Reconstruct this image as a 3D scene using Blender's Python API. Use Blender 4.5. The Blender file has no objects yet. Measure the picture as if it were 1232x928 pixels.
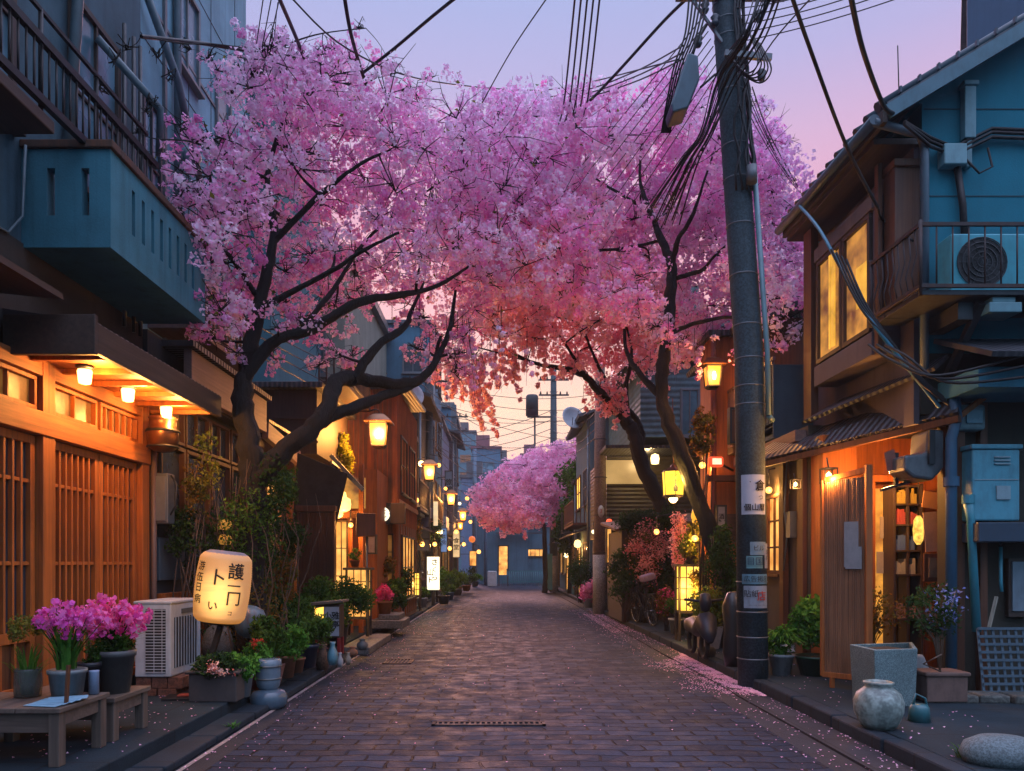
import bpy, bmesh, math, random
import numpy as np
from mathutils import Vector, Matrix
random.seed(7); RNG = np.random.default_rng(11)
R = math.radians
scene = bpy.context.scene
COL = scene.collection

# ------------------------------------------------------------------ camera
cam_d = bpy.data.cameras.new('camera'); cam = bpy.data.objects.new('camera', cam_d); COL.objects.link(cam)
cam_d.sensor_width = 36.0; cam_d.lens = 900.0 / 1232.0 * 36.0
cam_d.shift_x = 13.0 / 1232.0; cam_d.shift_y = 214.0 / 1232.0
cam_d.clip_start = 0.05; cam_d.clip_end = 3000
cam.location = (0, 0, 1.5); cam.rotation_euler = (R(90), 0, 0)
scene.camera = cam

# ------------------------------------------------------------------ render
scene.render.engine = 'CYCLES'
cy = scene.cycles
cy.use_denoising = True
try: cy.denoiser = 'OPENIMAGEDENOISE'
except Exception: pass
cy.max_bounces = 9; cy.diffuse_bounces = 8; cy.glossy_bounces = 3; cy.transmission_bounces = 4
cy.transparent_max_bounces = 8; cy.sample_clamp_indirect = 4.0; cy.caustics_reflective = False; cy.caustics_refractive = False
scene.view_settings.view_transform = 'Standard'; scene.view_settings.look = 'None'
scene.view_settings.exposure = 0.0; scene.view_settings.gamma = 1.0
scene.view_settings.use_curve_mapping = False

# ------------------------------------------------------------------ dusk sky: banded twilight gradient by direction plus a very faint Nishita sky
SUN_EL, SUN_ROT = R(18.0), R(-4.0)
world = bpy.data.worlds.new('World'); scene.world = world; world.use_nodes = True
wn = world.node_tree; wn.nodes.clear(); WL = wn.links
wo = wn.nodes.new('ShaderNodeOutputWorld')
tc = wn.nodes.new('ShaderNodeTexCoord'); sx = wn.nodes.new('ShaderNodeSeparateXYZ'); WL.new(tc.outputs['Generated'], sx.inputs[0])
def ramp(tree, stops, interp='EASE'):
    n = tree.nodes.new('ShaderNodeValToRGB'); cr = n.color_ramp; cr.interpolation = interp
    while len(cr.elements) > 1: cr.elements.remove(cr.elements[-1])
    cr.elements[0].position = stops[0][0]; cr.elements[0].color = (*stops[0][1], 1)
    for p, c in stops[1:]:
        e = cr.elements.new(p); e.color = (*c, 1)
    return n
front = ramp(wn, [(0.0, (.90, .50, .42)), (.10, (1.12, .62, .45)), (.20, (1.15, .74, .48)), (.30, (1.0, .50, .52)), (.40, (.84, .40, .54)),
                  (.47, (.68, .43, .64)), (.54, (.47, .43, .72)), (.62, (.36, .44, .76)), (.8, (1.2, 1.4, 2.1)), (1.0, (2.3, 2.4, 3.5))], 'LINEAR')  # last stops: unseen overhead brightness added as fill for the blossoms
back = ramp(wn, [(0.0, (.04, .15, .25)), (.25, (.18, .42, .66)), (.55, (.9, 1.1, 1.7)), (1.0, (2.3, 2.4, 3.5))], 'LINEAR')  # upper stops raised too, added fill from behind the camera
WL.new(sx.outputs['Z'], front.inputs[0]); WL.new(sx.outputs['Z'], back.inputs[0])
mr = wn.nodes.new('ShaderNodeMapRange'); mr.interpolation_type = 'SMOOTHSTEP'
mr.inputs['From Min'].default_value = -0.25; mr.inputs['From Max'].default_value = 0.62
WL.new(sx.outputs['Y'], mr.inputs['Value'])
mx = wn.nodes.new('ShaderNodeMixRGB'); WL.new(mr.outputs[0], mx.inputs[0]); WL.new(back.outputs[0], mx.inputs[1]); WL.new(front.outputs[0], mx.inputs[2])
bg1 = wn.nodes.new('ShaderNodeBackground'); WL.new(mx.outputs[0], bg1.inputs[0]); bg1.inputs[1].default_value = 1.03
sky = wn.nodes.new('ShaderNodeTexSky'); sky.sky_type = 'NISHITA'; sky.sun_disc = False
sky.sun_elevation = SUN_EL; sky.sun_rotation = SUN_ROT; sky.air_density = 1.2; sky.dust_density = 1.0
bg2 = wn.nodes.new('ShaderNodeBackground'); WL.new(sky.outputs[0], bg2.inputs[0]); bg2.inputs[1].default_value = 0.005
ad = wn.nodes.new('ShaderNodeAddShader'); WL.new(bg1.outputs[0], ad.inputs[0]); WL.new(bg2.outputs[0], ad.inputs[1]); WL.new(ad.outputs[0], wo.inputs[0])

sun_d = bpy.data.lights.new('sun', 'SUN'); sun_d.energy = 1.6; sun_d.angle = R(12); sun_d.color = (1.0, .50, .52)
sun = bpy.data.objects.new('sun', sun_d); COL.objects.link(sun)
sun.rotation_euler = (R(-72), 0, R(4))      # afterglow from the far end of the lane

HAZE = .0010
scene.cycles.volume_bounces = 0
# ------------------------------------------------------------------ measuring helpers (photo measurement -> place in the lane)
VX, VY, FP = 603.0, 678.0, 900.0
def P(px, py, D): return Vector(((px - VX) / FP * D, D, 1.5 + (VY - py) / FP * D))
def G(px, py, z=.15):
    D = (1.5 - z) * FP / (py - VY); return Vector(((px - VX) / FP * D, D, z))
def W(pxw, D): return pxw / FP * D

# ------------------------------------------------------------------ mesh builder
def woff(o):
    v = Vector((0, 0, 0))
    while o is not None: v += o.location; o = o.parent
    return v
class MB:
    def __init__(s): s.v = []; s.f = []; s.m = []; s.cur = 0; s.smooth = []
    def add(s, vs, fs, sm=False):
        b = len(s.v); s.v += [tuple(v) for v in vs]
        for f in fs: s.f.append([b + i for i in f]); s.m.append(s.cur); s.smooth.append(sm)
        return s
    def box(s, x0, x1, y0, y1, z0, z1):
        if x0 > x1: x0, x1 = x1, x0
        if y0 > y1: y0, y1 = y1, y0
        if z0 > z1: z0, z1 = z1, z0
        return s.add([(x0,y0,z0),(x1,y0,z0),(x1,y1,z0),(x0,y1,z0),(x0,y0,z1),(x1,y0,z1),(x1,y1,z1),(x0,y1,z1)],
              [(0,3,2,1),(4,5,6,7),(0,1,5,4),(1,2,6,5),(2,3,7,6),(3,0,4,7)])
    def obox(s, c, sz, rz=0, rx=0, ry=0):
        M = Matrix.Translation(c) @ Matrix.Rotation(rz, 4, 'Z') @ Matrix.Rotation(ry, 4, 'Y') @ Matrix.Rotation(rx, 4, 'X')
        h = [q / 2 for q in sz]
        vs = [M @ Vector((a*h[0], b*h[1], d*h[2])) for a, b, d in [(-1,-1,-1),(1,-1,-1),(1,1,-1),(-1,1,-1),(-1,-1,1),(1,-1,1),(1,1,1),(-1,1,1)]]
        return s.add(vs, [(0,3,2,1),(4,5,6,7),(0,1,5,4),(1,2,6,5),(2,3,7,6),(3,0,4,7)])
    def beam(s, a, b, w, h, up=(0, 0, 1)):
        a = Vector(a); b = Vector(b); d = (b - a).normalized(); u = Vector(up)
        if abs(d.dot(u)) > .98: u = Vector((0, 1, 0))
        r = d.cross(u).normalized(); u = r.cross(d)
        vs = [p + r*w/2*i + u*h/2*j for p in (a, b) for i, j in ((-1,-1),(1,-1),(1,1),(-1,1))]
        return s.add(vs, [(0,1,2,3),(7,6,5,4),(0,4,5,1),(1,5,6,2),(2,6,7,3),(3,7,4,0)])
    def tube(s, pts, r, n=8, cap=True, sm=True, jit=0):
        pts = [Vector(p) for p in pts]; k = len(pts)
        rs = r if isinstance(r, (list, tuple)) else [r]*k
        t0 = (pts[1]-pts[0]).normalized(); ref = Vector((0,0,1)) if abs(t0.z) < .9 else Vector((1,0,0))
        rt = t0.cross(ref).normalized(); vs = []
        for i, p in enumerate(pts):
            t = (pts[min(i+1,k-1)] - pts[max(i-1,0)]).normalized()
            rt = (rt - t*rt.dot(t)).normalized(); up = t.cross(rt)
            for j in range(n):
                a = 2*math.pi*j/n; q = rs[i]*(1 + (random.uniform(-jit, jit) if jit else 0))
                vs.append(p + rt*math.cos(a)*q + up*math.sin(a)*q)
        fs = [(i*n+j, i*n+(j+1)%n, (i+1)*n+(j+1)%n, (i+1)*n+j) for i in range(k-1) for j in range(n)]
        s.add(vs, fs, sm)
        if cap:
            b = len(s.v) - k*n
            s.f.append([b+j for j in range(n)][::-1]); s.m.append(s.cur); s.smooth.append(False)
            s.f.append([b+(k-1)*n+j for j in range(n)]); s.m.append(s.cur); s.smooth.append(False)
        return s
    def cyl(s, a, b, r0, r1=None, n=16, sm=True): return s.tube([a, b], [r0, r0 if r1 is None else r1], n, True, sm)
    def lathe(s, prof, c=(0,0,0), n=24, M=None, sq=1.0, sm=True):
        vs = []
        for r, z in prof:
            for j in range(n):
                a = 2*math.pi*j/n; v = Vector((math.cos(a)*r, math.sin(a)*r*sq, z))
                if M is not None: v = M @ v
                vs.append(v + Vector(c))
        k = len(prof)
        return s.add(vs, [(i*n+j, i*n+(j+1)%n, (i+1)*n+(j+1)%n, (i+1)*n+j) for i in range(k-1) for j in range(n)], sm)
    def prism(s, pts, ax, a, b):
        """2-D outline pts extruded along axis ax (0/1/2) from a to b"""
        def mk(p, t):
            q = list(p); q.insert(ax, t); return tuple(q)
        n = len(pts)
        s.add([mk(p, a) for p in pts] + [mk(p, b) for p in pts],
              [tuple(range(n)), tuple(range(2*n-1, n-1, -1))] + [(i, n+i, n+(i+1)%n, (i+1)%n) for i in range(n)])
        return s
    def quad(s, a, b, c, d): return s.add([a, b, c, d], [(0,1,2,3)])
    def slab(s, a, b, c, d, t):
        vs = [Vector(q) for q in (a, b, c, d)]; nrm = (vs[1]-vs[0]).cross(vs[3]-vs[0]).normalized()*t
        return s.add(vs + [v + nrm for v in vs], [(3,2,1,0),(4,5,6,7),(0,1,5,4),(1,2,6,5),(2,3,7,6),(3,0,4,7)])
    def build(s, name, mat, parent=None, bev=0, loc=None):
        me = bpy.data.meshes.new(name); off = woff(parent) if parent is not None else Vector(loc or (0,0,0))
        me.from_pydata([(v[0]-off.x, v[1]-off.y, v[2]-off.z) for v in s.v], [], s.f)
        for q in (mat if isinstance(mat, (list, tuple)) else [mat]): me.materials.append(q)
        me.polygons.foreach_set('material_index', s.m); me.polygons.foreach_set('use_smooth', s.smooth)
        me.update()
        o = bpy.data.objects.new(name, me); COL.objects.link(o)
        if parent is not None: o.parent = parent
        else: o.location = off
        if bev:
            b = o.modifiers.new('edge', 'BEVEL'); b.width = bev; b.segments = 2; b.limit_method = 'ANGLE'; b.angle_limit = R(40)
        return o
def tag(o, label=None, cat=None, group=None, kind=None):
    if label: o['label'] = label
    if cat: o['category'] = cat
    if group: o['group'] = group
    if kind: o['kind'] = kind
    return o
def T(name, label, cat, loc=(0,0,0), group=None):
    o = bpy.data.objects.new(name, None); COL.objects.link(o); o.location = loc; o.empty_display_size = .1
    return tag(o, label, cat, group)
def copy_tree(o, parent=None):
    c = o.copy(); COL.objects.link(c)
    if parent is not None: c.parent = parent
    for ch in list(o.children): copy_tree(ch, c)
    return c
def boxes(parent, name, mat, bev, *bs):
    for b in bs: MB().box(*b).build(name, mat, parent, bev)
def lamp_light(parent, p, power, color=(1, .42, .10), r=.04):
    l = bpy.data.lights.new('bulb_light', 'POINT'); l.energy = power; l.color = color; l.shadow_soft_size = r
    o = bpy.data.objects.new('bulb_light', l); COL.objects.link(o); o.parent = parent; o.location = Vector(p) - woff(parent); return o

# ------------------------------------------------------------------ materials
def newmat(name):
    m = bpy.data.materials.new(name); m.use_nodes = True; nt = m.node_tree; nt.nodes.clear()
    out = nt.nodes.new('ShaderNodeOutputMaterial'); bs = nt.nodes.new('ShaderNodeBsdfPrincipled')
    nt.links.new(bs.outputs[0], out.inputs[0]); return m, nt, bs, out
def coords(nt, scale=(1,1,1), rot=(0,0,0), world_space=False):
    t = nt.nodes.new('ShaderNodeTexCoord'); mp = nt.nodes.new('ShaderNodeMapping')
    if world_space:
        g = nt.nodes.new('ShaderNodeNewGeometry'); nt.links.new(g.outputs['Position'], mp.inputs[0])
    else: nt.links.new(t.outputs['Object'], mp.inputs[0])
    mp.inputs['Scale'].default_value = scale; mp.inputs['Rotation'].default_value = rot; return mp
def noise(nt, mp, scale, detail=4, rough=.6, dist=0):
    n = nt.nodes.new('ShaderNodeTexNoise'); n.inputs['Scale'].default_value = scale; n.inputs['Detail'].default_value = detail
    n.inputs['Roughness'].default_value = rough; n.inputs['Distortion'].default_value = dist
    if mp is not None: nt.links.new(mp.outputs[0], n.inputs['Vector'])
    return n
def mixc(nt, fac, a, b, mode='MIX'):
    n = nt.nodes.new('ShaderNodeMixRGB'); n.blend_type = mode
    for i, q in enumerate((fac, a, b)):
        if isinstance(q, (int, float)): n.inputs[i].default_value = q
        elif isinstance(q, tuple): n.inputs[i].default_value = (*q, 1)
        else: nt.links.new(q, n.inputs[i])
    return n.outputs[0]
def bump(nt, bs, h, strength=.3, dist=.01):
    b = nt.nodes.new('ShaderNodeBump'); b.inputs['Strength'].default_value = strength; b.inputs['Distance'].default_value = dist
    nt.links.new(h, b.inputs['Height']); nt.links.new(b.outputs[0], bs.inputs['Normal'])
def maprange(nt, v, a, b, c=0, d=1):
    n = nt.nodes.new('ShaderNodeMapRange'); nt.links.new(v, n.inputs[0])
    for i, q in enumerate((a, b, c, d)): n.inputs[i+1].default_value = q
    return n.outputs[0]
def sc(c, k): return tuple(min(1, q*k) for q in c)
_M = {}
def cool_shade(c, k=(.50, .68, .74)): return tuple(a*b for a, b in zip(c, k))  # darkens base colours toward teal: dusk shade put into the colour
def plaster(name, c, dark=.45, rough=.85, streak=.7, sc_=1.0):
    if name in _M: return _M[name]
    c = cool_shade(c)
    m, nt, bs, _ = newmat(name); mp = coords(nt); mv = coords(nt, (7, 7, .30))
    n1 = noise(nt, mp, 1.3*sc_, 6, .65); n2 = noise(nt, mv, 1.0, 5, .6); n3 = noise(nt, mp, 60, 3)
    a = mixc(nt, maprange(nt, n1.outputs[0], .35, .72), c, sc(c, dark))
    b = mixc(nt, maprange(nt, n2.outputs[0], .5, .78, 0, streak), a, sc(c, dark*.6))
    d = mixc(nt, maprange(nt, n3.outputs[0], .3, .7, 0, .25), b, sc(c, 1.25))
    nt.links.new(d, bs.inputs['Base Color']); bs.inputs['Roughness'].default_value = rough
    bump(nt, bs, n3.outputs[0], .35, .006); _M[name] = m; return m
def wood(name, c, axis='z', dark=.4, rough=.6, grain=1.0):
    if name in _M: return _M[name]
    m, nt, bs, _ = newmat(name)
    s = {'z': (22, 22, .9), 'y': (22, .9, 22), 'x': (.9, 22, 22)}[axis]
    mp = coords(nt, s); n1 = noise(nt, mp, 1.0*grain, 7, .7, .6); n2 = noise(nt, coords(nt), 2.2, 4)
    a = mixc(nt, maprange(nt, n1.outputs[0], .32, .7), sc(c, 1.15), sc(c, dark))
    b = mixc(nt, maprange(nt, n2.outputs[0], .4, .75, 0, .6), a, sc(c, dark*1.1))
    nt.links.new(b, bs.inputs['Base Color']); bs.inputs['Roughness'].default_value = rough
    bump(nt, bs, n1.outputs[0], .4, .005); _M[name] = m; return m
def paint(name, c, rough=.45, metal=0.0, dirt=.35, dirtc=(.03,.025,.02), coat=0):
    if name in _M: return _M[name]
    c = cool_shade(c, (.72, .76, .78)); m, nt, bs, _ = newmat(name); mp = coords(nt)
    n1 = noise(nt, mp, 4.5, 7, .7); n2 = noise(nt, coords(nt, (1,1,.3)), 14, 5, .7)
    f = nt.nodes.new('ShaderNodeMath'); f.operation = 'MULTIPLY'; nt.links.new(n1.outputs[0], f.inputs[0]); nt.links.new(n2.outputs[0], f.inputs[1])
    d = mixc(nt, maprange(nt, f.outputs[0], .2, .45, 0, dirt), c, dirtc)
    nt.links.new(d, bs.inputs['Base Color']); bs.inputs['Metallic'].default_value = metal
    nt.links.new(maprange(nt, n1.outputs[0], .3, .7, rough*.8, min(1, rough*1.3)), bs.inputs['Roughness'])
    bump(nt, bs, n2.outputs[0], .12, .004); _M[name] = m; return m
def stone(name, c, speck=60, dark=.5, rough=.8):
    if name in _M: return _M[name]
    c = cool_shade(c, (.6, .72, .76))
    m, nt, bs, _ = newmat(name); mp = coords(nt); v = noise(nt, mp, speck, 2, .8); n1 = noise(nt, mp, 2.5, 6, .7)
    a = mixc(nt, maprange(nt, v.outputs[0], .4, .62), sc(c, .55), sc(c, 1.3))
    b = mixc(nt, maprange(nt, n1.outputs[0], .42, .75, 0, .8), a, sc(c, dark*.6))
    nt.links.new(b, bs.inputs['Base Color']); bs.inputs['Roughness'].default_value = rough
    bump(nt, bs, n1.outputs[0], .5, .02); _M[name] = m; return m
def glass(name, c=(.02,.03,.04), rough=.08):
    if name in _M: return _M[name]
    m, nt, bs, _ = newmat(name); n1 = noise(nt, coords(nt), 1.4, 4, .6)
    d = mixc(nt, maprange(nt, n1.outputs[0], .35, .7), c, sc(c, 3.0)); nt.links.new(d, bs.inputs['Base Color'])
    nt.links.new(maprange(nt, n1.outputs[0], .3, .7, rough, rough*3.5), bs.inputs['Roughness']); bs.inputs['Specular IOR Level'].default_value = .7
    bump(nt, bs, n1.outputs[0], .05, .01); _M[name] = m; return m
def glow_shade(name, c, k, r, edge=.45):
    """glowing paper shade: falloff round a bulb put into its emission colour"""
    m, nt, bs, _ = newmat(name); t = nt.nodes.new('ShaderNodeTexCoord'); ln = nt.nodes.new('ShaderNodeVectorMath'); ln.operation = 'DISTANCE'
    nt.links.new(t.outputs['Object'], ln.inputs[0]); ln.inputs[1].default_value = r[:3]
    n1 = noise(nt, coords(nt, (1, 1, 14)), 3, 3, .6)
    col = mixc(nt, maprange(nt, ln.outputs['Value'], r[3]*.9, r[3]*1.6), c, sc((c[0], c[1]*.72, c[2]*.55), edge)); col = mixc(nt, maprange(nt, n1.outputs[0], .4, .7, 0, .35), col, sc(c, .45))  # bright middle and dim edge painted into the glow, no bulb inside
    nt.links.new(col, bs.inputs['Emission Color']); bs.inputs['Emission Strength'].default_value = k; bs.inputs['Base Color'].default_value = (.35, .26, .16, 1); bs.inputs['Roughness'].default_value = .8
    return m
def lit(name, c, k, var=.5, scale=2.5, c2=None):
    """a surface that gives off light: a lit pane, paper shade, bulb"""
    if name in _M: return _M[name]
    m, nt, bs, _ = newmat(name); n1 = noise(nt, coords(nt), scale, 3, .55)
    col = mixc(nt, maprange(nt, n1.outputs[0], .38, .66), c, c2 or sc(c, 1-var))
    nt.links.new(col, bs.inputs['Emission Color']); bs.inputs['Emission Strength'].default_value = k
    bs.inputs['Base Color'].default_value = (*sc(c, .12), 1); bs.inputs['Roughness'].default_value = .35
    _M[name] = m; return m
def leafmat(name, c, c2, trans=.35, rough=.6):
    if name in _M: return _M[name]
    m, nt, bs, out = newmat(name); nt.nodes.remove(bs)
    at = nt.nodes.new('ShaderNodeAttribute'); at.attribute_name = 'tint'
    col = mixc(nt, at.outputs['Fac'], c, c2)
    d = nt.nodes.new('ShaderNodeBsdfDiffuse'); t = nt.nodes.new('ShaderNodeBsdfTranslucent'); mxs = nt.nodes.new('ShaderNodeMixShader')
    nt.links.new(col, d.inputs[0]); nt.links.new(col, t.inputs[0]); mxs.inputs[0].default_value = trans
    nt.links.new(d.outputs[0], mxs.inputs[1]); nt.links.new(t.outputs[0], mxs.inputs[2]); nt.links.new(mxs.outputs[0], out.inputs[0])
    _M[name] = m; return m
def corrug(name, c, pitch=.08, axis='x', rough=.5, dark=.4, metal=.0):  # ribs
    """corrugated / ribbed / tiled surface, ribs as bump plus worn paint"""
    if name in _M: return _M[name]
    m, nt, bs, _ = newmat(name); mp = coords(nt)
    w = nt.nodes.new('ShaderNodeTexWave'); w.wave_type = 'BANDS'; w.bands_direction = axis.upper(); w.inputs['Scale'].default_value = .314/pitch
    nt.links.new(mp.outputs[0], w.inputs['Vector']); n1 = noise(nt, mp, 3, 6, .7)
    a = mixc(nt, maprange(nt, n1.outputs[0], .4, .72, 0, .9), c, sc(c, dark))
    nt.links.new(a, bs.inputs['Base Color']); bs.inputs['Roughness'].default_value = rough; bs.inputs['Metallic'].default_value = metal
    bump(nt, bs, w.outputs[0], .8, .02); _M[name] = m; return m

# ------------------------------------------------------------------ many small faces (leaves, petals)
def scatter_mesh(name, cen, size, tint, mat, parent=None, nrm=None, aspect=.7, k=4, loc=None):
    """cen (N,3) world, size (N,), tint (N,): each item one k-sided face, turned its own way"""
    N = len(cen); off = np.array(woff(parent) if parent is not None else Vector(loc or (0,0,0)))
    a = RNG.normal(size=(N,3)); a /= np.linalg.norm(a, axis=1)[:,None]
    if nrm is not None:
        a = a*.75 + nrm; a /= np.linalg.norm(a, axis=1)[:,None] + 1e-9
    b = RNG.normal(size=(N,3)); u = np.cross(a, b); u /= np.linalg.norm(u, axis=1)[:,None] + 1e-9; v = np.cross(a, u)
    ang = np.arange(k)*2*math.pi/k
    pts = cen[:,None,:] - off + size[:,None,None]*(u[:,None,:]*np.cos(ang)[None,:,None] + v[:,None,:]*(np.sin(ang)*aspect)[None,:,None])
    pts = pts + a[:,None,:]*(size[:,None,None]*.25*np.cos(2*ang)[None,:,None])
    me = bpy.data.meshes.new(name); me.vertices.add(N*k); me.vertices.foreach_set('co', pts.astype(np.float32).ravel())
    me.loops.add(N*k); me.loops.foreach_set('vertex_index', np.arange(N*k, dtype=np.int32))
    me.polygons.add(N); me.polygons.foreach_set('loop_start', np.arange(0, N*k, k, dtype=np.int32)); me.polygons.foreach_set('loop_total', np.full(N, k, dtype=np.int32))
    at = me.attributes.new('tint', 'FLOAT', 'FACE'); at.data.foreach_set('value', tint.astype(np.float32))
    me.materials.append(mat); me.update(calc_edges=True)
    o = bpy.data.objects.new(name, me); COL.objects.link(o)
    if parent is not None: o.parent = parent
    else: o.location = off
    return o
def puffs(centers, rad, per, fs, tint, tj=.15):
    """centers (M,3) -> per items around each at radius rad; returns cen,size,tint,nrm"""
    M_ = len(centers); d = RNG.normal(size=(M_, per, 3)); d /= np.linalg.norm(d, axis=2)[:,:,None]
    rr = rad[:,None] * RNG.uniform(.55, 1.05, (M_, per))
    cen = (centers[:,None,:] + d*rr[:,:,None]).reshape(-1,3)
    return cen, fs*RNG.uniform(.45, 1.45, M_*per), np.clip(np.repeat(tint, per) + RNG.normal(0, tj, M_*per), 0, 1), d.reshape(-1,3)
def inside_ellip(c, r, n, shell=.0):
    d = RNG.normal(size=(n,3)); d /= np.linalg.norm(d, axis=1)[:,None]
    q = RNG.uniform(shell, 1, n)**(1/2.2) if shell < 1 else np.ones(n)
    return np.array(c) + d*q[:,None]*np.array(r)
def bush(parent, c, r, n, ls, mat, name='foliage', clumps=14, tj=.2):
    c = np.array(c, float); cc = inside_ellip(c, np.array(r)*.78, clumps, .3)
    rad = np.mean(r)*RNG.uniform(.28, .5, clumps)
    per = max(4, n//clumps); d = RNG.normal(size=(clumps, per, 3)); d /= np.linalg.norm(d, axis=2)[:,:,None]
    cen = (cc[:,None,:] + d*(rad[:,None]*RNG.uniform(.3, 1.1, (clumps, per)))[:,:,None]).reshape(-1,3)
    t = np.clip(np.repeat(RNG.uniform(0, 1, clumps), per) + RNG.normal(0, tj, clumps*per), 0, 1)
    return scatter_mesh(name, cen, ls*RNG.uniform(.6, 1.3, len(cen)), t, mat, parent, d.reshape(-1,3)*.5, .5)
def blades(parent, c, n, h, spread, w, mat, name='leaves', lean=.5, r0=.05):
    """long leaves that rise from the pot and arch outward"""
    V, Fc, tt = [], [], []
    for i in range(n):
        a = random.uniform(0, 6.28); hh = h*random.uniform(.6, 1.1); l = spread*random.uniform(.3, 1); rr = r0*random.random()
        u = Vector((math.cos(a), math.sin(a), 0)); s = Vector((-u.y, u.x, 0)); base = Vector(c) + u*rr; b = len(V)
        for k in range(6):
            t = k/5; p = base + u*l*t**1.8 + Vector((0,0,hh*(t - lean*t**3*.6))); ww = w*(1 - t**2)*.5 + .0015
            V += [p - s*ww, p + s*ww]
        for k in range(5): Fc.append((b+2*k, b+2*k+1, b+2*k+3, b+2*k+2)); tt.append(random.random())
    me = bpy.data.meshes.new(name); off = woff(parent); me.from_pydata([tuple(v - off) for v in V], [], Fc)
    at = me.attributes.new('tint', 'FLOAT', 'FACE'); at.data.foreach_set('value', tt); me.materials.append(mat)
    me.polygons.foreach_set('use_smooth', [True]*len(Fc))
    o = bpy.data.objects.new(name, me); COL.objects.link(o); o.parent = parent; return o

# ------------------------------------------------------------------ lettering
def text_geo(body, size, bold=.012, vertical=False, gap=1.08):
    cu = bpy.data.curves.new('t', 'FONT'); cu.body = '\n'.join(body) if vertical else body; cu.size = size; cu.offset = 0
    cu.space_line = gap; cu.align_x = 'CENTER'; cu.align_y = 'CENTER'; cu.resolution_u = 3
    ob = bpy.data.objects.new('t', cu); COL.objects.link(ob); bpy.context.view_layer.update()
    me = bpy.data.meshes.new_from_object(ob.evaluated_get(bpy.context.evaluated_depsgraph_get()))
    bm = bmesh.new(); bm.from_mesh(me); xs = [v.co.x for v in bm.verts]; a = min(xs) + .012
    while a < max(xs):
        bmesh.ops.bisect_plane(bm, geom=bm.verts[:]+bm.edges[:]+bm.faces[:], plane_co=(a, 0, 0), plane_no=(1, 0, 0)); a += .018
    bm.to_mesh(me); bm.free(); vs = [v.co.copy() for v in me.vertices]; fs = [tuple(p.vertices) for p in me.polygons]
    k = len(vs); d = bold*size*.55; sh = [(0,0), (d,0), (-d,0), (0,d), (0,-d)] if bold > .015 else [(0,0)]
    vs, fs = [Vector((v.x+a, v.y+b, 0)) for a, b in sh for v in vs], [tuple(i + j*k for i in f) for j in range(len(sh)) for f in fs]
    bpy.data.objects.remove(ob); bpy.data.curves.remove(cu); bpy.data.meshes.remove(me); return vs, fs
def put_text(name, body, size, fn, mat, parent, **kw):
    vs, fs = text_geo(body, size, **kw); m = MB(); m.add([fn(v) for v in vs], fs); return m.build(name, mat, parent)
# ================================================================== SETTING: ground, road, kerbs
def road_mat():
    m, nt, bs, _ = newmat('stone_setts')
    mp = coords(nt, world_space=True); wn_ = noise(nt, mp, 1.1, 3, .5); wn2 = noise(nt, mp, 7, 2, .5)
    vm = nt.nodes.new('ShaderNodeVectorMath'); vm.operation = 'SCALE'; vm.inputs['Scale'].default_value = .22
    nt.links.new(wn_.outputs['Color'], vm.inputs[0])
    va = nt.nodes.new('ShaderNodeVectorMath'); va.operation = 'ADD'; nt.links.new(mp.outputs[0], va.inputs[0]); nt.links.new(vm.outputs[0], va.inputs[1])
    vm2 = nt.nodes.new('ShaderNodeVectorMath'); vm2.operation = 'SCALE'; vm2.inputs['Scale'].default_value = .06
    nt.links.new(wn2.outputs['Color'], vm2.inputs[0])
    vb = nt.nodes.new('ShaderNodeVectorMath'); vb.operation = 'ADD'; nt.links.new(va.outputs[0], vb.inputs[0]); nt.links.new(vm2.outputs[0], vb.inputs[1])
    b = nt.nodes.new('ShaderNodeTexBrick'); nt.links.new(vb.outputs[0], b.inputs['Vector'])
    b.inputs['Scale'].default_value = 1.0; b.inputs['Brick Width'].default_value = .36; b.inputs['Row Height'].default_value = .17
    b.inputs['Mortar Size'].default_value = .013; b.inputs['Mortar Smooth'].default_value = .5; b.offset = .5; b.squash = 1.0
    b.inputs['Color1'].default_value = (.026, .048, .088, 1); b.inputs['Color2'].default_value = (.010, .019, .034, 1); b.inputs['Mortar'].default_value = (.003, .003, .004, 1)
    n1 = noise(nt, mp, .55, 5, .65); n3 = noise(nt, mp, 45, 3, .7); n4 = noise(nt, mp, 3.5, 4, .7)
    c = mixc(nt, maprange(nt, n1.outputs[0], .45, .62, 0, .7), b.outputs['Color'], (.013, .017, .027))
    c = mixc(nt, maprange(nt, n4.outputs[0], .5, .72, 0, .55), c, (.034, .054, .088))
    c = mixc(nt, maprange(nt, n3.outputs[0], .35, .7, .0, .4), c, (.03, .028, .034))
    nt.links.new(c, bs.inputs['Base Color']); bs.inputs['Specular IOR Level'].default_value = .06
    nt.links.new(maprange(nt, n4.outputs[0], .35, .65, .5, .8), bs.inputs['Roughness'])
    h = mixc(nt, .25, b.outputs['Fac'], n3.outputs[0]); inv = nt.nodes.new('ShaderNodeInvert'); nt.links.new(b.outputs['Fac'], inv.inputs['Color'])
    hh = mixc(nt, .3, inv.outputs[0], n3.outputs['Fac']); hh = mixc(nt, .25, hh, n4.outputs['Fac'])
    bump(nt, bs, hh, 1.0, .035); return m
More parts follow.
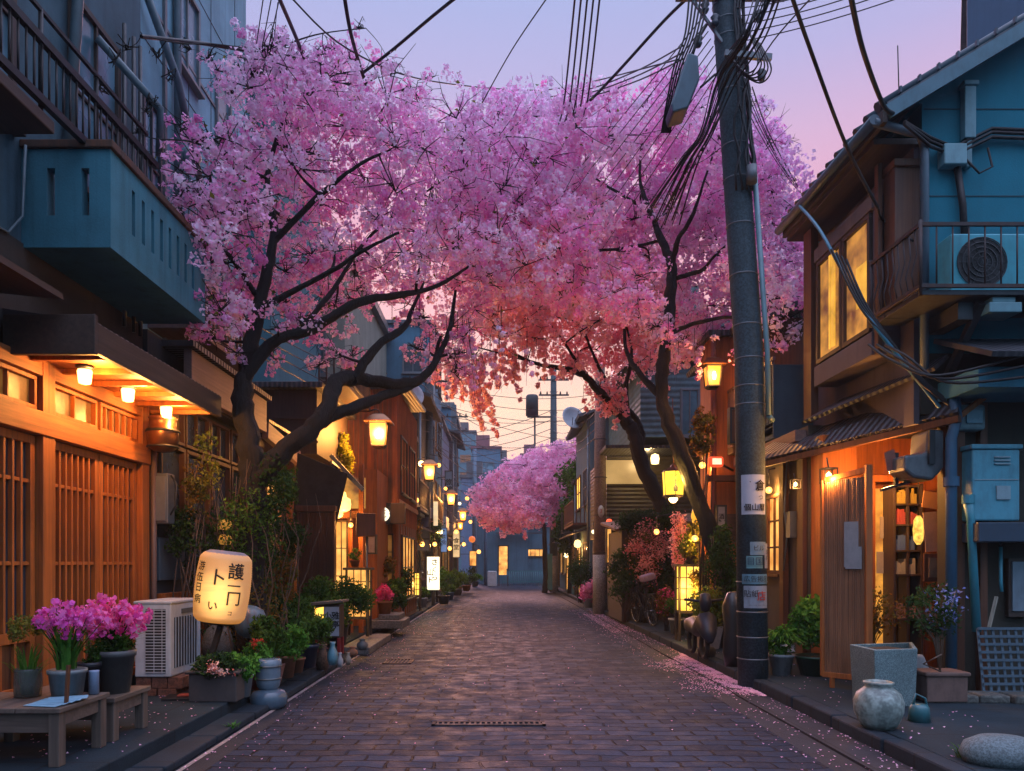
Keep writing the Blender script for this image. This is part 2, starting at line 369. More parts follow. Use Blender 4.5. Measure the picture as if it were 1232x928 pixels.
def asphalt_mat():
    m, nt, bs, _ = newmat('asphalt'); mp = coords(nt, world_space=True); n1 = noise(nt, mp, 90, 2, .8); n2 = noise(nt, mp, 1.4, 5, .7)
    vo = nt.nodes.new('ShaderNodeTexVoronoi'); vo.feature = 'DISTANCE_TO_EDGE'; vo.inputs['Scale'].default_value = 1.6; nt.links.new(mp.outputs[0], vo.inputs['Vector'])
    c = mixc(nt, maprange(nt, n1.outputs[0], .35, .7), (.016, .019, .026), (.042, .046, .058))
    c = mixc(nt, maprange(nt, n2.outputs[0], .45, .7, 0, .7), c, (.015, .014, .017)); c = mixc(nt, maprange(nt, vo.outputs['Distance'], 0, .012, .8, 0), c, (.012, .012, .013))
    nt.links.new(c, bs.inputs['Base Color']); bs.inputs['Roughness'].default_value = .7; bs.inputs['Specular IOR Level'].default_value = .15; bump(nt, bs, n1.outputs[0], .5, .01); return m
def conc_mat(name, c, joint=1.0):
    m, nt, bs, _ = newmat(name); mp = coords(nt, world_space=True)
    b = nt.nodes.new('ShaderNodeTexBrick'); nt.links.new(mp.outputs[0], b.inputs['Vector']); b.inputs['Scale'].default_value = 1; b.offset = 0
    b.inputs['Brick Width'].default_value = joint*3; b.inputs['Row Height'].default_value = joint; b.inputs['Mortar Size'].default_value = .012
    b.inputs['Color1'].default_value = (*c, 1); b.inputs['Color2'].default_value = (*sc(c, .8), 1); b.inputs['Mortar'].default_value = (.02, .02, .02, 1)
    n1 = noise(nt, mp, 2.2, 6, .7); n2 = noise(nt, mp, 60, 3, .7)
    k = mixc(nt, maprange(nt, n1.outputs[0], .4, .7, 0, .8), b.outputs['Color'], sc(c, .4)); k = mixc(nt, maprange(nt, n2.outputs[0], .35, .7, 0, .35), k, sc(c, 1.3))
    nt.links.new(k, bs.inputs['Base Color']); bs.inputs['Roughness'].default_value = .75; bs.inputs['Specular IOR Level'].default_value = .12; bump(nt, bs, n2.outputs[0], .4, .008); return m
ROAD = road_mat(); ASPH = asphalt_mat(); PAVE = conc_mat('pavement_concrete', (.024, .038, .048)); KERB = conc_mat('kerb_concrete', (.026, .038, .05), .6)
def structure(name, mb, mat, bev=0): return tag(mb.build(name, mat, bev=bev), kind='structure')
structure('ground', MB().box(-500, 500, -60, 900, -.5, 0), ASPH)
structure('road', MB().quad((-2.14, -6, .005), (2.40, -6, .005), (2.40, 60, .005), (-2.14, 60, .005)), ROAD)
m = MB(); m.box(-9, -2.62, -6, 52, 0, .17); structure('pavement', m, PAVE, .012)
m = MB(); y = -6
while y < 52:
    l = .95 + random.uniform(-.03, .03); dx = random.uniform(-.008, .008); m.box(-2.615+dx, -2.36+dx, y, y+l-.012, 0, .07 + random.uniform(-.006, .006)); y += l
structure('kerb', m, KERB, .015)
m = MB(); m.box(3.14, 9.5, -6, 44, 0, .13); structure('pavement', m, PAVE, .012)
m = MB(); y = -6
while y < 44:
    l = .9 + random.uniform(-.03, .03); dx = random.uniform(-.008, .008); m.box(2.98+dx, 3.135+dx, y, y+l-.012, 0, .135 + random.uniform(-.006, .006)); y += l
structure('kerb', m, KERB, .02)
m = MB(); m.box(2.66, 2.975, -6, 44, 0, .02); structure('gutter', m, conc_mat('gutter_concrete', (.04, .04, .048), .9))
m = MB(); m.quad((-2.34, -6, .006), (-2.30, -6, .006), (-2.30, 50, .006), (-2.34, 50, .006))
structure('road_marking', m, paint('worn_line', (.42, .32, .30), .7, 0, .9, (.06, .05, .05)))
# drain covers in the road
def grate(x, y, w, d, lab):
    m = MB(); m.box(x-w/2, x+w/2, y-d/2, y-d/2+.03, .004, .018); m.box(x-w/2, x+w/2, y+d/2-.03, y+d/2, .004, .018)
    m.box(x-w/2, x-w/2+.03, y-d/2, y+d/2, .004, .018); m.box(x+w/2-.03, x+w/2, y-d/2, y+d/2, .004, .018)
    k = int(w/.05)
    for i in range(1, k): m.box(x-w/2+i*w/k-.01, x-w/2+i*w/k+.01, y-d/2+.03, y+d/2-.03, .004, .015)
    tag(m.build('drain_cover', paint('rust_iron', (.09, .05, .045), .7, .3), loc=(x, y, 0)), lab, 'drain cover')
g = G(588, 872, 0); grate(g.x, g.y, 1.05, .16, 'long slotted drain cover across the middle of the road')
g = G(480, 797, 0); grate(g.x, g.y, .42, .5, 'small square drain cover beside the shop with the slatted panel')

# ================================================================== facade helper
class Fc:
    """a facade plane: axis 'x' -> plane X=at, u runs along Y; axis 'y' -> plane Y=at, u runs along X. sgn: outward direction"""
    def __init__(s, ax, at, sgn): s.ax, s.at, s.sg = ax, at, sgn
    def box(s, m, u0, u1, z0, z1, d0, d1):
        a, b = s.at + s.sg*d0, s.at + s.sg*d1
        if s.ax == 'x': m.box(a, b, u0, u1, z0, z1)
        else: m.box(u0, u1, a, b, z0, z1)
    def pt(s, u, z, d=0):
        a = s.at + s.sg*d; return Vector((a, u, z)) if s.ax == 'x' else Vector((u, a, z))
def window(par, f, u0, u1, z0, z1, cols=2, rows=1, fm=None, pm=None, t=.05, name='window', dep=.05, sill=True, lab=None):
    m = MB(); f.box(m, u0, u1, z0, z0+t, 0, dep); f.box(m, u0, u1, z1-t, z1, 0, dep); f.box(m, u0, u0+t, z0+t, z1-t, 0, dep); f.box(m, u1-t, u1, z0+t, z1-t, 0, dep)
    b = t*.55
    for i in range(1, cols):
        u = u0 + (u1-u0)*i/cols; f.box(m, u-b/2, u+b/2, z0+t, z1-t, .004, dep*.8)
    for i in range(1, rows):
        z = z0 + (z1-z0)*i/rows; f.box(m, u0+t, u1-t, z-b/2, z+b/2, .004, dep*.7)
    if sill: f.box(m, u0-.04, u1+.04, z0-.045, z0-.002, 0, dep+.05)
    w = m.build(name, fm, par, .004); m = MB(); f.box(m, u0+t*.5, u1-t*.5, z0+t*.5, z1-t*.5, -.02, .002 + dep*.15)
    m.build('pane', pm, w)
    if lab: w['label'] = lab
    return w
def pent(m, f, u0, u1, z, dep, drop, t=.05):
    """a sloping pent roof slab"""
    a, b, c, d = f.pt(u0, z, -.02), f.pt(u1, z, -.02), f.pt(u1, z-drop, dep), f.pt(u0, z-drop, dep)
    vs = [a, b, c, d] + [q + Vector((0, 0, t)) for q in (a, b, c, d)]
    m.add(vs, [(3,2,1,0),(4,5,6,7),(0,1,5,4),(1,2,6,5),(2,3,7,6),(3,0,4,7)])

# common materials
W_ORANGE = wood('cedar_wood', (.42, .115, .018)); W_ORANGEY = wood('cedar_wood_level', (.42, .12, .02), 'y')
W_DARK = wood('dark_stained_wood', (.055, .032, .022)); W_DARKY = wood('dark_wood_level', (.06, .036, .025), 'y'); W_DARKX = wood('dark_wood_cross', (.06, .036, .025), 'x')
W_MID = wood('brown_wood', (.13, .045, .018)); W_MIDX = wood('brown_wood_cross', (.17, .08, .042), 'x'); W_PINK = wood('faded_fascia', (.30, .17, .14), 'y', .6)
W_GREY = wood('weathered_board', (.16, .115, .09), 'y'); W_GREYX = wood('weathered_board_cross', (.17, .12, .095), 'x'); W_GREYZ = wood('weathered_board_upright', (.16, .115, .09))
BLK = paint('black_iron', (.022, .022, .024), .5, .4, .4, (.06, .03, .02)); GREYM = paint('grey_metal', (.20, .21, .22), .45, .5); DKMET = paint('dark_metal', (.05, .055, .06), .45, .5)
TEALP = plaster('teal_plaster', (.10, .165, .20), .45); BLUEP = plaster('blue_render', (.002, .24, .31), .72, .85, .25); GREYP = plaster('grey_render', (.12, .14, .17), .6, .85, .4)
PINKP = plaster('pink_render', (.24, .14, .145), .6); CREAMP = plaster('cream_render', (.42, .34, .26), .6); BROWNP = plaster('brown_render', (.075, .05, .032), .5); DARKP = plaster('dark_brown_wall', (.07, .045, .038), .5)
GLASSD = glass('dark_glass'); GLASSB = glass('blue_glass', (.04, .09, .12), .1)
LIT_A = lit('lit_amber_pane', (1, .50, .12), 1.5, .75, 2.2, (.42, .13, .02)); LIT_Y = lit('lit_yellow_pane', (1, .66, .12), 1.9, .4, 4, (.85, .38, .03)); LIT_DIM = lit('dim_lit_pane', (.75, .30, .06), .26, .8, 5, (.05, .02, .01))
LIT_ROOM = lit('lit_room_pane', (1, .44, .08), .70, .8, 2.6, (.16, .06, .035)); BULB = lit('bulb_glow', (1, .60, .22), 9, .1); PAPER_W = lit('white_sign_glow', (1, .88, .62), 1.7, .15)
TILE = corrug('grey_roof_tile', (.075, .085, .10), .14, 'y', .5); TIN = corrug('dark_tin', (.06, .055, .06), .09, 'y', .45, .4, .3); TINX = corrug('dark_tin_cross', (.06, .065, .075), .09, 'x', .45, .4, .3)
# ================================================================== LEFT SIDE: shop with lattice doors
shop = T('shop_house', 'two storey shop with orange lattice doors, lit eaves and a concrete balcony above', 'shop', (-4.0, 7.2, 0))
F = Fc('x', -4.0, 1)
m = MB(); m.box(-9, -4.06, 2.2, 8.42, 3.25, 13.5); m.box(-9, -4.02, 2.2, 8.42, 0, .30); m.box(-9, -4.02, 8.36, 8.42, .3, 3.25); m.box(-9, -8.9, 2.2, 8.3, .3, 3.25)
m.build('wall', TEALP, shop)
m = MB(); m.box(-4.055, -4.035, 4.0, 8.42, 3.255, 4.2); m.build('fascia_wall', DARKP, shop)
# timber frame
for y0, y1 in ((3.2, 3.38), (4.85, 5.0), (6.42, 6.6), (8.2, 8.36)): boxes(shop, 'post', W_ORANGE, .006, (-4.06, -3.93, y0, y1, .3, 3.25))
m = MB(); m.box(-4.03, -3.915, 2.2, 8.37, 2.60, 2.80); m.box(-4.03, -3.935, 2.2, 8.37, 3.11, 3.24); m.box(-4.05, -3.94, 2.2, 8.37, .30, .38); m.build('beam', W_ORANGEY, shop, .006)
m = MB(); m.box(-4.12, -4.06, 2.2, 8.36, .3, 3.24); m.build('inner_glass', GLASSD, shop)
# transom windows
for y0, y1 in ((3.4, 4.83), (5.02, 5.62), (5.68, 6.40), (6.62, 7.36), (7.42, 8.18)):
    window(shop, Fc('x', -4.03, 1), y0, y1, 2.815, 3.10, 2 if y1 < 7.4 else 6, 1, W_ORANGE, LIT_DIM, .035, 'transom_window', .06, False)
# sliding lattice doors
def lattice_door(y0, y1):
    m = MB(); x = -4.02; n = max(3, int((y1-y0)/.115))
    m.box(x-.02, x+.03, y0, y0+.07, .39, 2.59); m.box(x-.02, x+.03, y1-.07, y1, .39, 2.59)
    m.box(x-.02, x+.03, y0+.07, y1-.07, 2.52, 2.59); m.box(x-.02, x+.03, y0+.07, y1-.07, .39, .47); m.box(x-.02, x+.03, y0+.07, y1-.07, .84, .93)
    for z in (1.5, 2.20): m.box(x-.015, x+.018, y0+.07, y1-.07, z-.016, z+.016)
    for i in range(1, n):
        yy = y0+.07 + (y1-y0-.14)*i/n; m.box(x-.015, x+.026, yy-.0135, yy+.0135, .931, 2.519)
    for i in range(1, n//2+1):
        yy = y0+.07 + (y1-y0-.14)*i/(n//2+1); m.box(x-.015, x+.02, yy-.015, yy+.015, .471, .839)
    d = m.build('sliding_door', W_ORANGE, shop, .003)
    m = MB(); m.box(x-.018, x-.010, y0+.05, y1-.05, .45, .86); m.build('door_panel', W_MID, d)
    m = MB(); m.box(x-.019, x-.012, y0+.05, y1-.05, .88, 2.53); m.build('pane', glass('door_glass', (.008, .010, .014), .3), d)
for a, b in ((3.4, 4.1), (4.12, 4.84), (5.02, 5.72), (5.73, 6.41), (6.61, 7.42), (7.43, 8.19)): lattice_door(a, b)
# awning roof over the doors
m = MB(); pent(m, Fc('x', -4.05, 1), 6.05, 8.72, 3.52, .78, .12, .05); m.build('awning', TIN, shop)
m = MB(); m.box(-3.31, -3.26, 6.05, 8.72, 3.20, 3.44); m.box(-4.0, -3.26, 6.0, 6.05, 3.18, 3.50); m.build('awning_fascia', W_DARKY, shop, .005)
m = MB(); m.box(-4.03, -3.31, 6.05, 8.7, 3.245, 3.27); m.build('soffit', W_ORANGEY, shop)
for i in range(6): boxes(shop, 'rafter', W_ORANGE, 0, (-4.0, -3.31, 6.25+i*.45, 6.30+i*.45, 3.20, 3.243))
m = MB(); pent(m, Fc('x', -4.05, 1), 2.6, 5.96, 3.66, .56, .06, .05); m.build('canopy', W_DARKY, shop)
# concrete balcony with slots
m = MB(); X0, X1, Y0, Y1, Z0, Z1 = -4.055, -3.3, 6.32, 8.34, 4.17, 5.0
m.box(X0, X1, Y0, Y1, Z0, Z0+.14)
def slotwall(m, f, u0, u1, z0, z1, slots, th=.1):
    us = sorted(slots); a = u0
    for s0, s1 in us:
        f.box(m, a, s0, z0, z1, -th, 0); f.box(m, s0, s1, z0, z0+.13, -th, 0); f.box(m, s0, s1, z1-.16, z1, -th, 0); a = s1
    f.box(m, a, u1, z0, z1, -th, 0)
slotwall(m, Fc('y', Y0, -1), X0, X1-.1, Z0+.14, Z1, [(-3.84, -3.77), (-3.55, -3.48)])
slotwall(m, Fc('x', X1, 1), Y0-.0, Y1, Z0+.14, Z1, [(6.50+i*.185, 6.56+i*.185) for i in range(1, 9)])
b = m.build('balcony', plaster('balcony_render', (.09, .29, .35), .6, .9, .8), shop)
m = MB(); m.box(X0, X1+.03, Y0-.03, Y0+.13, Z1+.003, Z1+.07); m.box(X1-.13, X1+.03, Y0+.13, Y1+.02, Z1+.003, Z1+.07); m.build('parapet_cap', paint('rusty_cap', (.10, .055, .04), .7, .2, .8, (.20, .07, .03)), b, .008)
# dark railing above
m = MB(); m.box(-4.05, -3.52, 3.3, 5.9, 4.88, 4.98); sl = m.build('upper_balcony', W_DARKY, shop, .01)
m = MB()
for z in (5.50, 5.04): m.beam((-3.56, 3.3, z), (-3.50, 7.6, z+.03), .05, .06)
m.beam((-3.60, 3.3, 5.78), (-3.55, 7.5, 5.80), .03, .03)
for i in range(46):
    y = 3.35+i*.092; x = -3.56 + .06*(y-3.3)/4.3; m.cyl((x, y, 5.04), (x, y, 5.5), .009, n=6)
for i in range(6): m.cyl((-3.57, 3.4+i*.8, 5.0), (-3.57, 3.4+i*.8, 5.8), .018, n=6)
m.build('railing', BLK, sl)
for y0, y1 in ((5.2, 6.2), (7.0, 7.9)): window(shop, Fc('x', -4.06, 1), y0, y1, 5.1, 6.9, 2, 2, W_DARK, GLASSB, .06)
m = MB()
m.tube([(-3.98, 6.26, 5.0), (-4.0, 6.25, 4.4), (-4.02, 6.1, 4.2), (-4.03, 5.4, 4.14)], .012); m.tube([(-4.0, 6.9, 5.2), (-3.92, 7.0, 7.4), (-3.95, 7.1, 11)], .05); m.tube([(-4.0, 7.4, 6.7), (-3.6, 7.9, 6.3), (-3.7, 8.1, 5.9)], .04)
m.build('pipe', paint('teal_pipe_grey', (.14, .2, .23), .5), shop)
m = MB()
for y in (7.9, 8.1, 8.25): m.cyl((-3.98, y, 4.0), (-3.98, y, 7.2), .02, n=6)
m.build('conduit', DKMET, shop)

# ceiling lamps under the eave
def eave_lamp(p, label):
    t = T('eave_lamp', label, 'lamp', (p.x, p.y, 3.245), 'lamps under the shop eave')
    m = MB(); m.lathe([(.0, 0), (.075, 0), (.075, -.02), (.05, -.035), (.0, -.035)], (p.x, p.y, 3.243), 16); m.build('mount', DKMET, t)
    m = MB()
    m.lathe([(.056, -.036), (.062, -.05), (.050, -.155), (.02, -.165), (0, -.166)], (p.x, p.y, 3.243), 16); m.build('lamp_shade', lit('eave_lamp_glass', (1, .62, .22), 7, .3, 9, (1, .40, .08)), t)
    lamp_light(t, (p.x+.13, p.y, 3.08), 42)
for k, (px, yy) in enumerate(((102, 6.60), (154, 7.32), (200, 8.15))):
    eave_lamp(Vector(((px-VX)/FP*yy, yy, 0)), ['eave lamp nearest the hanging end board of the awning', 'middle one of the three glowing lamps under the shop awning', 'eave lamp above the copper bell at the end of the awning'][k])
# copper bell / basket hanging at the shop corner
t = T('hanging_lantern', 'brown copper lantern basket hanging at the shop corner under the awning', 'lantern', P(196, 505, 8.25))
c = P(196, 545, 8.25)
m = MB(); m.lathe([(.0, .0), (.10, .02), (.155, .06), (.165, .20), (.17, .24), (.14, .27), (.14, .36), (.155, .38), (.10, .42), (.0, .42)], c, 20); m.build('body', paint('copper', (.30, .12, .05), .35, .8), t)
m = MB(); m.lathe([(.172, .22), (.182, .23), (.172, .25)], c, 20); m.lathe([(.158, .05), (.17, .06), (.158, .075)], c, 20); m.tube([c+Vector((0,0,.42)), c+Vector((0,0,.55))], .008); m.build('rim', BLK, t)
# grey meter cabinet on the corner post
t = T('meter_cabinet', 'narrow grey metal cabinet fixed to the corner post below the copper lantern', 'cabinet', (-3.85, 8.45, 1.5))
m = MB(); m.box(-3.97, -3.76, 8.44, 8.62, 1.95, 2.52); m.build('body', GREYM, t, .012); m = MB(); m.box(-3.95, -3.78, 8.425, 8.44, 1.98, 2.48); m.build('door', paint('grey_door_metal', (.24,.25,.27), .4, .3), t, .004)
m = MB(); m.tube([(-3.75, 8.5, 2.5), (-3.68, 8.48, 2.4), (-3.7, 8.5, 2.15), (-3.76, 8.5, 2.05)], .012); m.tube([(-3.87, 8.5, 2.52), (-3.87, 8.5, 3.2)], .012); m.build('cable', DKMET, t)
t = tag(MB().tube([(-3.92, 8.44, .17), (-3.92, 8.44, 1.2), (-3.92, 8.44, 3.1)], .035).build('drain_pipe', paint('brown_pipe', (.16, .09, .07), .5), loc=(-3.92, 8.44, .17)), 'brown drain pipe running up beside the shop corner', 'pipe')

# ================================================================== window house
h = T('window_house', 'low house with dark framed windows under a faded pink fascia', 'house', (-4.0, 10, 0))
m = MB(); m.box(-8, -4.0, 8.46, 11.7, .1, 4.15); m.build('wall', plaster('dark_grey_render', (.07, .065, .07), .6), h)
m = MB(); m.box(-3.78, -3.68, 8.9, 11.75, 3.55, 4.05); m.build('fascia', W_PINK, h, .008)
m = MB(); m.box(-4.1, -3.62, 8.8, 11.8, 4.06, 4.13); m.build('roof', TIN, h); m = MB(); m.box(-4.0, -3.785, 8.9, 11.7, 3.52, 3.55); m.build('soffit', W_DARKY, h)
FW = Fc('x', -3.998, 1)
for i, (a, b) in enumerate(((8.62, 9.3), (9.34, 10.1), (10.14, 10.85), (10.9, 11.6))):
    window(h, FW, a, b, 2.02, 2.92, 1, 1, W_MID, GLASSD, .05, 'window', .08); window(h, FW, a, b, 2.95, 3.45, 2, 1, W_MID, LIT_DIM if i == 0 else GLASSD, .04, 'upper_window', .07, False)
m = MB(); m.box(-3.995, -3.9, 8.6, 10.0, .17, 1.15); m.build('wood_panel', W_ORANGE, h, .004)
for i, (a, b) in enumerate(((8.62, 9.28), (9.36, 9.98))):
    m = MB(); m.box(-3.898, -3.88, a, b, .25, 1.08); m.build('panel', W_ORANGE, h, .006)
m = MB(); m.box(-3.995, -3.93, 8.6, 9.3, 1.3, 1.8); m.box(-3.995, -3.94, 9.45, 10.2, 1.35, 1.85); m.build('grey_board', plaster('slate_board', (.10,.11,.13), .7), h, .01)

# tall concrete building set back above
h = T('concrete_building', 'tall blue grey concrete building rising behind the window house', 'building', (-4.6, 10.5, 0))
m = MB(); m.box(-12, -4.35, 8.44, 12.75, 4.16, 15); m.build('wall', plaster('concrete_blue', (.34, .52, .60), .6, .9, .6), h)
m = MB()
for z in (6.1, 8.4): m.box(-4.352, -4.33, 8.6, 12.7, z, z+.04)
m.box(-4.36, -4.31, 9.6, 9.66, 4.2, 15); m.build('trim', GREYM, h)
m = MB()
for z in (5.2, 7.0, 7.9, 9.6): m.box(-4.35, -4.344, 8.5, 12.72, z, z+.012)
for y in (8.9, 10.4, 11.2, 12.2): m.box(-4.35, -4.344, y, y+.012, 4.2, 14)
m.build('panel_joints', paint('joint_dark', (.03,.035,.04), .8), h)
window(h, Fc('x', -4.348, 1), 11.35, 11.95, 7.6, 9.0, 1, 1, GREYM, GLASSB, .05); window(h, Fc('x', -4.348, 1), 9.0, 9.5, 5.6, 7.2, 2, 2, DKMET, GLASSB, .05); window(h, Fc('x', -4.348, 1), 9.9, 10.7, 8.2, 9.4, 2, 1, GREYM, GLASSB, .05); window(h, Fc('x', -4.348, 1), 11.3, 11.9, 5.2, 6.2, 2, 1, GREYM, GLASSB, .05)
m = MB(); m.lathe([(0, 0), (.12, 0), (.12, .10), (.07, .17), (0, .19)], (0,0,0), 12, Matrix.Translation((-4.32, 10.3, 7.1)) @ Matrix.Rotation(R(90), 4, 'Y')); m.build('vent_hood', paint('white_vent', (.5,.55,.6), .5), h)
m = MB(); m.tube([(-4.28, 9.9, 4.3), (-4.28, 9.9, 15)], .05); m.tube([(-4.3, 8.7, 8.6), (-4.15, 9.6, 7.7), (-4.2, 10.6, 6.6)], .05); m.build('pipe', paint('teal_pipe_grey', (.14, .2, .23), .5), h)

# small gabled lean-to, lit window
h = T('corner_shop', 'small brown shopfront with a sloping fascia and one amber window', 'shop', (-4.0, 12.5, 0))
m = MB(); m.box(-7, -4.0, 11.9, 13.6, .1, 3.6); m.build('wall', W_MID, h)
m = MB(); m.beam((-3.72, 11.8, 3.60), (-3.72, 13.7, 3.42), .10, .26); m.build('fascia', W_PINK, h, .008)
m = MB(); pent(m, Fc('x', -4.0, 1), 11.8, 13.7, 3.85, .34, .12); m.build('roof', TIN, h)
window(h, Fc('x', -3.998, 1), 12.1, 13.2, 2.5, 3.25, 2, 1, W_MID, LIT_A, .05); window(h, Fc('x', -3.998, 1), 12.1, 13.2, .9, 2.2, 3, 3, W_DARK, LIT_DIM, .05)
# dark upper storey, seen from the front
h = T('dark_timber_house', 'black timber upper storey behind the leaning cherry trunk', 'house', (-4.2, 15, 0))
m = MB(); m.box(-9, -3.45, 14.0, 16.8, 3.55, 4.75); m.build('upper_wall', W_DARK, h); m = MB(); m.box(-9, -3.9, 14.1, 16.8, .1, 3.55); m.build('wall', W_MID, h)
m = MB(); m.box(-9, -3.3, 13.8, 17, 4.75, 4.86); m.build('roof', TINX, h, .01)
m = MB()
for z in (4.2, 3.75): m.box(-9, -3.42, 13.96, 13.997, z, z+.04)
m.build('trim', W_DARKX, h)
m = MB(); m.slab((-4.75, 13.3, 3.25), (-3.35, 13.3, 2.95), (-3.1, 13.9, 2.6), (-4.6, 13.9, 2.95), .06); m.build('porch_roof', TINX, h)
m = MB(); m.slab(P(358, 545, 13.2), P(418, 570, 13.2), P(402, 640, 13.3), P(352, 628, 13.3), .05); m.build('awning_cloth', paint('dark_canvas', (.035, .032, .035), .8, 0, .3), h)
# wooden screen (brown ribbed panel)
t = T('wooden_screen', 'tall brown ribbed timber screen beside the glazed shop door', 'screen', (-3.4, 13, .17))
a, b = P(360, 0, 13.0).x, P(401, 0, 13.0).x
m = MB(); m.box(a, b, 13.0, 13.06, .2, 2.32); m.box(a-.03, a, 12.96, 13.08, .17, 2.4); m.box(b, b+.03, 12.96, 13.08, .17, 2.4); m.box(a-.05, b+.05, 12.94, 13.1, 2.4, 2.5); m.build('frame', W_MID, t, .005)
m = MB()
for i in range(22): x = a + (b-a)*(i+.5)/22; m.box(x-.009, x+.009, 12.97, 12.999, .22, 2.38)
m.build('ribs', W_MID, t)
# glazed shop with stacked amber lanterns
h = T('lantern_shop', 'timber lantern shop with glowing interior and glazed lattice door', 'shop', (-3.2, 15, 0))
YL = 14.3
a, b = P(380, 0, YL).x, P(437, 0, YL).x
m = MB(); m.box(-9, a-.3, YL+.1, 17.4, .1, 3.5); m.box(a-.3, b, YL+1.6, 17.4, .1, 3.5); m.build('wall', W_ORANGE, h)
boxes(h, 'post', W_ORANGE, .006, (b-.09, b, YL, YL+.1, .17, 3.4), (P(421,0,YL).x-.05, P(421,0,YL).x+.05, YL+.001, YL+.09, .17, 2.36)); boxes(h, 'lintel', W_ORANGE, .006, (a-.1, b-.095, YL, YL+.1, 2.365, 2.5))
window(h, Fc('y', YL, -1), P(403,0,YL).x, P(419,0,YL).x, .2, 2.32, 2, 4, W_DARK, LIT_A, .03, 'door', .05, False)
m = MB(); m.quad(P(383, 612, YL+1.4), P(440, 612, YL+1.4), P(440, 575, YL+1.4), P(383, 575, YL+1.4)); m.build('glowing_wall', LIT_ROOM, h)  # inner wall glows by itself, lamplight put into its material
m = MB(); m.slab(P(398, 560, 13.6), P(436, 588, 13.6), P(436, 592, 15.2), P(398, 556, 15.2), .05); m.build('roof', TINX, h); m = MB(); m.beam(P(398, 548, 13.55), P(437, 590, 13.55), .05, .07); m.build('gutter', GREYM, h)
for k, (px, py, s) in enumerate(((398, 589, .20), (405, 598, .20), (408, 607, .24), (392, 603, .22), (386, 612, .2), (402, 617, .18))):
    c = P(px, py, 14.0); t = T('paper_lamp', ['topmost round paper lamp in the lantern shop', 'second paper lamp from the top in the lantern shop', 'largest glowing paper lamp, at the shop front post', 'paper lamp hung near the dark canvas awning', 'lowest paper lamp beside the ribbed screen', 'small paper lamp just above the glazed door'][k], 'lamp', c, 'stacked paper lamps in the lantern shop')
    m = MB(); m.lathe([(0, .12), (.09, .115), (.14, .08), (.15, 0), (.14, -.08), (.09, -.115), (0, -.12)], c, 14, Matrix.Diagonal((s/.16, s/.16, s/.2, 1)).to_4x4()); m.build('shade', lit('warm_paper', (1, .62, .17), 3.2, .3, 6), t)
    if k in (1, 4): lamp_light(t, c + Vector((0, -.28, 0)), 28)
# speaker-like box and grey pole
t = T('sign_box', 'dark brown box sign mounted on a thin pole by the lantern shop', 'sign', P(441, 700, 13.6))
c = P(440, 632, 13.6); m = MB(); m.obox(c, (.34, .2, .42), R(12)); m.build('box', W_MID, t, .01); m = MB(); m.tube([c + Vector((.02, 0, -.2)), (c.x+.02, c.y, .17)], .02); m.build('pole', GREYM, t)

# ================================================================== tall plank house with the big lantern
h = T('plank_house', 'tall narrow plank house glowing orange beside the hanging street lantern', 'house', (-3.2, 18, 0))
a, b = P(408, 0, 17.6).x, P(478, 0, 17.6).x
m = MB(); m.box(-9, b, 17.6, 21.6, .1, 5.6); m.build('wall', wood('plank_orange', (.30, .125, .045), 'z', .25, .7, 1.3), h)
m = MB()
for i in range(13): x = a + (b-a)*i/12; m.box(x-.015, x+.015, 17.57, 17.597, 2.6, 5.5)
for x0 in (a+.02, (a+b)/2, b-.1): m.box(x0, x0+.1, 17.54, 17.596, .17, 5.58)
m.box(a, b+.02, 17.5, 17.538, 2.45, 2.6); m.build('battens', W_ORANGE, h)
m = MB()
for i in range(26): y = 17.62+i*.155; m.box(b, b+.022, y, y+.03, 2.45 if i % 3 else .2, 5.58)
m.box(b+.001, b+.05, 17.6, 21.58, 2.9, 3.02); m.build('side_battens', W_ORANGE, h)
m = MB(); m.slab((a-.1, 17.1, 5.62), (b+.25, 17.1, 5.62), (b+.25, 21.8, 5.9), (a-.1, 21.8, 5.9), .09); m.build('roof', TINX, h)
m = MB(); m.slab((a+.25, 17.0, 2.72), (b+.2, 17.0, 2.55), (b+.2, 17.58, 2.78), (a+.25, 17.58, 2.95), .05); m.build('canopy', TINX, h)
window(h, Fc('x', b, 1), 18.0, 19.2, 3.2, 4.6, 2, 2, W_DARK, LIT_DIM, .05); window(h, Fc('x', b, 1), 19.7, 20.9, 3.2, 4.6, 2, 2, W_DARK, GLASSD, .05)
window(h, Fc('y', 17.56, -1), P(452,0,17.6).x, P(474,0,17.6).x, .9, 2.2, 2, 3, W_DARK, LIT_DIM, .04); window(h, Fc('x', b, 1), 18.2, 20.8, .6, 2.2, 4, 2, W_DARK, LIT_A, .05)

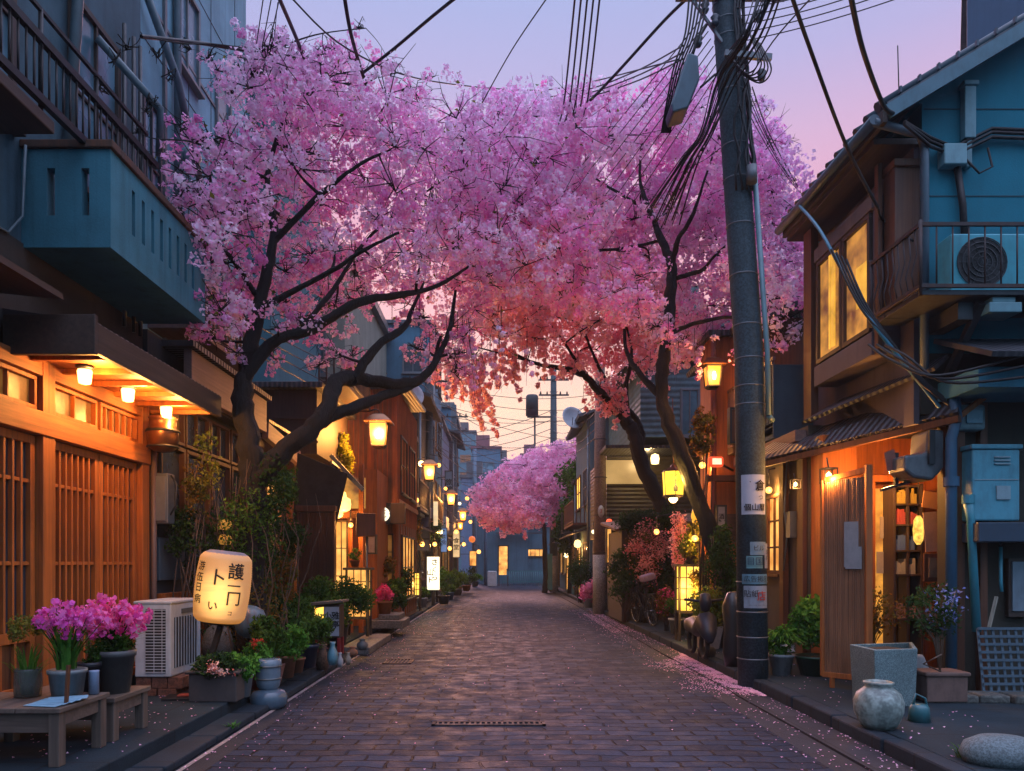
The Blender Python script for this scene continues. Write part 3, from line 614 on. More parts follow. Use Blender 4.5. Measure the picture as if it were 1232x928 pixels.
# ---- street lanterns
def street_lantern(p, s, label, wall_dx=0, power=60, group='glowing street lanterns', roofm=None, post=None, stem=None):
    """four-sided glass lantern: hood, frame, glowing panes; p = centre, s = pane height"""
    t = T('street_lantern', label, 'lantern', p, group); x, y, z = p; w = s*.36
    hoodm = roofm or paint('copper', (.30, .12, .05), .35, .8)
    M4 = Matrix.Rotation(R(45), 4, 'Z'); q = math.sqrt(2)
    m = MB(); m.lathe([(w*1.65*q, s*.5), (w*1.65*q, s*.54), (w*.7*q, s*.86), (w*.25*q, s*.93), (.0, s*.93)], p, 4, M4, sm=False); m.lathe([(.0, s*.5), (w*1.65*q, s*.5)], p, 4, M4, sm=False); m.build('hood', hoodm, t)
    m = MB(); wb = w*.78
    for sx_, sy_ in ((-1,-1),(1,-1),(1,1),(-1,1)): m.beam((x+sx_*w, y+sy_*w, z+s*.5), (x+sx_*wb, y+sy_*wb, z-s*.5), s*.06, s*.06)
    for zz, ww in ((s*.47, w), (-s*.5, wb)):
        for i in range(4):
            c = [(-1,-1),(1,-1),(1,1),(-1,1)]; a_, b_ = c[i], c[(i+1)%4]; m.beam((x+a_[0]*ww, y+a_[1]*ww, z+zz), (x+b_[0]*ww, y+b_[1]*ww, z+zz), s*.06, s*.06)
    m.lathe([(wb*q, -s*.53), (wb*.7*q, -s*.62), (0, -s*.64)], p, 4, M4, sm=False)
    m.build('frame', BLK, t)
    m = MB(); m.lathe([(w*.93*q, s*.46), (wb*.93*q, -s*.47)], p, 4, M4, sm=False); m.build('glass', lit('lantern_glass', (1, .36, .05), 1.7, .3, 7, (1, .24, .02)), t)
    m = MB(); m.lathe([(0, .22*s), (.07*s, .18*s), (.11*s, 0), (.08*s, -.2*s), (0, -.22*s)], (x, y-w*.9, z-.03*s), 10, sq=.35); m.build('bulb', BULB, t)
    if wall_dx:
        m = MB(); m.tube([(x, y, z+s*.92), (x, y, z+s*1.05), (x+wall_dx*.5, y, z+s*1.12), (x+wall_dx, y, z+s*1.05)], s*.035, 6); m.build('bracket', BLK, t)
    if post is not None:
        m = MB(); m.tube([(x, y, z-s*.62), (x, y, post)], s*.06, 8); m.build('pole', BLK, t)
    if stem: m = MB(); m.tube([(x, y, z+s*.92), (x+stem[0], y+stem[1], z+stem[2])], s*.03, 6); m.build('chain', BLK, t)
    lamp_light(t, (x + (.0 if wall_dx == 0 else -.0), y - w*1.9, z), power, (1, .40, .09), s*.3); return t
street_lantern(P(456, 523, 16.5), .50, 'largest street lantern with a copper hood on the plank house', -.18, 420)
street_lantern(P(517, 569, 24), .46, 'lantern with a square hood on the first lamp bracket past the plank house', -.25, 260)
street_lantern(P(543, 601, 30), .42, 'orange lantern above the white lit sign', -.3, 220)
street_lantern(P(557, 621, 34), .40, 'bright lantern at the bend of the row past the orange lantern', -.3, 120)
street_lantern(P(554, 633, 38), .36, 'lower small lantern beneath the bright one down the lane', -.3, 40)
street_lantern(P(493, 633, 22), .30, 'small glowing lantern hanging over the dark planter stand', -.2, 30)
t = T('wall_lamp', 'amber bulb lamp just above the second lantern down the lane', 'lamp', P(507, 558, 25)); c = P(507, 558, 25)
m = MB(); m.lathe([(0, .1), (.08, .07), (.1, 0), (.08, -.07), (0, -.1)], c, 12); m.build('bulb', BULB, t); m = MB(); m.tube([c + Vector((0, 0, .1)), c + Vector((-.5, 0, .3))], .02); m.build('arm', BLK, t)
# round white sign lamp
c = P(460, 619, 17); t = T('round_sign', 'round white glowing sign with black brush marks on the plank house corner', 'sign', c)
MR = Matrix.Rotation(R(90), 4, 'X')
m = MB(); m.lathe([(0, .05), (.15, .05), (.17, 0), (.15, -.05), (0, -.05)], c, 20, MR); m.build('face', PAPER_W, t)
m = MB(); m.box(c.x+.2, c.x+.52, c.y-.1, c.y+.1, c.z-.22, c.z+.24); m.build('case', W_DARK, t, .01); m = MB(); m.tube([c + Vector((-.05, 0, .16)), c + Vector((-.25, .5, .3))], .02, 6); m.build('arm', BLK, t)
INK = paint('black_ink', (.008, .008, .01), .7, 0, 0)
def on_front(c, dy=0): return lambda v: (c.x+v.x, c.y-dy, c.z+v.y)
put_text('symbol', '花', .21, on_front(c, .056), INK, t)
lamp_light(t, c + Vector((0, -.3, 0)), 14, (1, .7, .4))
# ================================================================== row houses farther down the lane
def row_house(name, label, cat, side, X, D0, D1, H, wm, rm, seed, litp=.5, roof='flat', front=True, back=8):
    rnd = random.Random(seed); sg = -1 if side == 'l' else 1
    t = T(name, label, cat, (sg*abs(X), (D0+D1)/2, 0)); x = sg*abs(X); xo = sg*(abs(X)+back)
    m = MB(); m.box(x, xo, D0, D1-.06, .1, H); m.build('wall', wm, t)
    m = MB()
    if roof == 'flat':
        m.box(x-sg*.15, xo, D0-.12, D1-.08, H, H+.14)
        m.box(x+sg*.3, x+sg*1.2, D0+.6, D0+1.4, H+.14, H+.8) if rnd.random() < .5 else None
    else:
        m.slab((x-sg*.45, D0-.2, H-.05), (x-sg*.45, D1-.08, H-.05), (x+sg*back/2, D1-.08, H+1.4), (x+sg*back/2, D0-.2, H+1.4), .1)
        m.slab((x+sg*back/2, D0-.2, H+1.4), (x+sg*back/2, D1-.08, H+1.4), (xo+sg*.3, D1-.08, H-.05), (xo+sg*.3, D0-.2, H-.05), .1)
        m.prism([(D0+.02, 0)]*0 or [(x, H), (xo, H), (x+sg*back/2, H+1.3)], 1, D0, D1-.08)
    m.build('roof', rm, t)
    f = Fc('x', x, -sg); L = D1-D0-.06; nf = max(1, int((H-.2)/2.7)); nw = max(1, int(L/1.9))
    for fl in range(nf):
        for i in range(nw):
            u0 = D0 + L*(i+.2)/nw; u1 = D0 + L*(i+.8)/nw; z0 = .95 + fl*2.7
            if fl == 0 and i == nw-1:
                d = window(t, f, u0, u1, .2, 2.25, 2, 1, W_DARK, LIT_A if rnd.random() < litp else LIT_DIM, .06, 'door', .05, False); continue
            window(t, f, u0, u1, z0, min(z0+1.35, H-.25), rnd.choice((2, 2, 3)), rnd.choice((1, 2)), rnd.choice((W_DARK, W_MID, GREYM)),
                   rnd.choice((LIT_A, LIT_DIM, LIT_Y)) if rnd.random() < litp else rnd.choice((GLASSD, GLASSB)), .06)
    if front:
        g = Fc('y', D0, -1)
        for fl in range(nf):
            for i in range(2):
                u = x + sg*(.35 + i*1.5); u0, u1 = sorted((u, u+sg*.85))
                window(t, g, u0, u1, 1.1+fl*2.7, min(2.3+fl*2.7, H-.25), 2, 2, rnd.choice((W_DARK, GREYM)), LIT_DIM if rnd.random() < litp*.6 else GLASSD, .06)
    m = MB(); pent(m, f, D0+.1, D1-.2, 2.75, .6, .2, .06); m.build('awning', rnd.choice((TIN, TINX)), t)
    m = MB(); m.tube([(x-sg*.06, D0+.12, .1), (x-sg*.06, D0+.12, H)], .045, 8); m.build('drain_pipe', GREYM, t)
    if rnd.random() < .7:
        m = MB(); m.box(x-sg*.02, x-sg*.42, D0+L*.45, D0+L*.85, 3.0, 3.55); m.build('air_conditioner', paint('ac_white', (.42,.42,.44), .45), t, .02)
    return t
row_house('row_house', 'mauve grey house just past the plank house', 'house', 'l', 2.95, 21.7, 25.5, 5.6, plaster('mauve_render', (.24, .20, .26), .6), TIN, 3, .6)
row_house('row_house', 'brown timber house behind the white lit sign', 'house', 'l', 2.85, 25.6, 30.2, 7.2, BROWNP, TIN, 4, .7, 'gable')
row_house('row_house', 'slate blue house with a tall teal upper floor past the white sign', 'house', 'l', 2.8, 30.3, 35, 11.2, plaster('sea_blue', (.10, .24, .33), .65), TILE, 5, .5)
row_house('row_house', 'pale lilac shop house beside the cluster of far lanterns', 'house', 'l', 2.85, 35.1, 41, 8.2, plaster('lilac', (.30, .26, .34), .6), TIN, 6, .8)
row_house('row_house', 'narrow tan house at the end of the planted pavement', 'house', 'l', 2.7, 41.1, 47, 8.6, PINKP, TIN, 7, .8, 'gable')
# taller blocks behind the row
def block(name, label, x0, x1, y0, y1, H, wm, seed, roofm=GREYM, lo=2.2):
    rnd = random.Random(seed); t = T(name, label, 'building', ((x0+x1)/2, (y0+y1)/2, 0))
    m = MB(); m.box(x0, x1, y0, y1, 0, H); m.build('wall', wm, t); m = MB(); m.box(x0-.2, x1+.2, y0-.2, y1+.2, H, H+.3); m.box(x0+.5, x0+2.2, y0+1, y0+3, H+.3, H+1.9); m.build('roof', roofm, t)
    g = Fc('y', y0, -1); k = max(1, int((x1-x0)/2.2)); fl = int(H/3)
    for j in range(fl):
        if j*3+1 < lo: continue
        for i in range(k):
            u0 = x0 + (x1-x0)*(i+.22)/k; window(t, g, u0, u0+(x1-x0)*.56/k, j*3+1, j*3+2.4, 2, 1, GREYM, LIT_DIM if rnd.random() < .2 else GLASSB, .09)
    return t
block('apartment_block', 'pale pink and cream apartment block behind the plank house roof', -9.5, -4.6, 22, 30, 10.5, CREAMP, 1, GREYM, 5)
block('apartment_block', 'teal apartment block hidden behind the upper cherry branches', -12, -5.2, 16.9, 21.5, 12.5, plaster('deep_teal', (.06, .20, .24), .7), 2, GREYM, 6)
block('apartment_block', 'blue tiled block with a stepped roof behind the far lanterns', -9, -3.2, 48, 56, 11.5, plaster('dusk_blue', (.14, .26, .36), .7), 3, GREYM, 3)

# ================================================================== end of the lane
t = T('end_house', 'blue grey house closing the end of the lane with two lit windows', 'house', (1.5, 55, 0))
EB = plaster('end_blue', (.13, .22, .27), .7); g = Fc('y', 55, -1)
m = MB(); m.box(-1.9, 2.0, 55, 61, 0, 5.1); m.box(2.0, 7.5, 56, 62, 0, 4.4); m.build('wall', EB, t)
m = MB(); m.box(-2.1, 2.1, 54.8, 61.2, 5.1, 5.3); m.slab((1.9, 55.6, 4.4), (7.8, 55.6, 4.4), (7.8, 59, 5.6), (1.9, 59, 5.6), .12); m.build('roof', TILE, t)
window(t, g, P(599,0,55).x, P(612,0,55).x, P(0,686,55).z, P(0,656,55).z, 1, 1, W_DARK, LIT_A, .09); window(t, Fc('y', 56, -1), P(612.5,0,55).x+1.3, P(634,0,55).x+1.3, P(0,670,55).z, P(0,660,55).z, 4, 1, W_DARK, LIT_A, .07)
window(t, Fc('y', 56, -1), 4.6, 6.2, 1.2, 2.6, 2, 1, GREYM, GLASSB, .07)
m = MB(); m.beam((-.4, 54.6, 3.7), (3.0, 54.6, 3.7), .5, .08); m.build('awning', TINX, t)
t = T('fence', 'low teal railing across the end of the lane', 'fence', (1.2, 50, 0)); FM = paint('teal_fence', (.05, .22, .24), .5, .2, .3)
m = MB(); xa, xb = P(605,0,50).x, P(652,0,50).x
for z in (.25, .95): m.box(xa, xb, 49.98, 50.03, z, z+.06)
m.build('rail', FM, t)
m = MB()
for i in range(19): m.cyl((xa+(xb-xa)*i/18, 50, 0), (xa+(xb-xa)*i/18, 50, .97), .022, n=6)
m.build('bars', FM, t)
t = T('vending_stand', 'small white stall with a yellow lit board at the end of the lane', 'stall', (-.6, 49, 0)); c = P(592, 700, 49)
m = MB(); m.box(c.x-.3, c.x+.3, 48.7, 49.3, .0, 1.0); m.build('counter', paint('white_stall', (.6,.6,.62), .5), t, .04); m = MB(); m.box(c.x+.45, c.x+.95, 48.9, 49, .75, 1.35); m.build('board', LIT_A, t); m = MB(); m.box(c.x+.42, c.x+.48, 48.92, 49, 0, .7); m.box(c.x+1.0, c.x+1.06, 48.92, 49, 0, .7); m.build('leg', W_DARK, t)
# stacked houses rising beyond
rnd = random.Random(5)
for i, (px, py, w, D) in enumerate(((585, 540, 34, 95), (612, 556, 40, 110), (640, 548, 26, 120), (660, 566, 40, 90), (700, 556, 40, 100), (570, 575, 30, 80), (628, 585, 44, 75), (560, 520, 24, 130), (672, 545, 22, 140))):
    lab = ['blue hillside house with a red roof edge, beyond the end of the lane', 'wide turquoise hillside house below the skyline wires', 'narrow pale hillside house under the lattice mast', 'low blue house just above the far cherry crown', 'grey blue house behind the far utility poles', 'small dusk blue house beside the last lantern', 'broad teal roofed house right behind the end house', 'tall distant blue block nearest the row of lantern poles', 'distant slim tower near the crossing cables'][i]
    X0, X1, Hh = P(px-w/2, 0, D).x, P(px+w/2, 0, D).x, P(0, py, D).z
    block('hillside_house', lab, X0, X1, D, D+8, Hh, plaster(f'hill_blue_{i%3}', [(.13,.27,.38),(.10,.30,.36),(.24,.28,.40)][i%3], .7), i+20, [paint('red_roof', (.3,.08,.1), .6), TILE][i%2], 6)
m = MB(); n = 22
for i in range(n):
    for j in range(5):
        pass
hv, hf = [], []
for j in range(6):
    for i in range(n): hv.append((-220 + 440*i/(n-1), 150 + j*45, (j/5)**1.0*(26 + 7*math.sin(i*1.3) + 5*math.sin(i*.7+2))*(1 if j else 0)))
for j in range(5):
    for i in range(n-1): a = j*n+i; hf.append((a, a+1, a+n+1, a+n))
m.add(hv, hf, True); structure('hills', m, plaster('far_hill', (.06, .10, .13), .6))

# ================================================================== RIGHT SIDE: blue house
h = T('blue_house', 'teal blue two storey house with a tiled roof and lit bay window', 'house', (5.5, 8.5, 0))
m = MB(); m.box(4.5, 12, 8.0, 10.65, 3.75, 6.42)
m.prism([(4.05, 6.42), (12, 6.42), (12, 8.75), (8.2, 8.75)], 1, 8.0, 10.65); m.build('wall', BLUEP, h)
m = MB(); m.box(4.78, 12, 8.02, 8.2, .13, 3.75); m.box(5.5, 12, 8.2, 10.65, .13, 3.75); m.box(4.5, 5.5, 9.66, 10.65, .13, 3.75); m.box(4.5, 5.5, 8.2, 9.66, 3.1, 3.75); m.box(4.5, 4.78, 8.02, 8.2, 3.1, 3.75); m.build('lower_wall', BROWNP, h)
# roof
m = MB(); m.slab((3.98, 7.72, 6.26), (8.2, 7.72, 8.82), (8.2, 10.45, 8.82), (3.98, 10.45, 6.26), -.10); m.slab((8.2, 7.72, 8.82), (12.4, 7.72, 6.3), (12.4, 10.75, 6.3), (8.2, 10.75, 8.82), -.1)
m.build('roof', TILE, h)
m = MB()
for i in range(12): y = 7.8+i*.235; m.cyl((3.92, y, 6.25), (8.2, y, 8.84), .055, n=8)
for i in range(22): x = 3.9+i*.197; z = 6.24 + (x-3.88)*.6065; m.box(x, x+.02, 7.68, 7.72, z-.03, z+.035)
m.build('roof_tiles', paint('kawara', (.03, .07, .10), .4, 0, .4), h)
m = MB(); m.beam((3.97, 7.69, 6.14), (8.2, 7.69, 8.70), .03, .14); m.build('barge_board', paint('teal_board', (.08, .2, .25), .5), h)
m = MB(); m.box(3.93, 3.98, 7.7, 10.45, 6.04, 6.18); m.box(3.98, 4.5, 8.0, 10.42, 5.98, 6.05); m.build('eaves', W_DARKY, h, .005)
m = MB(); m.tube([(3.87, 10.45, 6.14), (3.87, 7.75, 6.10)], .055, 10); m.tube([(3.87, 7.78, 6.09), (4.42, 7.9, 6.03), (4.47, 7.9, 5.9), (4.47, 7.9, 3.5)], .045, 10); m.build('gutter_pipe', paint('slate_pipe', (.10, .15, .19), .4), h)
# facade facing the lane
m = MB(); m.box(4.44, 4.5, 8.05, 10.64, 3.0, 5.98); m.build('side_wall', PINKP, h)
# bay window
m = MB(); m.box(4.12, 4.44, 8.32, 9.86, 3.82, 4.08); m.box(4.12, 4.44, 8.32, 9.86, 5.45, 5.62); m.box(4.16, 4.44, 8.32, 8.38, 4.08, 5.45); m.box(4.16, 4.44, 9.80, 9.86, 4.08, 5.45); b = m.build('bay', PINKP, h, .008)
for y0, y1 in ((8.38, 9.06), (9.08, 9.80)): window(b, Fc('x', 4.17, -1), y0, y1, 4.1, 5.43, 1, 1, W_DARK, LIT_ROOM, .055, 'window', .05, False)
m = MB(); m.box(4.125, 4.138, 8.44, 8.70, 4.45, 4.92); m.box(4.125, 4.138, 9.26, 9.36, 4.2, 5.38); m.box(4.13, 4.14, 9.40, 9.44, 4.2, 5.38); m.build('curtain', lit('window_glow', (1, .50, .06), 1.1, .5, 3), b)  # curtain strips and a bright room patch, their lamplight put in as glow
boxes(h, 'post', W_MID, .006, (4.14, 4.19, 8.22, 8.30, 3.82, 5.9), (4.10, 4.20, 9.9, 10.15, 3.4, 5.95))
m = MB(); m.box(4.22, 4.5, 8.02, 8.26, 4.3, 5.75); m.box(4.20, 4.52, 7.99, 8.28, 5.75, 5.83); m.build('shutter_box', W_MID, h, .008)
# iron balcony wrapping the corner
m = MB(); m.box(4.1, 6.6, 7.3, 7.99, 4.12, 4.17); m.box(4.1, 4.44, 8.0, 8.25, 4.12, 4.17)
bal = m.build('balcony', DKMET, h, .004)
m = MB()
for z in (4.20, 4.80): m.beam((4.08, 7.28, z), (6.6, 7.28, z), .03, .035); m.beam((4.08, 7.28, z), (4.08, 8.25, z), .03, .035)
for i in range(17): x = 4.08 + i*.157; m.cyl((x, 7.28, 4.2), (x, 7.28, 4.8), .008, n=6)
for i in range(1, 10): y = 7.28 + i*.107; m.tube([(4.08, y, 4.2), (4.05, y, 4.35), (4.10, y, 4.55), (4.08, y, 4.8)], .008, 6)
for y in (7.28, 8.25): m.cyl((4.08, y, 4.1), (4.08, y, 4.84), .018, n=8)
m.build('railing', paint('rusty_rail', (.05, .035, .035), .6, .3, .6, (.12, .05, .03)), bal)
m = MB(); m.beam((4.75, 7.95, 3.5), (4.75, 7.4, 4.08), .07, .07); m.build('bracket', DKMET, bal); m = MB(); m.beam((5.9, 7.95, 3.5), (5.9, 7.4, 4.08), .07, .07); m.build('bracket', DKMET, bal); boxes(bal, 'joist', DKMET, 0, (4.55, 4.70, 7.45, 7.95, 3.93, 4.1))
m = MB(); m.box(4.78, 5.1, 7.32, 7.6, 3.96, 4.06); m.box(4.82, 5.05, 7.34, 7.55, 4.06, 4.118); m.build('flood_lamp', paint('teal_lamp', (.18, .38, .42), .4), bal, .01)
# fixtures on the wall
m = MB(); m.box(4.90, 5.02, 7.90, 7.99, 6.0, 6.55); m.box(4.88, 5.04, 7.88, 7.995, 6.55, 6.6); m.box(4.93, 4.99, 7.92, 7.99, 5.7, 6.0); m.build('vent_duct', paint('pale_duct', (.16, .34, .38), .5), h, .01)
m = MB(); m.box(4.66, 4.90, 7.86, 7.995, 5.70, 5.92); m.build('junction_box', paint('junction_grey', (.22, .42, .46), .5), h, .012)
m = MB()
for z in (5.42, 6.35): m.box(4.52, 12, 7.994, 7.9985, z, z+.012)
m.build('wall_joints', paint('joint_teal', (.02, .08, .10), .8), h)
m = MB(); m.tube([(4.84, 7.94, 5.7), (4.9, 7.94, 5.3), (4.92, 7.94, 4.9)], .035, 8)
for dz, dy in ((0, 0), (.05, .03), (.09, .01)): m.tube([(4.15, 7.7, 6.02+dz*.3), (4.5, 7.85, 5.88+dz), (4.8, 7.93, 5.82+dz), (5.2, 7.93, 6.02+dz), (5.8, 7.94, 6.0+dz), (7.5, 7.95, 5.9+dz)], .018, 6)
m.tube([(4.9, 7.92, 5.8), (5.05, 7.9, 5.62), (5.2, 7.92, 5.7), (5.15, 7.92, 5.9)], .012, 6); m.build('cable', BLK, h)
m = MB(); m.slab((4.62, 7.05, 3.45), (7.2, 7.05, 3.45), (7.2, 8.0, 3.85), (4.62, 8.0, 3.85), .05); m.build('pent_roof', TINX, h)
m = MB(); m.box(4.66, 7.2, 7.3, 7.99, 3.22, 3.42); m.build('teal_band', plaster('teal_band', (.07, .26, .33), .8), h, .006)
boxes(h, 'post', W_MID, .006, (4.80, 4.90, 7.90, 8.015, .13, 3.2), (5.08, 5.16, 7.93, 8.015, .13, 3.2))
# lower shop front: recess, goods, light
m = MB(); m.box(4.0, 5.5, 9.6, 9.655, .13, 3.1); m.box(5.44, 5.498, 8.21, 9.6, .13, 3.1); m.box(4.0, 4.42, 9.3, 9.6, .13, 3.1); m.build('inner_wall', W_ORANGE, h)
# awnings over the shop
m = MB(); m.slab((3.42, 10.6, 2.86), (4.72, 7.7, 3.02), (4.9, 7.95, 3.36), (3.9, 10.6, 3.2), .05); aw = m.build('awning', TIN, h)
m = MB(); m.slab((3.95, 9.8, 3.32), (4.50, 7.75, 3.5), (4.7, 7.85, 3.66), (4.44, 9.8, 3.6), .04); m.build('upper_awning', TIN, h)
m = MB(); m.beam((3.42, 10.6, 2.83), (4.72, 7.7, 2.99), .05, .07); m.build('rafter', W_MID, h)
for k in range(7): a = k/6; x = 3.46+(4.72-3.46)*a; y = 10.5-2.75*a; MB().beam((x, y, 2.84+.16*a), (x+.42, y+.1, 3.13+.17*a), .04, .05).build('purlin', W_ORANGE, h)
t = T('corner_pipe', 'dark blue drain pipe at the corner of the lit book shop', 'pipe', (4.68, 7.78, .15)); m = MB(); m.tube([(4.72, 7.8, 3.3), (4.74, 7.78, 3.0), (4.68, 7.78, 2.8), (4.68, 7.78, .15)], .055, 10); m.lathe([(.075, 0), (.075, .1)], (4.68, 7.78, 2.3), 12); m.build('pipe', paint('navy_pipe', (.04, .13, .22), .4), t)
# white water heater + shelf
t = T('water_heater', 'pale white water heater box on the brown wall above a dark shelf', 'water heater', (5.3, 7.8, 1.95)); a, b = P(1168,0,7.75).x, P(1225,0,7.75).x; z0, z1 = P(0,627,7.75).z, P(0,541,7.75).z
m = MB(); m.box(a, b, 7.72, 7.98, z0, z1); m.build('body', paint('heater_white', (.12, .42, .52), .4, 0, .45), t, .02); m = MB(); m.box(a-.02, b+.02, 7.70, 7.99, z1, z1+.05); m.build('lid', paint('heater_white', None), t, .012)
m = MB(); m.box(a+.02, b-.02, 7.712, 7.719, z0+.42, z0+.43); m.box(a+.24, a+.38, 7.70, 7.719, z0+.22, z0+.36)
for i in range(3): m.box(a+.22, a+.38, 7.70, 7.719, z1-.16+i*.035, z1-.145+i*.035)
m.build('grille', paint('heater_trim', (.34, .48, .52), .4), t)
t = tag(MB().box(a-.0, b+.6, 7.62, 7.98, z0-.22, z0-.02).build('wall_shelf', paint('navy_shelf', (.03, .06, .10), .5), bev=.01, loc=(a, 7.8, z0-.2)), 'dark navy shelf box under the white water heater', 'shelf')
t = T('electric_meter', 'square electric meter with a small glass face on the brown wall', 'meter', (5.0, 7.9, 3)); a, b = P(1153,0,7.8).x, P(1188,0,7.8).x
m = MB(); m.box(a, b, 7.82, 7.99, P(0,517,7.8).z, P(0,486,7.8).z); m.build('case', paint('meter_case', (.25, .36, .38), .5, 0, .6), t, .03); m = MB(); m.box(a+.09, b-.05, 7.80, 7.819, P(0,509,7.8).z, P(0,493,7.8).z); m.build('face', GLASSB, t)
t = T('wall_pipe', 'turquoise plastic pipe standing against the brown wall under the heater', 'pipe', (5.0, 7.8, .3)); m = MB(); m.tube([P(1165, 603, 7.75), P(1168, 625, 7.75), P(1175, 760, 7.75)], [.055, .04, .045], 10); m.lathe([(.06, 0), (.06, .09)], P(1165, 606, 7.75), 12); m.build('pipe', paint('turquoise_pipe', (.06, .34, .42), .4), t)
t = T('hose', 'short blue green hose hung on a hook beside the lattice', 'hose', P(1200, 665, 7.9)); m = MB(); m.tube([P(1204, 658, 7.9), P(1204, 700, 7.9), P(1205, 712, 7.9)], .018, 8); m.build('hose', paint('turquoise_pipe', None), t); m = MB(); m.tube([P(1204, 656, 7.95), P(1204, 652, 7.86)], .012, 6); m.build('hook', BLK, t)
# AC on the balcony
def ac_unit(name, label, W_, D_, H_, mt, fan_axis='y'):
    t = T(name, label, 'air conditioner'); m = MB(); m.box(-W_/2, W_/2, -D_/2, D_/2, .04, H_); m.build('casing', mt, t, .015)
    m = MB(); m.box(-W_/2+.05, -W_/2+.12, -D_/2+.02, D_/2-.02, 0, .038); m.box(W_/2-.12, W_/2-.05, -D_/2+.02, D_/2-.02, 0, .038); m.build('foot', DKMET, t)
    r = H_*.40; cx = -W_*.12; m = MB()
    m.lathe([(0, .004), (r*.98, .004)], (cx, -D_/2, H_/2+.02), 28, Matrix.Rotation(R(90), 4, 'X')); m.build('fan_opening', paint('fan_black', (.012,.014,.016), .6), t)
    m = MB()
    for q in (1, .8, .6, .4, .2): m.lathe([(r*q-.004, .006), (r*q-.004, .014), (r*q+.004, .014), (r*q+.004, .006)], (cx, -D_/2, H_/2+.02), 28, Matrix.Rotation(R(90), 4, 'X'))
    for k in range(16): a = k*math.pi/8; m.beam((cx, -D_/2-.012, H_/2+.02), (cx+math.cos(a)*r, -D_/2-.012, H_/2+.02+math.sin(a)*r), .004, .004, (0,1,0))
    m.build('fan_guard', DKMET, t); return t
t = ac_unit('air_conditioner', 'teal tinted air conditioner with a round fan behind the corner balcony railing', .80, .28, .62, paint('ac_teal', (.05, .42, .50), .4)); t.location = (4.90, 7.62, 4.18)
t = ac_unit('air_conditioner', 'second air conditioner casing cut by the photo edge on the corner balcony', .80, .28, .60, paint('ac_teal', None)); t.location = (5.78, 7.64, 4.18)

# ---- lit book shop front, goods and posters
t = T('book_shelf', 'dark shelf of books and packets in the lit shop window', 'shelf', (4.45, 8.9, .13)); YS = 8.95
a, b = P(1078,0,YS).x, P(1108,0,YS).x; z = [P(0,q,YS).z for q in (745, 692, 663, 632, 607, 585)]
m = MB(); m.box(a-.03, a, YS, YS+.25, .13, z[-1]+.03); m.box(b, b+.03, YS, YS+.25, .13, z[-1]+.03); m.box((a+b)/2-.015, (a+b)/2+.015, YS+.01, YS+.24, .5, z[-1])
for q in z: m.box(a, b, YS, YS+.25, q-.012, q+.012)
m.box(a, b, YS+.252, YS+.27, .13, z[-1]); m.build('frame', W_DARK, t, .003)
rnd = random.Random(2); cols = [(.45,.2,.12),(.5,.42,.3),(.10,.16,.4),(.5,.08,.08),(.5,.35,.08),(.3,.25,.2)]
for qi in range(5):
    m = MB(); x = a+.01
    while x < b-.05:
        w = rnd.uniform(.018, .04); m.box(x, x+w-.003, YS+.04, YS+.2, z[qi]+.013, z[qi]+.013 + rnd.uniform(.11, .19)); x += w
    m.build('books', paint(f'book_{qi}', cols[qi], .6), t)
t = T('shop_door', 'open amber doorway with pasted notices in the lit shop', 'doorway', (4.1, 9, .13)); YS = 9.2
a, b = P(1052,0,YS).x, P(1076,0,YS).x
m = MB(); m.box(a, b, YS, YS+.05, .13, P(0,588,YS).z); m.build('glow_panel', lit('doorway_glow', (.98, .42, .06), .9, .7, 5, (.45, .16, .03)), t); m = MB(); m.box(a-.05, a, YS-.03, YS+.06, .13, P(0,580,YS).z); m.box(b, b+.09, YS-.03, YS+.06, .13, P(0,580,YS).z); m.box(a-.05, b+.09, YS-.03, YS+.06, P(0,580,YS).z, P(0,572,YS).z); m.build('frame', W_ORANGE, t, .005)  # glowing panel stands in for the lit room behind the doorway
m = MB(); m.box(a+.06, a+.16, YS-.02, YS-.012, P(0,648,YS).z, P(0,622,YS).z); m.box(a+.02, b-.03, YS-.018, YS-.010, P(0,690,YS).z, P(0,664,YS).z); m.build('notice', paint('cream_paper', (.5,.40,.30), .8, 0, .3), t)
def poster(label, x0, x1, y0, y1, Y, mt, rz=0, cat='poster', name='poster'):
    c = P((x0+x1)/2, (y0+y1)/2, Y); return tag(MB().obox(c, (W(x1-x0, Y), .012, W(y1-y0, Y)), 0, 0, rz).build(name, mt, loc=c), label, cat)
poster('orange card hanging tilted at the top of the shop window', 1110, 1132, 592, 612, 8.6, paint('orange_card', (.45, .20, .08), .7, 0, .2), R(8))
poster('long pinkish cloth poster leaning in the shop window', 1112, 1132, 616, 664, 8.6, paint('pink_cloth', (.36, .22, .18), .8, 0, .3), R(-4))
t = T('picture_frame', 'brown framed picture below the pink cloth poster', 'picture', P(1126, 683, 8.5)); c = P(1125, 683, 8.5)
m = MB(); w, q = W(26, 8.5), W(34, 8.5); m.box(c.x-w/2, c.x+w/2, 8.5, 8.53, c.z-q/2, c.z+q/2); m.build('frame', W_MID, t, .006); m = MB(); m.box(c.x-w/2+.05, c.x+w/2-.05, 8.488, 8.499, c.z-q/2+.05, c.z+q/2-.05); m.build('picture', paint('picture_tan', (.30,.18,.10), .6, 0, .8), t)
t = T('glow_lamp', 'yellow wicker lamp glowing inside the lit shop', 'lamp', P(1105, 640, 8.7)); c = P(1105, 638, 8.8); m = MB(); m.lathe([(.02, -.17), (.05, -.12), (.06, 0), (.05, .12), (.02, .17)], c, 12); m.build('shade', lit('wicker_glow', (1, .6, .1), 1.6, .6, 20), t)
m = MB(); m.tube([c + Vector((0, 0, .17)), c + Vector((0, 0, .9))], .006, 6); m.build('cord', BLK, t); lamp_light(t, (4.35, 8.5, 2.5), 80)
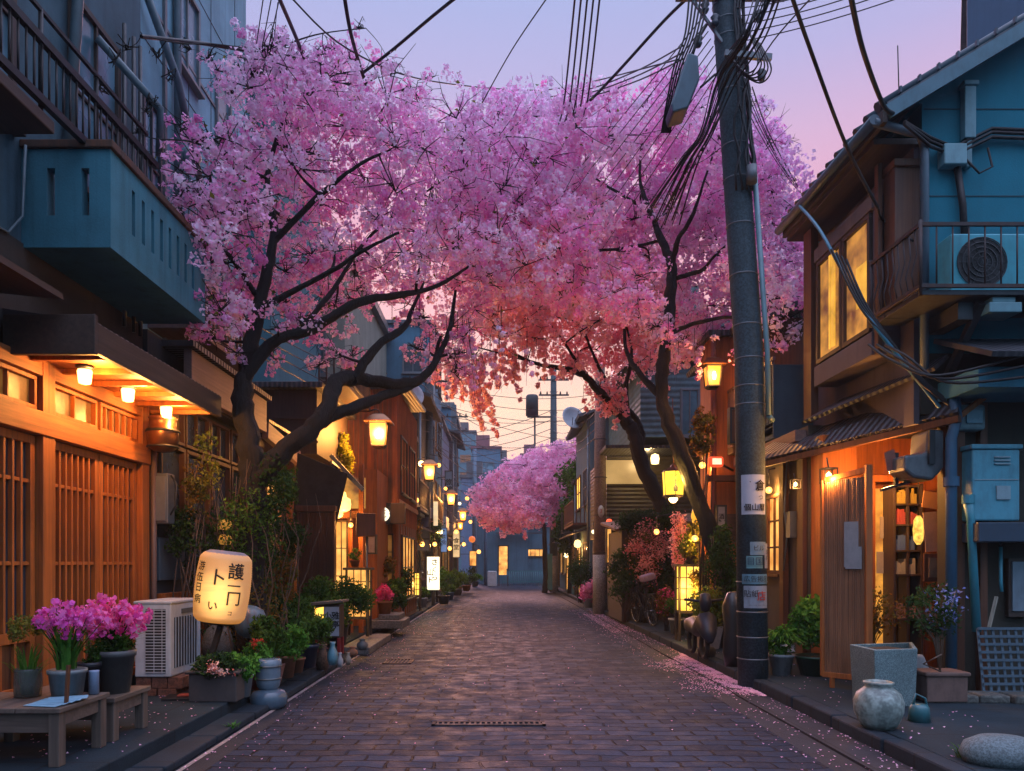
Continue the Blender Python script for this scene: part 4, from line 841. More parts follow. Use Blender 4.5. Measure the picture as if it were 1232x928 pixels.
# slatted screen panel at the doorway
t = T('slatted_screen', 'tall orange slatted timber panel with a paper notice in front of the lit shop', 'screen', (3.78, 8.1, .13))
A, B = Vector((3.58, 8.32, 0)), Vector((3.91, 7.97, 0)); dv = (B-A).normalized(); nv = Vector((-dv.y, dv.x, 0))*-1
def on_panel(u, z, d=0): return A + dv*u + Vector((0, 0, z)) + Vector((dv.y, -dv.x, 0))*d
Lp = (B-A).length; m = MB(); m.beam(on_panel(0, .25, 0), on_panel(0, 2.42), .05, .05, (0,1,0)); m.beam(on_panel(Lp, .25), on_panel(Lp, 2.55), .07, .06, (0,1,0)); m.beam(on_panel(0, 2.42), on_panel(Lp, 2.5), .05, .06); m.beam(on_panel(0, .27), on_panel(Lp, .27), .05, .06); m.beam(on_panel(.1, .13), on_panel(.1, .25), .04, .05, (0,1,0)); m.beam(on_panel(Lp-.1, .13), on_panel(Lp-.1, .25), .04, .05, (0,1,0))
m.build('frame', W_ORANGE, t, .004)
m = MB(); n = 24
for i in range(n): u = Lp*(i+.5)/n; m.beam(on_panel(u, .28, .012), on_panel(u + random.uniform(-.003, .003), 2.42, .012 + random.uniform(-.004, .004)), .013, .016, (0,1,0))
m.build('slats', wood('slat_wood', (.30, .13, .06)), t); m = MB(); m.beam(on_panel(Lp/2, .29, -.012), on_panel(Lp/2, 2.42, -.012), Lp-.05, .01, (dv.y, -dv.x, 0)); m.build('backing', W_DARK, t)
m = MB(); m.beam(on_panel(Lp*.66, 1.46, .032), on_panel(Lp*.66, 1.95, .032), .15, .008, (dv.y, -dv.x, 0)); m.beam(on_panel(Lp*.72, 1.44, .044), on_panel(Lp*.72, 1.68, .044), .17, .006, (dv.y, -dv.x, 0)); m.build('notice', paint('grey_notice', (.34,.32,.32), .8, 0, .3), t)
# side of ground floor beyond the panel (facing the lane)
h2 = T('side_shop', 'narrow shopfront with amber panes between the utility pole and slatted panel', 'shop', (4.0, 10.5, 0))
m = MB(); m.box(4.0, 4.42, 9.75, 12.4, .1, 3.3); m.box(4.42, 9, 10.7, 12.4, .1, 3.3); m.build('wall', plaster('ochre_wall', (.20, .12, .08), .6), h2)
f = Fc('x', 3.998, -1); window(h2, f, 10.6, 11.15, 1.35, 2.5, 2, 3, W_MID, LIT_A, .05); window(h2, f, 11.4, 12.2, 1.2, 2.6, 2, 3, W_MID, LIT_A, .05)
boxes(h2, 'post', W_MID, .005, (3.93, 3.99, 9.75, 9.95, .13, 3.0), (3.9, 3.98, 10.35, 10.5, .13, 3.0))
m = MB(); m.box(3.9, 9, 10.72, 12.4, 3.3, 4.35); m.build('upper_wall', GREYP, h2)
m = MB(); m.box(3.85, 4.0, 9.8, 12.4, 3.1, 3.25); m.build('fascia', W_PINK, h2, .006)
m = MB(); m.tube([(3.9, 10.2, 3.0), (3.86, 10.2, 2.2), (3.9, 10.2, 1.9), (3.85, 10.2, 1.4)], .012); m.box(3.88, 3.99, 10.05, 10.2, 1.85, 2.2); m.build('meter', GREYM, h2)
h3 = T('balcony_house', 'dark wooden house with a tall rail balcony behind the pole', 'house', (4.3, 13, 0))
m = MB(); m.box(4.4, 10, 12.5, 15.6, .1, 5.6); m.build('wall', W_MID, h3); m = MB(); m.slab((3.9, 12.3, 5.5), (3.9, 15.8, 5.5), (7.2, 15.8, 6.6), (7.2, 12.3, 6.6), .1); m.build('roof', TILE, h3)
m = MB(); m.box(3.9, 4.4, 10.75, 14.6, 3.36, 3.46); bb = m.build('balcony', W_DARKY, h3)
m = MB()
for z in (3.5, 4.45): m.beam((3.92, 10.75, z), (3.92, 14.6, z), .04, .05)
for i in range(34): y = 10.78+i*.115; m.box(3.90, 3.94, y, y+.03, 3.5, 4.45)
m.build('railing', wood('mauve_wood', (.16, .09, .11)), bb)
window(h3, Fc('x', 4.398, -1), 12.8, 14.0, 3.5, 5.1, 2, 2, W_DARK, GLASSD, .05)

# wall lamps under the awning
def cage_lamp(p, s, label, power):
    t = T('cage_lamp', label, 'lamp', p, 'lamps under the tin awning'); x, y, z = p; m = MB()
    m.box(x-s*.5, x+s*.5, y-s*.5, y+s*.5, z+s*.5, z+s*.6)
    for a in (-1, 1):
        for b in (-1, 1): m.box(x+a*s*.45-.006, x+a*s*.45+.006, y+b*s*.45-.006, y+b*s*.45+.006, z-s*.5, z+s*.5)
    m.box(x-s*.5, x+s*.5, y-s*.5, y+s*.5, z-s*.55, z-s*.5); m.tube([(x, y, z+s*.6), (x, y+.05, z+s*1.4)], .008, 6); m.build('cage', BLK, t)
    m = MB(); m.lathe([(0, -s*.3), (s*.22, -s*.1), (s*.2, s*.15), (0, s*.35)], p, 12); m.build('bulb', BULB, t); lamp_light(t, (x-.02, y-s*.9, z-.05), power*1.5); return t
cage_lamp(P(997, 573, 8.35), .15, 'caged lamp glowing above the slatted timber panel', 26)
cage_lamp(P(957, 583, 9.2), .10, 'small bright bulb lamp beside the amber window of the narrow shopfront', 18)
# exhaust duct / round hood
t = T('exhaust_hood', 'rounded grey exhaust hood hanging beneath the awning of the lit shop', 'hood', P(1103, 552, 8.1)); c = P(1103, 550, 8.05)
m = MB(); w, q = .21, .27; pr = [(c.x-w+.1, c.z-q+.03), (c.x+w-.12, c.z-q), (c.x+w, c.z-q+.14), (c.x+w, c.z+q), (c.x+w*.2, c.z+q), (c.x+w*.1, c.z+.02), (c.x-w, c.z), (c.x-w, c.z-q*.6)]
m.prism(pr, 1, 7.9, 8.25); m.build('body', paint('hood_grey', (.18, .19, .20), .4, .3, .5), t, .03)
m = MB(); m.box(c.x+.03, c.x+.09, 7.86, 7.898, c.z-.1, c.z+.26); m.build('strap', DKMET, t)
t = T('awning_bracket', 'dark folded bracket arm with cloth above the lit doorway', 'bracket', P(1065, 560, 8.2)); m = MB(); m.beam(P(1060, 590, 8.2), P(1100, 578, 8.2), .05, .03); m.beam(P(1078, 545, 8.2), P(1078, 586, 8.2), .04, .04); m.build('arm', DKMET, t)
m = MB(); m.slab(P(1064, 545, 8.15), P(1076, 540, 8.15), P(1080, 562, 8.15), P(1068, 568, 8.15), .01); m.build('cloth', paint('red_cloth', (.4,.14,.10), .8), t)

# orange pillar building with lamp
h = T('pillar_house', 'orange timber pillar house behind the utility pole with a high lamp', 'house', (3.7, 13.2, 0))
m = MB(); m.box(3.62, 4.3, 12.9, 13.6, .1, 5.4); m.build('wall', W_ORANGE, h); m = MB(); m.box(3.55, 4.45, 12.8, 13.7, 5.4, 5.5); m.build('roof', TINX, h)
boxes(h, 'shelf', W_MIDX, .004, (3.58, 4.3, 12.86, 12.897, 1.9, 2.35), (3.5, 4.35, 12.7, 12.86, 2.9, 3.0))
m = MB(); m.tube([(3.0+.62, 12.75, .13), (3.62, 12.75, 5.3)], .05, 8); m.build('post', wood('red_post', (.30, .07, .04)), h)
street_lantern(P(857, 453, 12.4), .34, 'high amber lantern on the orange pillar beside the utility pole', .0, 60)
t = T('red_lantern_sign', 'red rimmed glowing sign box behind the black tree trunk', 'sign', P(861, 556, 12.5)); c = P(861, 556, 12.5)
m = MB(); m.obox(c, (.24, .14, .17)); m.build('case', lit('red_glow', (1, .10, .03), 1.2, .3), t, .03); m = MB(); m.obox(c + Vector((0, -.08, 0)), (.15, .012, .10)); m.build('face', lit('pale_glow', (.9, .8, .5), 1.5, .3, 12), t)
m = MB(); m.tube([c + Vector((.12, 0, -.05)), c + Vector((.35, .2, -.12))], .02, 6); m.build('arm', BLK, t)
# yellow hanging lantern w/ bottle mark
c = P(810, 582, 13); t = T('hanging_lantern', 'yellow hexagonal hanging lantern with lettering and a small bottle mark', 'lantern', c, 'glowing street lanterns'); s = .44; M6 = Matrix.Rotation(R(30), 4, 'Z')
m = MB(); m.lathe([(.0, .36), (.03, .33), (.06, .29), (.17, .235), (.215, .20), (.0, .20)], c, 6, M6, sm=False); m.tube([c+Vector((0,0,.35)), c+Vector((0,0,.55)), c+Vector((.0,.05,1.5))], .01, 6); m.build('hood', paint('brown_metal', (.16,.07,.05), .5, .4), t)
m = MB(); m.lathe([(.195, .20), (.175, -.20)], c, 6, M6, sm=False); m.build('glass', lit('yellow_lantern_glass', (1, .72, .06), 1.7, .25, 5, (.95, .55, .03)), t)
m = MB()
for k in range(6):
    a = R(30+60*k); m.beam(c + Vector((.2*math.cos(a), .2*math.sin(a), .2)), c + Vector((.18*math.cos(a), .18*math.sin(a), -.2)), .012, .012)
m.lathe([(.185, -.20), (.19, -.22), (.13, -.25), (.0, -.25)], c, 6, M6, sm=False); m.build('frame', BLK, t); m = MB(); m.lathe([(0, .06), (.07, .04), (.08, -.02), (.04, -.07), (0, -.08)], c + Vector((0, 0, -.26)), 12); m.build('bulb', BULB, t)
m = MB(); m.prism([(c.x-.035, c.z-.15), (c.x+.035, c.z-.15), (c.x+.04, c.z-.08), (c.x+.012, c.z-.04), (c.x+.01, c.z+.0), (c.x-.01, c.z+.0), (c.x-.012, c.z-.04), (c.x-.04, c.z-.08)], 1, c.y-.185, c.y-.18); m.build('bottle_mark', INK, t)
put_text('lettering', 'ワイソ', .075, on_front(c + Vector((0, 0, .11)), .187), INK, t); put_text('lettering', 'Sake', .07, on_front(c + Vector((0, 0, .04)), .186), INK, t)
lamp_light(t, c + Vector((0, -.4, 0)), 40, (1, .55, .12))
c = P(843, 621, 14.2); t = T('round_lantern', 'large round yellow paper lantern behind the black tree trunk', 'lantern', c); m = MB(); m.lathe([(.0, .2), (.06, .195), (.15, .13), (.18, 0), (.15, -.13), (.06, -.195), (0, -.2)], c, 20); m.build('shade', lit('round_yellow', (1, .45, .04), 1.25, .15), t); m = MB(); m.tube([c+Vector((0,0,.2)), c+Vector((0,0,.7))], .008, 6); m.build('cord', BLK, t); lamp_light(t, c + Vector((0, -.4, -.1)), 25)

# yellow lit garage building further back + teal siding
h = T('garage_house', 'house with a yellow lit carport and dark teal siding above', 'house', (4.5, 20.5, 0)); Y = 20.4
m = MB(); m.box(P(743,0,Y).x, 9, Y+.0, 26, P(0,640,Y).z*0+.1, P(0,640,Y).z); m.box(3.1, 9, Y+1.6, 26, 2.3, 4.7); m.build('wall', corrug('olive_siding', (.075, .062, .04), .12, 'z'), h)
m = MB(); m.box(P(768,0,Y).x, 9.2, Y-.3, 26, P(0,528,Y).z, P(0,440,Y).z); m.build('upper_wall', corrug('teal_siding', (.07, .16, .20), .16, 'z', .6), h)
m = MB(); m.box(P(728,0,Y).x, P(792,0,Y).x, Y+1.45, Y+1.59, P(0,575,Y).z, P(0,545,Y).z); m.build('glowing_wall', lit('carport_glow', (1, .62, .22), .55, .4, 1.0), h)  # lamplight on this wall is put in as its own glow
m = MB(); m.box(P(728,0,Y).x, 9, Y-.1, Y+1.4, P(0,540,Y).z, P(0,536,Y).z); m.build('carport_roof', TINX, h); m = MB(); m.box(8.8, 3.3, Y-.5, 26.2, P(0,440,Y).z, P(0,440,Y).z+.15); m.build('roof', TINX, h)
window(h, Fc('y', Y-.3, -1), P(815,0,Y).x, P(838,0,Y).x, 4.9, 6.2, 2, 1, GREYM, GLASSB, .06)
m = MB(); m.lathe([(0, .14), (.10, .1), (.12, 0), (.1, -.14), (0, -.16)], P(788, 552, Y-.1), 12); m.build('bulb', lit('carport_bulb', (1, .72, .3), 3.5, .1), h); lamp_light(h, P(775, 552, Y+.6), 34, (1, .66, .28))
# low gable shed in front, with pots
h = T('garden_shed', 'low rusty roofed shed with pale stones behind the bicycles', 'shed', (4, 18, 0)); Y = 18
m = MB(); m.box(P(748,0,Y).x, 6, Y, 20.2, .1, 2.3); m.build('wall', W_DARK, h); m = MB(); m.slab((P(738,0,Y).x, Y-.35, 2.25), (6, Y-.35, 2.6), (6, 20.3, 2.9), (P(738,0,Y).x, 20.3, 2.55), .06); m.build('roof', paint('rust_roof', (.22, .10, .07), .7), h)
window(h, Fc('y', Y, -1), P(758,0,Y).x, P(790,0,Y).x, .5, 1.9, 2, 2, W_MID, GLASSD, .05)
row_house('row_house', 'grey blue house with a small gable behind the second utility pole', 'house', 'r', 3.15, 26.5, 31.5, 6.8, plaster('slate_blue', (.16, .22, .28), .65), TILE, 11, .5, 'gable')
row_house('row_house', 'teal fronted house with yellow plants before it', 'house', 'r', 3.2, 31.6, 37, 4.9, plaster('deep_teal', None), TIN, 12, .7)
row_house('row_house', 'low blue house next to the third utility pole', 'house', 'r', 3.3, 37.1, 44, 4.2, plaster('dusk_blue', None), TIN, 13, .4)
block('apartment_block', 'pale mauve block behind the carport house roof', 5.2, 12, 27, 34, 10, plaster('mauve_render', None), 9, GREYM, 6)
t = T('tower_building', 'tall blue grey building corner above the tiled roof', 'building', (12, 18, 0)); m = MB(); m.prism([(8.72, 14), (16, 14), (20, 24), (14.93, 24)], 2, 0, 16); m.build('wall', plaster('tower_blue', (.09, .12, .19), .8), t); m = MB(); m.prism([(8.6, 13.8), (16.2, 13.8), (20.2, 24.2), (14.8, 24.2)], 2, 16, 16.3); m.build('roof', GREYM, t)
t = T('roof_antenna', 'thin antenna rod standing above the tiled roof edge', 'antenna', P(1081, 105, 10.4)); m = MB(); m.tube([P(1082, 130, 10.4), P(1080, 55, 10.4)], .008, 6); m.build('rod', BLK, t)
# ================================================================== cherry trees
def bark_mat():
    m, nt, bs, _ = newmat('bark'); mp = coords(nt, (9, 9, 2.2)); n1 = noise(nt, mp, 2.2, 7, .75, 1.2); n2 = noise(nt, coords(nt), 3, 4)
    c = mixc(nt, maprange(nt, n1.outputs[0], .35, .65), (.003, .003, .003), (.016, .012, .010)); c = mixc(nt, maprange(nt, n2.outputs[0], .5, .7, 0, .3), c, (.014, .018, .012))
    nt.links.new(c, bs.inputs['Base Color']); bs.inputs['Roughness'].default_value = .85; bump(nt, bs, n1.outputs[0], 1.0, .05); return m
BARK = bark_mat()
def spline(pts, n=6):
    """Catmull-Rom through (Vector, radius)"""
    out = []; k = len(pts)
    for i in range(k-1):
        p0, p1, p2, p3 = pts[max(i-1,0)], pts[i], pts[i+1], pts[min(i+2,k-1)]
        for j in range(n):
            t = j/n; q = .5*((2*p1[0]) + (p2[0]-p0[0])*t + (2*p0[0]-5*p1[0]+4*p2[0]-p3[0])*t*t + (-p0[0]+3*p1[0]-3*p2[0]+p3[0])*t**3)
            out.append((q, p1[1] + (p2[1]-p1[1])*t))
    out.append(pts[-1]); return out
def flute(m, pts, rr, rnd, n=18):
    """a limb with twisted ridges, swellings and old knots"""
    k = len(pts); t0 = (pts[1]-pts[0]).normalized(); ref = Vector((0,0,1)) if abs(t0.z) < .9 else Vector((1,0,0)); rt = t0.cross(ref).normalized(); vs = []
    ph = rnd.uniform(0, 6.28); knots = [(rnd.uniform(0, k), rnd.uniform(0, 6.28), rnd.uniform(.12, .3)) for _ in range(max(1, k//7))]
    for i, p in enumerate(pts):
        t = (pts[min(i+1,k-1)] - pts[max(i-1,0)]).normalized(); rt = (rt - t*rt.dot(t)).normalized(); up = t.cross(rt)
        for j in range(n):
            a = 2*math.pi*j/n; q = 1 + .10*math.sin(3*a + ph + i*.22) + .055*math.sin(7*a - i*.3 + ph) + .05*math.sin(i*.8 + ph) + rnd.uniform(-.025, .025)
            for ki, ka, kh in knots:
                da = math.atan2(math.sin(a-ka), math.cos(a-ka)); q += kh*math.exp(-((i-ki)/1.1)**2 - (da/.7)**2)
            vs.append(p + rt*math.cos(a)*q*rr[i] + up*math.sin(a)*q*rr[i])
    m.add(vs, [(i*n+j, i*n+(j+1)%n, (i+1)*n+(j+1)%n, (i+1)*n+j) for i in range(k-1) for j in range(n)], True)
def in_poly(x, y, poly):
    c = False; j = len(poly)-1
    for i in range(len(poly)):
        xi, yi = poly[i]; xj, yj = poly[j]
        if (yi > y) != (yj > y) and x < (xj-xi)*(y-yi)/(yj-yi) + xi: c = not c
        j = i
    return c
def cherry(label, base, limbs, blobs, mat, seed, per_blob=70, per_puff=22, puff_r=.075, fs=.026, drips=(), leafn=0, extra=None, twr=1.0, thin=.66):
    """limbs: lists of (Vector, r); blobs: (Vector, radius, squash)"""
    rnd = random.Random(seed); rs = np.random.default_rng(seed)
    t = T('cherry_tree', label, 'tree', base); m = MB(); m2 = MB(); nodes = []
    for L in limbs:
        s = spline(L, 7); pts = []; rr = []
        for i, (q, r) in enumerate(s):
            w = r*.12; pts.append(q + Vector((rnd.uniform(-w, w), rnd.uniform(-w, w), rnd.uniform(-w, w)))); rr.append(r*thin); nodes.append((pts[-1], r))
        flute(m, pts, rr, rnd)
    m.build('trunk', BARK, t)
    NP = np.array([n[0] for n in nodes]); NR = np.array([n[1] for n in nodes])
    C, Rd, Tn = [], [], []
    order = sorted(blobs, key=lambda b: float(np.min(np.linalg.norm(NP - np.array(b[0]), axis=1))))
    for c, r, sq in order:
        d = np.linalg.norm(NP - np.array(c), axis=1) + NR*0; k = int(np.argmin(d)); a = Vector(NP[k]); L = (c-a).length; r0 = min(NR[k]*.6, .012 + L*.022)*twr
        mid = a.lerp(c, .5) + Vector((rnd.uniform(-.12, .12)*L, rnd.uniform(-.12, .12)*L, rnd.uniform(-.05, .15)*L)); s = spline([(a, r0), (mid, r0*.7), (c, r0*.45)], 5)
        m2.tube([q[0] for q in s], [q[1] for q in s], 6, cap=False)
        NP = np.vstack([NP, np.array([list(q[0]) for q in s[2:]])]); NR = np.concatenate([NR, [q[1] for q in s[2:]]])
        for _ in range(7):
            b0 = s[-1][0].lerp(s[max(0, len(s)-4)][0], rnd.random()) if L > .2 else c; e = Vector((rnd.gauss(0,1), rnd.gauss(0,1), rnd.gauss(.25,.8))).normalized()*r*rnd.uniform(.7, 1.45); e.z *= sq
            md = b0 + (c+e-b0)*.5 + Vector((rnd.uniform(-.08,.08), rnd.uniform(-.08,.08), rnd.uniform(-.04,.1))); m2.tube([b0, md, c+e], [.008*twr, .0055*twr, .0025*twr], 4, cap=False)
            if rnd.random() < .45:
                g_ = md.lerp(c+e, .4); f_ = Vector((rnd.gauss(0,1), rnd.gauss(0,1), rnd.gauss(.2,1))).normalized()*r*.45; m2.tube([g_, g_+f_], [.004*twr, .0018*twr], 4, cap=False)
        n = int(per_blob*(r/.5)**2); dd = rs.normal(size=(n,3)); dd /= np.linalg.norm(dd, axis=1)[:,None]; q = rs.uniform(.15, 1.08, n)**.6
        C.append(np.array(c) + dd*(q*r)[:,None]*np.array([1,1,sq])); Rd.append(puff_r*rs.uniform(.6, 1.35, n)); Tn.append(np.clip(rs.uniform(.1, .9) + rs.normal(0, .22, n), 0, 1))
    for a, n, ln, sp in drips:
        for _ in range(n):
            p = np.array(a) + rs.normal(0, 1, 3)*np.array([sp, sp, .12]); l = ln*rs.uniform(.25, 1.1); kk = int(l/.085)
            zz = np.arange(kk)*.085; ax = rs.uniform(-.3, .3); pts = np.stack([p[0]+ax*zz+.05*np.sin(zz*5+ax*9), np.full(kk, p[1]), p[2]-zz], 1) + rs.normal(0, .03, (kk,3)); kp = rs.random(kk) > .2; kp[0] = True; pts = pts[kp]; kk = len(pts)
            C.append(pts); Rd.append(puff_r*.5*rs.uniform(.3, 1.2, kk)); Tn.append(np.clip(rs.uniform(.5, 1)+rs.normal(0,.15,kk), 0, 1))
            m2.tube([Vector(p)+Vector((0,0,.3)), Vector(p), Vector((p[0]+ax*l, p[1], p[2]-l))], [.005*twr, .004*twr, .002*twr], 4, cap=False)
    m2.build('branch', BARK, t)
    C = np.vstack(C); Rd = np.concatenate(Rd); Tn = np.concatenate(Tn)
    cen, sz, tn, nr = puffs(C, Rd, per_puff, fs, Tn); scatter_mesh('blossom', cen, sz, tn, mat, t, nr*.8, .85)
    if leafn:
        k = rs.integers(0, len(C), leafn); scatter_mesh('leaves', C[k] + rs.normal(0, .12, (leafn,3)), rs.uniform(.02, .045, leafn), rs.uniform(0, 1, leafn), LEAF_Y, t, None, .5)
    return t
LEAF = leafmat('green_leaf', (.035, .085, .02), (.10, .19, .035)); LEAF_D = leafmat('dark_leaf', (.018, .045, .018), (.05, .10, .03)); LEAF_Y = leafmat('yellow_green_leaf', (.10, .14, .03), (.26, .24, .04)); LEAF_B = leafmat('bright_leaf', (.05, .17, .025), (.12, .30, .05))
LEAF_A = leafmat('autumn_leaf', (.20, .09, .02), (.10, .11, .03))
PETAL = leafmat('blossom_pink', (.96, .33, .71), (.98, .80, .95), .52); PETAL_C = leafmat('blossom_sunset_coral', (.99, .36, .44), (.99, .70, .76), .62); PETAL_F = leafmat('blossom_far', (.93, .40, .66), (.98, .66, .84), .55)  # coral petals: low sunset glow put partly into their colour
def fill(poly, n, dfun, r0, r1, seed, sq=.75, tries=4000, mind=.55, limbs=()):
    LP = [(VX + q.x/q.y*FP, VY - (q.z-1.5)/q.y*FP, q.y) for L in limbs for q, rr in spline(L, 5) if rr > .028 and q.y > 1]
    rnd = random.Random(seed); xs = [p[0] for p in poly]; ys = [p[1] for p in poly]; out = []
    for _ in range(tries):
        if len(out) >= n: break
        x, y = rnd.uniform(min(xs), max(xs)), rnd.uniform(min(ys), max(ys))
        if not in_poly(x, y, poly): continue
        D = dfun(x, y, rnd); r = rnd.uniform(r0, r1)
        for lx, ly, lD in LP:
            if D < lD + r and (lx-x)**2 + (ly-y)**2 < (r/lD*FP*.75)**2: D = lD + r*.9 + rnd.uniform(.05, .5)
        c = P(x, y, D)
        if all((c-o[0]).length > mind*(r+o[1]) for o in out): out.append((c, r, sq))
    return out
def limb(*q): return [(P(a, b, D), r) for a, b, D, r in q]
# --- the big tree leaning over from the shops
A1 = [(Vector((-2.98, 9.0, 0)), .30)] + limb((300, 700, 9.0, .25), (306, 600, 9.0, .23), (302, 545, 9.0, .21), (292, 480, 9.0, .17), (300, 420, 9.05, .13), (318, 340, 9.1, .10), (330, 280, 9.2, .075), (322, 210, 9.3, .05), (345, 130, 9.4, .025))
A2 = limb((304, 585, 9.0, .20), (345, 540, 9.0, .17), (388, 500, 9.1, .15), (405, 460, 9.3, .14), (430, 455, 9.6, .13), (480, 462, 10.0, .10), (515, 448, 10.3, .075), (540, 400, 10.6, .05), (548, 350, 10.9, .03))
A2b = limb((372, 515, 9.05, .12), (420, 492, 9.5, .11), (465, 475, 9.9, .09), (500, 462, 10.2, .07), (520, 440, 10.5, .045), (530, 405, 10.7, .03))
A3 = limb((296, 455, 9.0, .11), (330, 412, 9.0, .10), (375, 395, 9.1, .09), (430, 365, 9.3, .08), (480, 355, 9.6, .06), (525, 345, 10.0, .04), (565, 320, 10.4, .022))
A4 = limb((312, 372, 9.1, .06), (350, 352, 8.9, .05), (400, 325, 8.7, .04), (440, 300, 8.6, .03), (480, 280, 8.5, .02))
A5 = limb((425, 458, 9.5, .10), (450, 420, 9.6, .08), (485, 395, 9.8, .06), (495, 375, 10, .04), (510, 340, 10.2, .02))
A6 = limb((310, 358, 9.1, .05), (285, 320, 8.7, .04), (262, 290, 8.4, .025), (240, 240, 8.0, .014))
A7 = limb((330, 290, 9.2, .06), (385, 235, 9.1, .045), (430, 200, 9.0, .03), (470, 180, 8.9, .015))
A8 = limb((355, 405, 9.1, .05), (400, 350, 9.6, .04), (440, 290, 10.1, .03), (500, 240, 10.5, .02), (560, 200, 11, .012))
A9 = limb((322, 215, 9.3, .03), (280, 195, 8.6, .022), (235, 172, 8.0, .016), (190, 168, 7.5, .01))
A10 = limb((345, 150, 9.4, .02), (330, 70, 9.0, .016), (270, 55, 8.3, .014), (215, 52, 7.7, .012), (170, 42, 7.2, .008)); A11 = limb((330, 60, 9.0, .014), (380, 42, 9.2, .012), (440, 34, 9.4, .008))
polyA = [(235, 205), (262, 150), (300, 100), (318, 70), (345, 70), (372, 95), (400, 80), (440, 95), (480, 120), (540, 135), (600, 140), (640, 200), (640, 330), (600, 390), (560, 400), (540, 440), (520, 390), (470, 350), (430, 345), (390, 370), (350, 380), (330, 330), (300, 400), (262, 400), (240, 350), (232, 280)]
def dA(x, y, r): return 8.6 + (x-240)/400*2.6 + r.uniform(-1.3, 1.9)
bA = fill(polyA, 165, dA, .30, .60, 3, mind=.44, limbs=[A1, A2, A3, A4, A5, A7, A8])
for (x, y, D, r) in ((250, 405, 8.5, .24), (285, 425, 8.8, .2), (330, 432, 9.2, .2), (350, 385, 9.3, .25), (405, 425, 9.9, .3), (385, 440, 10.2, .22), (425, 430, 10.2, .22), (370, 400, 10, .3), (500, 420, 10.5, .22), (545, 430, 10.8, .25), (325, 60, 9, .25), (345, 85, 9.1, .33), (310, 110, 9, .35), (385, 80, 9.3, .22), (390, 60, 9.3, .16), (430, 34, 9.4, .10), (470, 90, 10, .2), (262, 85, 8.4, .14), (250, 70, 8.3, .1), (165, 160, 7.4, .06), (185, 125, 7.6, .06), (175, 132, 7.5, .05), (150, 60, 7.3, .05), (135, 75, 7.2, .06), (205, 95, 7.9, .07), (190, 70, 7.6, .06), (215, 150, 8.0, .09), (120, 110, 7.2, .05), (225, 60, 8.2, .07), (240, 235, 8.1, .22), (225, 250, 8.0, .18), (215, 240, 7.9, .10), (500, 110, 10.4, .2), (515, 95, 10.5, .12)): bA.append((P(x, y, D), r, .8))
def fringe(bl, poly, n, Dm, seed, px_out=26, r0=.09, r1=.24):
    rnd = random.Random(seed); k = len(poly); cxp = sum(p[0] for p in poly)/k; cyp = sum(p[1] for p in poly)/k
    for _ in range(n):
        i = rnd.randrange(k); a, b = poly[i], poly[(i+1) % k]; t = rnd.random(); x = a[0]+(b[0]-a[0])*t; y = a[1]+(b[1]-a[1])*t; d = math.hypot(x-cxp, y-cyp); o = rnd.uniform(-2, px_out)
        bl.append((P(x+(x-cxp)/d*o, y+(y-cyp)/d*o, Dm(x)+rnd.uniform(-.8, .8)), rnd.uniform(r0, r1), .8))
fringe(bA, polyA, 70, lambda x: 8.8+(x-240)/400*2.4, 61)
cherry('large cherry tree with a forked black trunk leaning over the road from the window house', (-2.98, 9.0, 0), [A1, A2, A2b, A3, A4, A5, A6, A7, A8, A9, A10, A11], bA, PETAL, 5, 27, 20, .078, .025, leafn=500,
       drips=[(P(560, 420, 10.8), 12, .7, .45), (P(530, 400, 10.6), 6, .4, .3)])
# --- trees across the road
B1 = [(Vector((4.0, 12.6, 0)), .32)] + limb((884, 760, 12.6, .27), (874, 690, 12.6, .24), (848, 625, 12.6, .215), (818, 540, 12.6, .19), (798, 490, 12.7, .16), (797, 440, 12.7, .15), (806, 380, 12.8, .14), (808, 320, 12.8, .12), (800, 300, 12.9, .1), (785, 262, 13, .075), (770, 215, 13.2, .04), (775, 150, 13.4, .02))
B2 = limb((806, 330, 12.8, .08), (815, 290, 12.5, .06), (832, 262, 12.2, .045), (850, 210, 12, .025), (870, 150, 12, .015)); B3 = limb((797, 478, 12.7, .09), (770, 450, 12.9, .075), (753, 420, 13.2, .05), (752, 380, 13.5, .03))
B4 = limb((808, 400, 12.8, .06), (840, 388, 12.4, .05), (880, 382, 12.2, .035), (920, 395, 12.1, .02)); B5 = limb((812, 335, 12.8, .06), (845, 325, 12.4, .05), (858, 310, 12.2, .03), (890, 280, 12, .02))
B6 = limb((782, 255, 13, .05), (740, 230, 13.2, .035), (690, 200, 13.3, .02), (640, 180, 13.4, .01)); B7 = limb((795, 290, 13, .04), (740, 300, 13.4, .035), (680, 300, 13.6, .025), (610, 280, 13.6, .014))
polyB = [(560, 150), (640, 135), (700, 135), (760, 130), (800, 125), (850, 118), (905, 130), (930, 180), (945, 240), (955, 300), (965, 340), (955, 380), (925, 400), (890, 420), (850, 420), (820, 410), (790, 380), (760, 360), (700, 350), (640, 330), (590, 300), (560, 240)]
def dB(x, y, r): return 12.4 + r.uniform(-1.6, 2.4)
bB = fill(polyB, 165, dB, .38, .75, 8, mind=.45, limbs=[B1, B2, B3, B4, B5, B6, B7])
for (x, y, D, r) in ((740, 108, 13, .3), (700, 122, 13, .3), (810, 105, 12.5, .35), (870, 105, 12, .3), (915, 150, 12, .25), (930, 190, 11.9, .22), (940, 210, 11.9, .15), (930, 420, 11.8, .2), (925, 250, 12, .4), (940, 300, 12, .35), (945, 360, 12, .3)): bB.append((P(x, y, D), r, .8))
fringe(bB, polyB, 70, lambda x: 12.6, 62, 26, .12, .32)
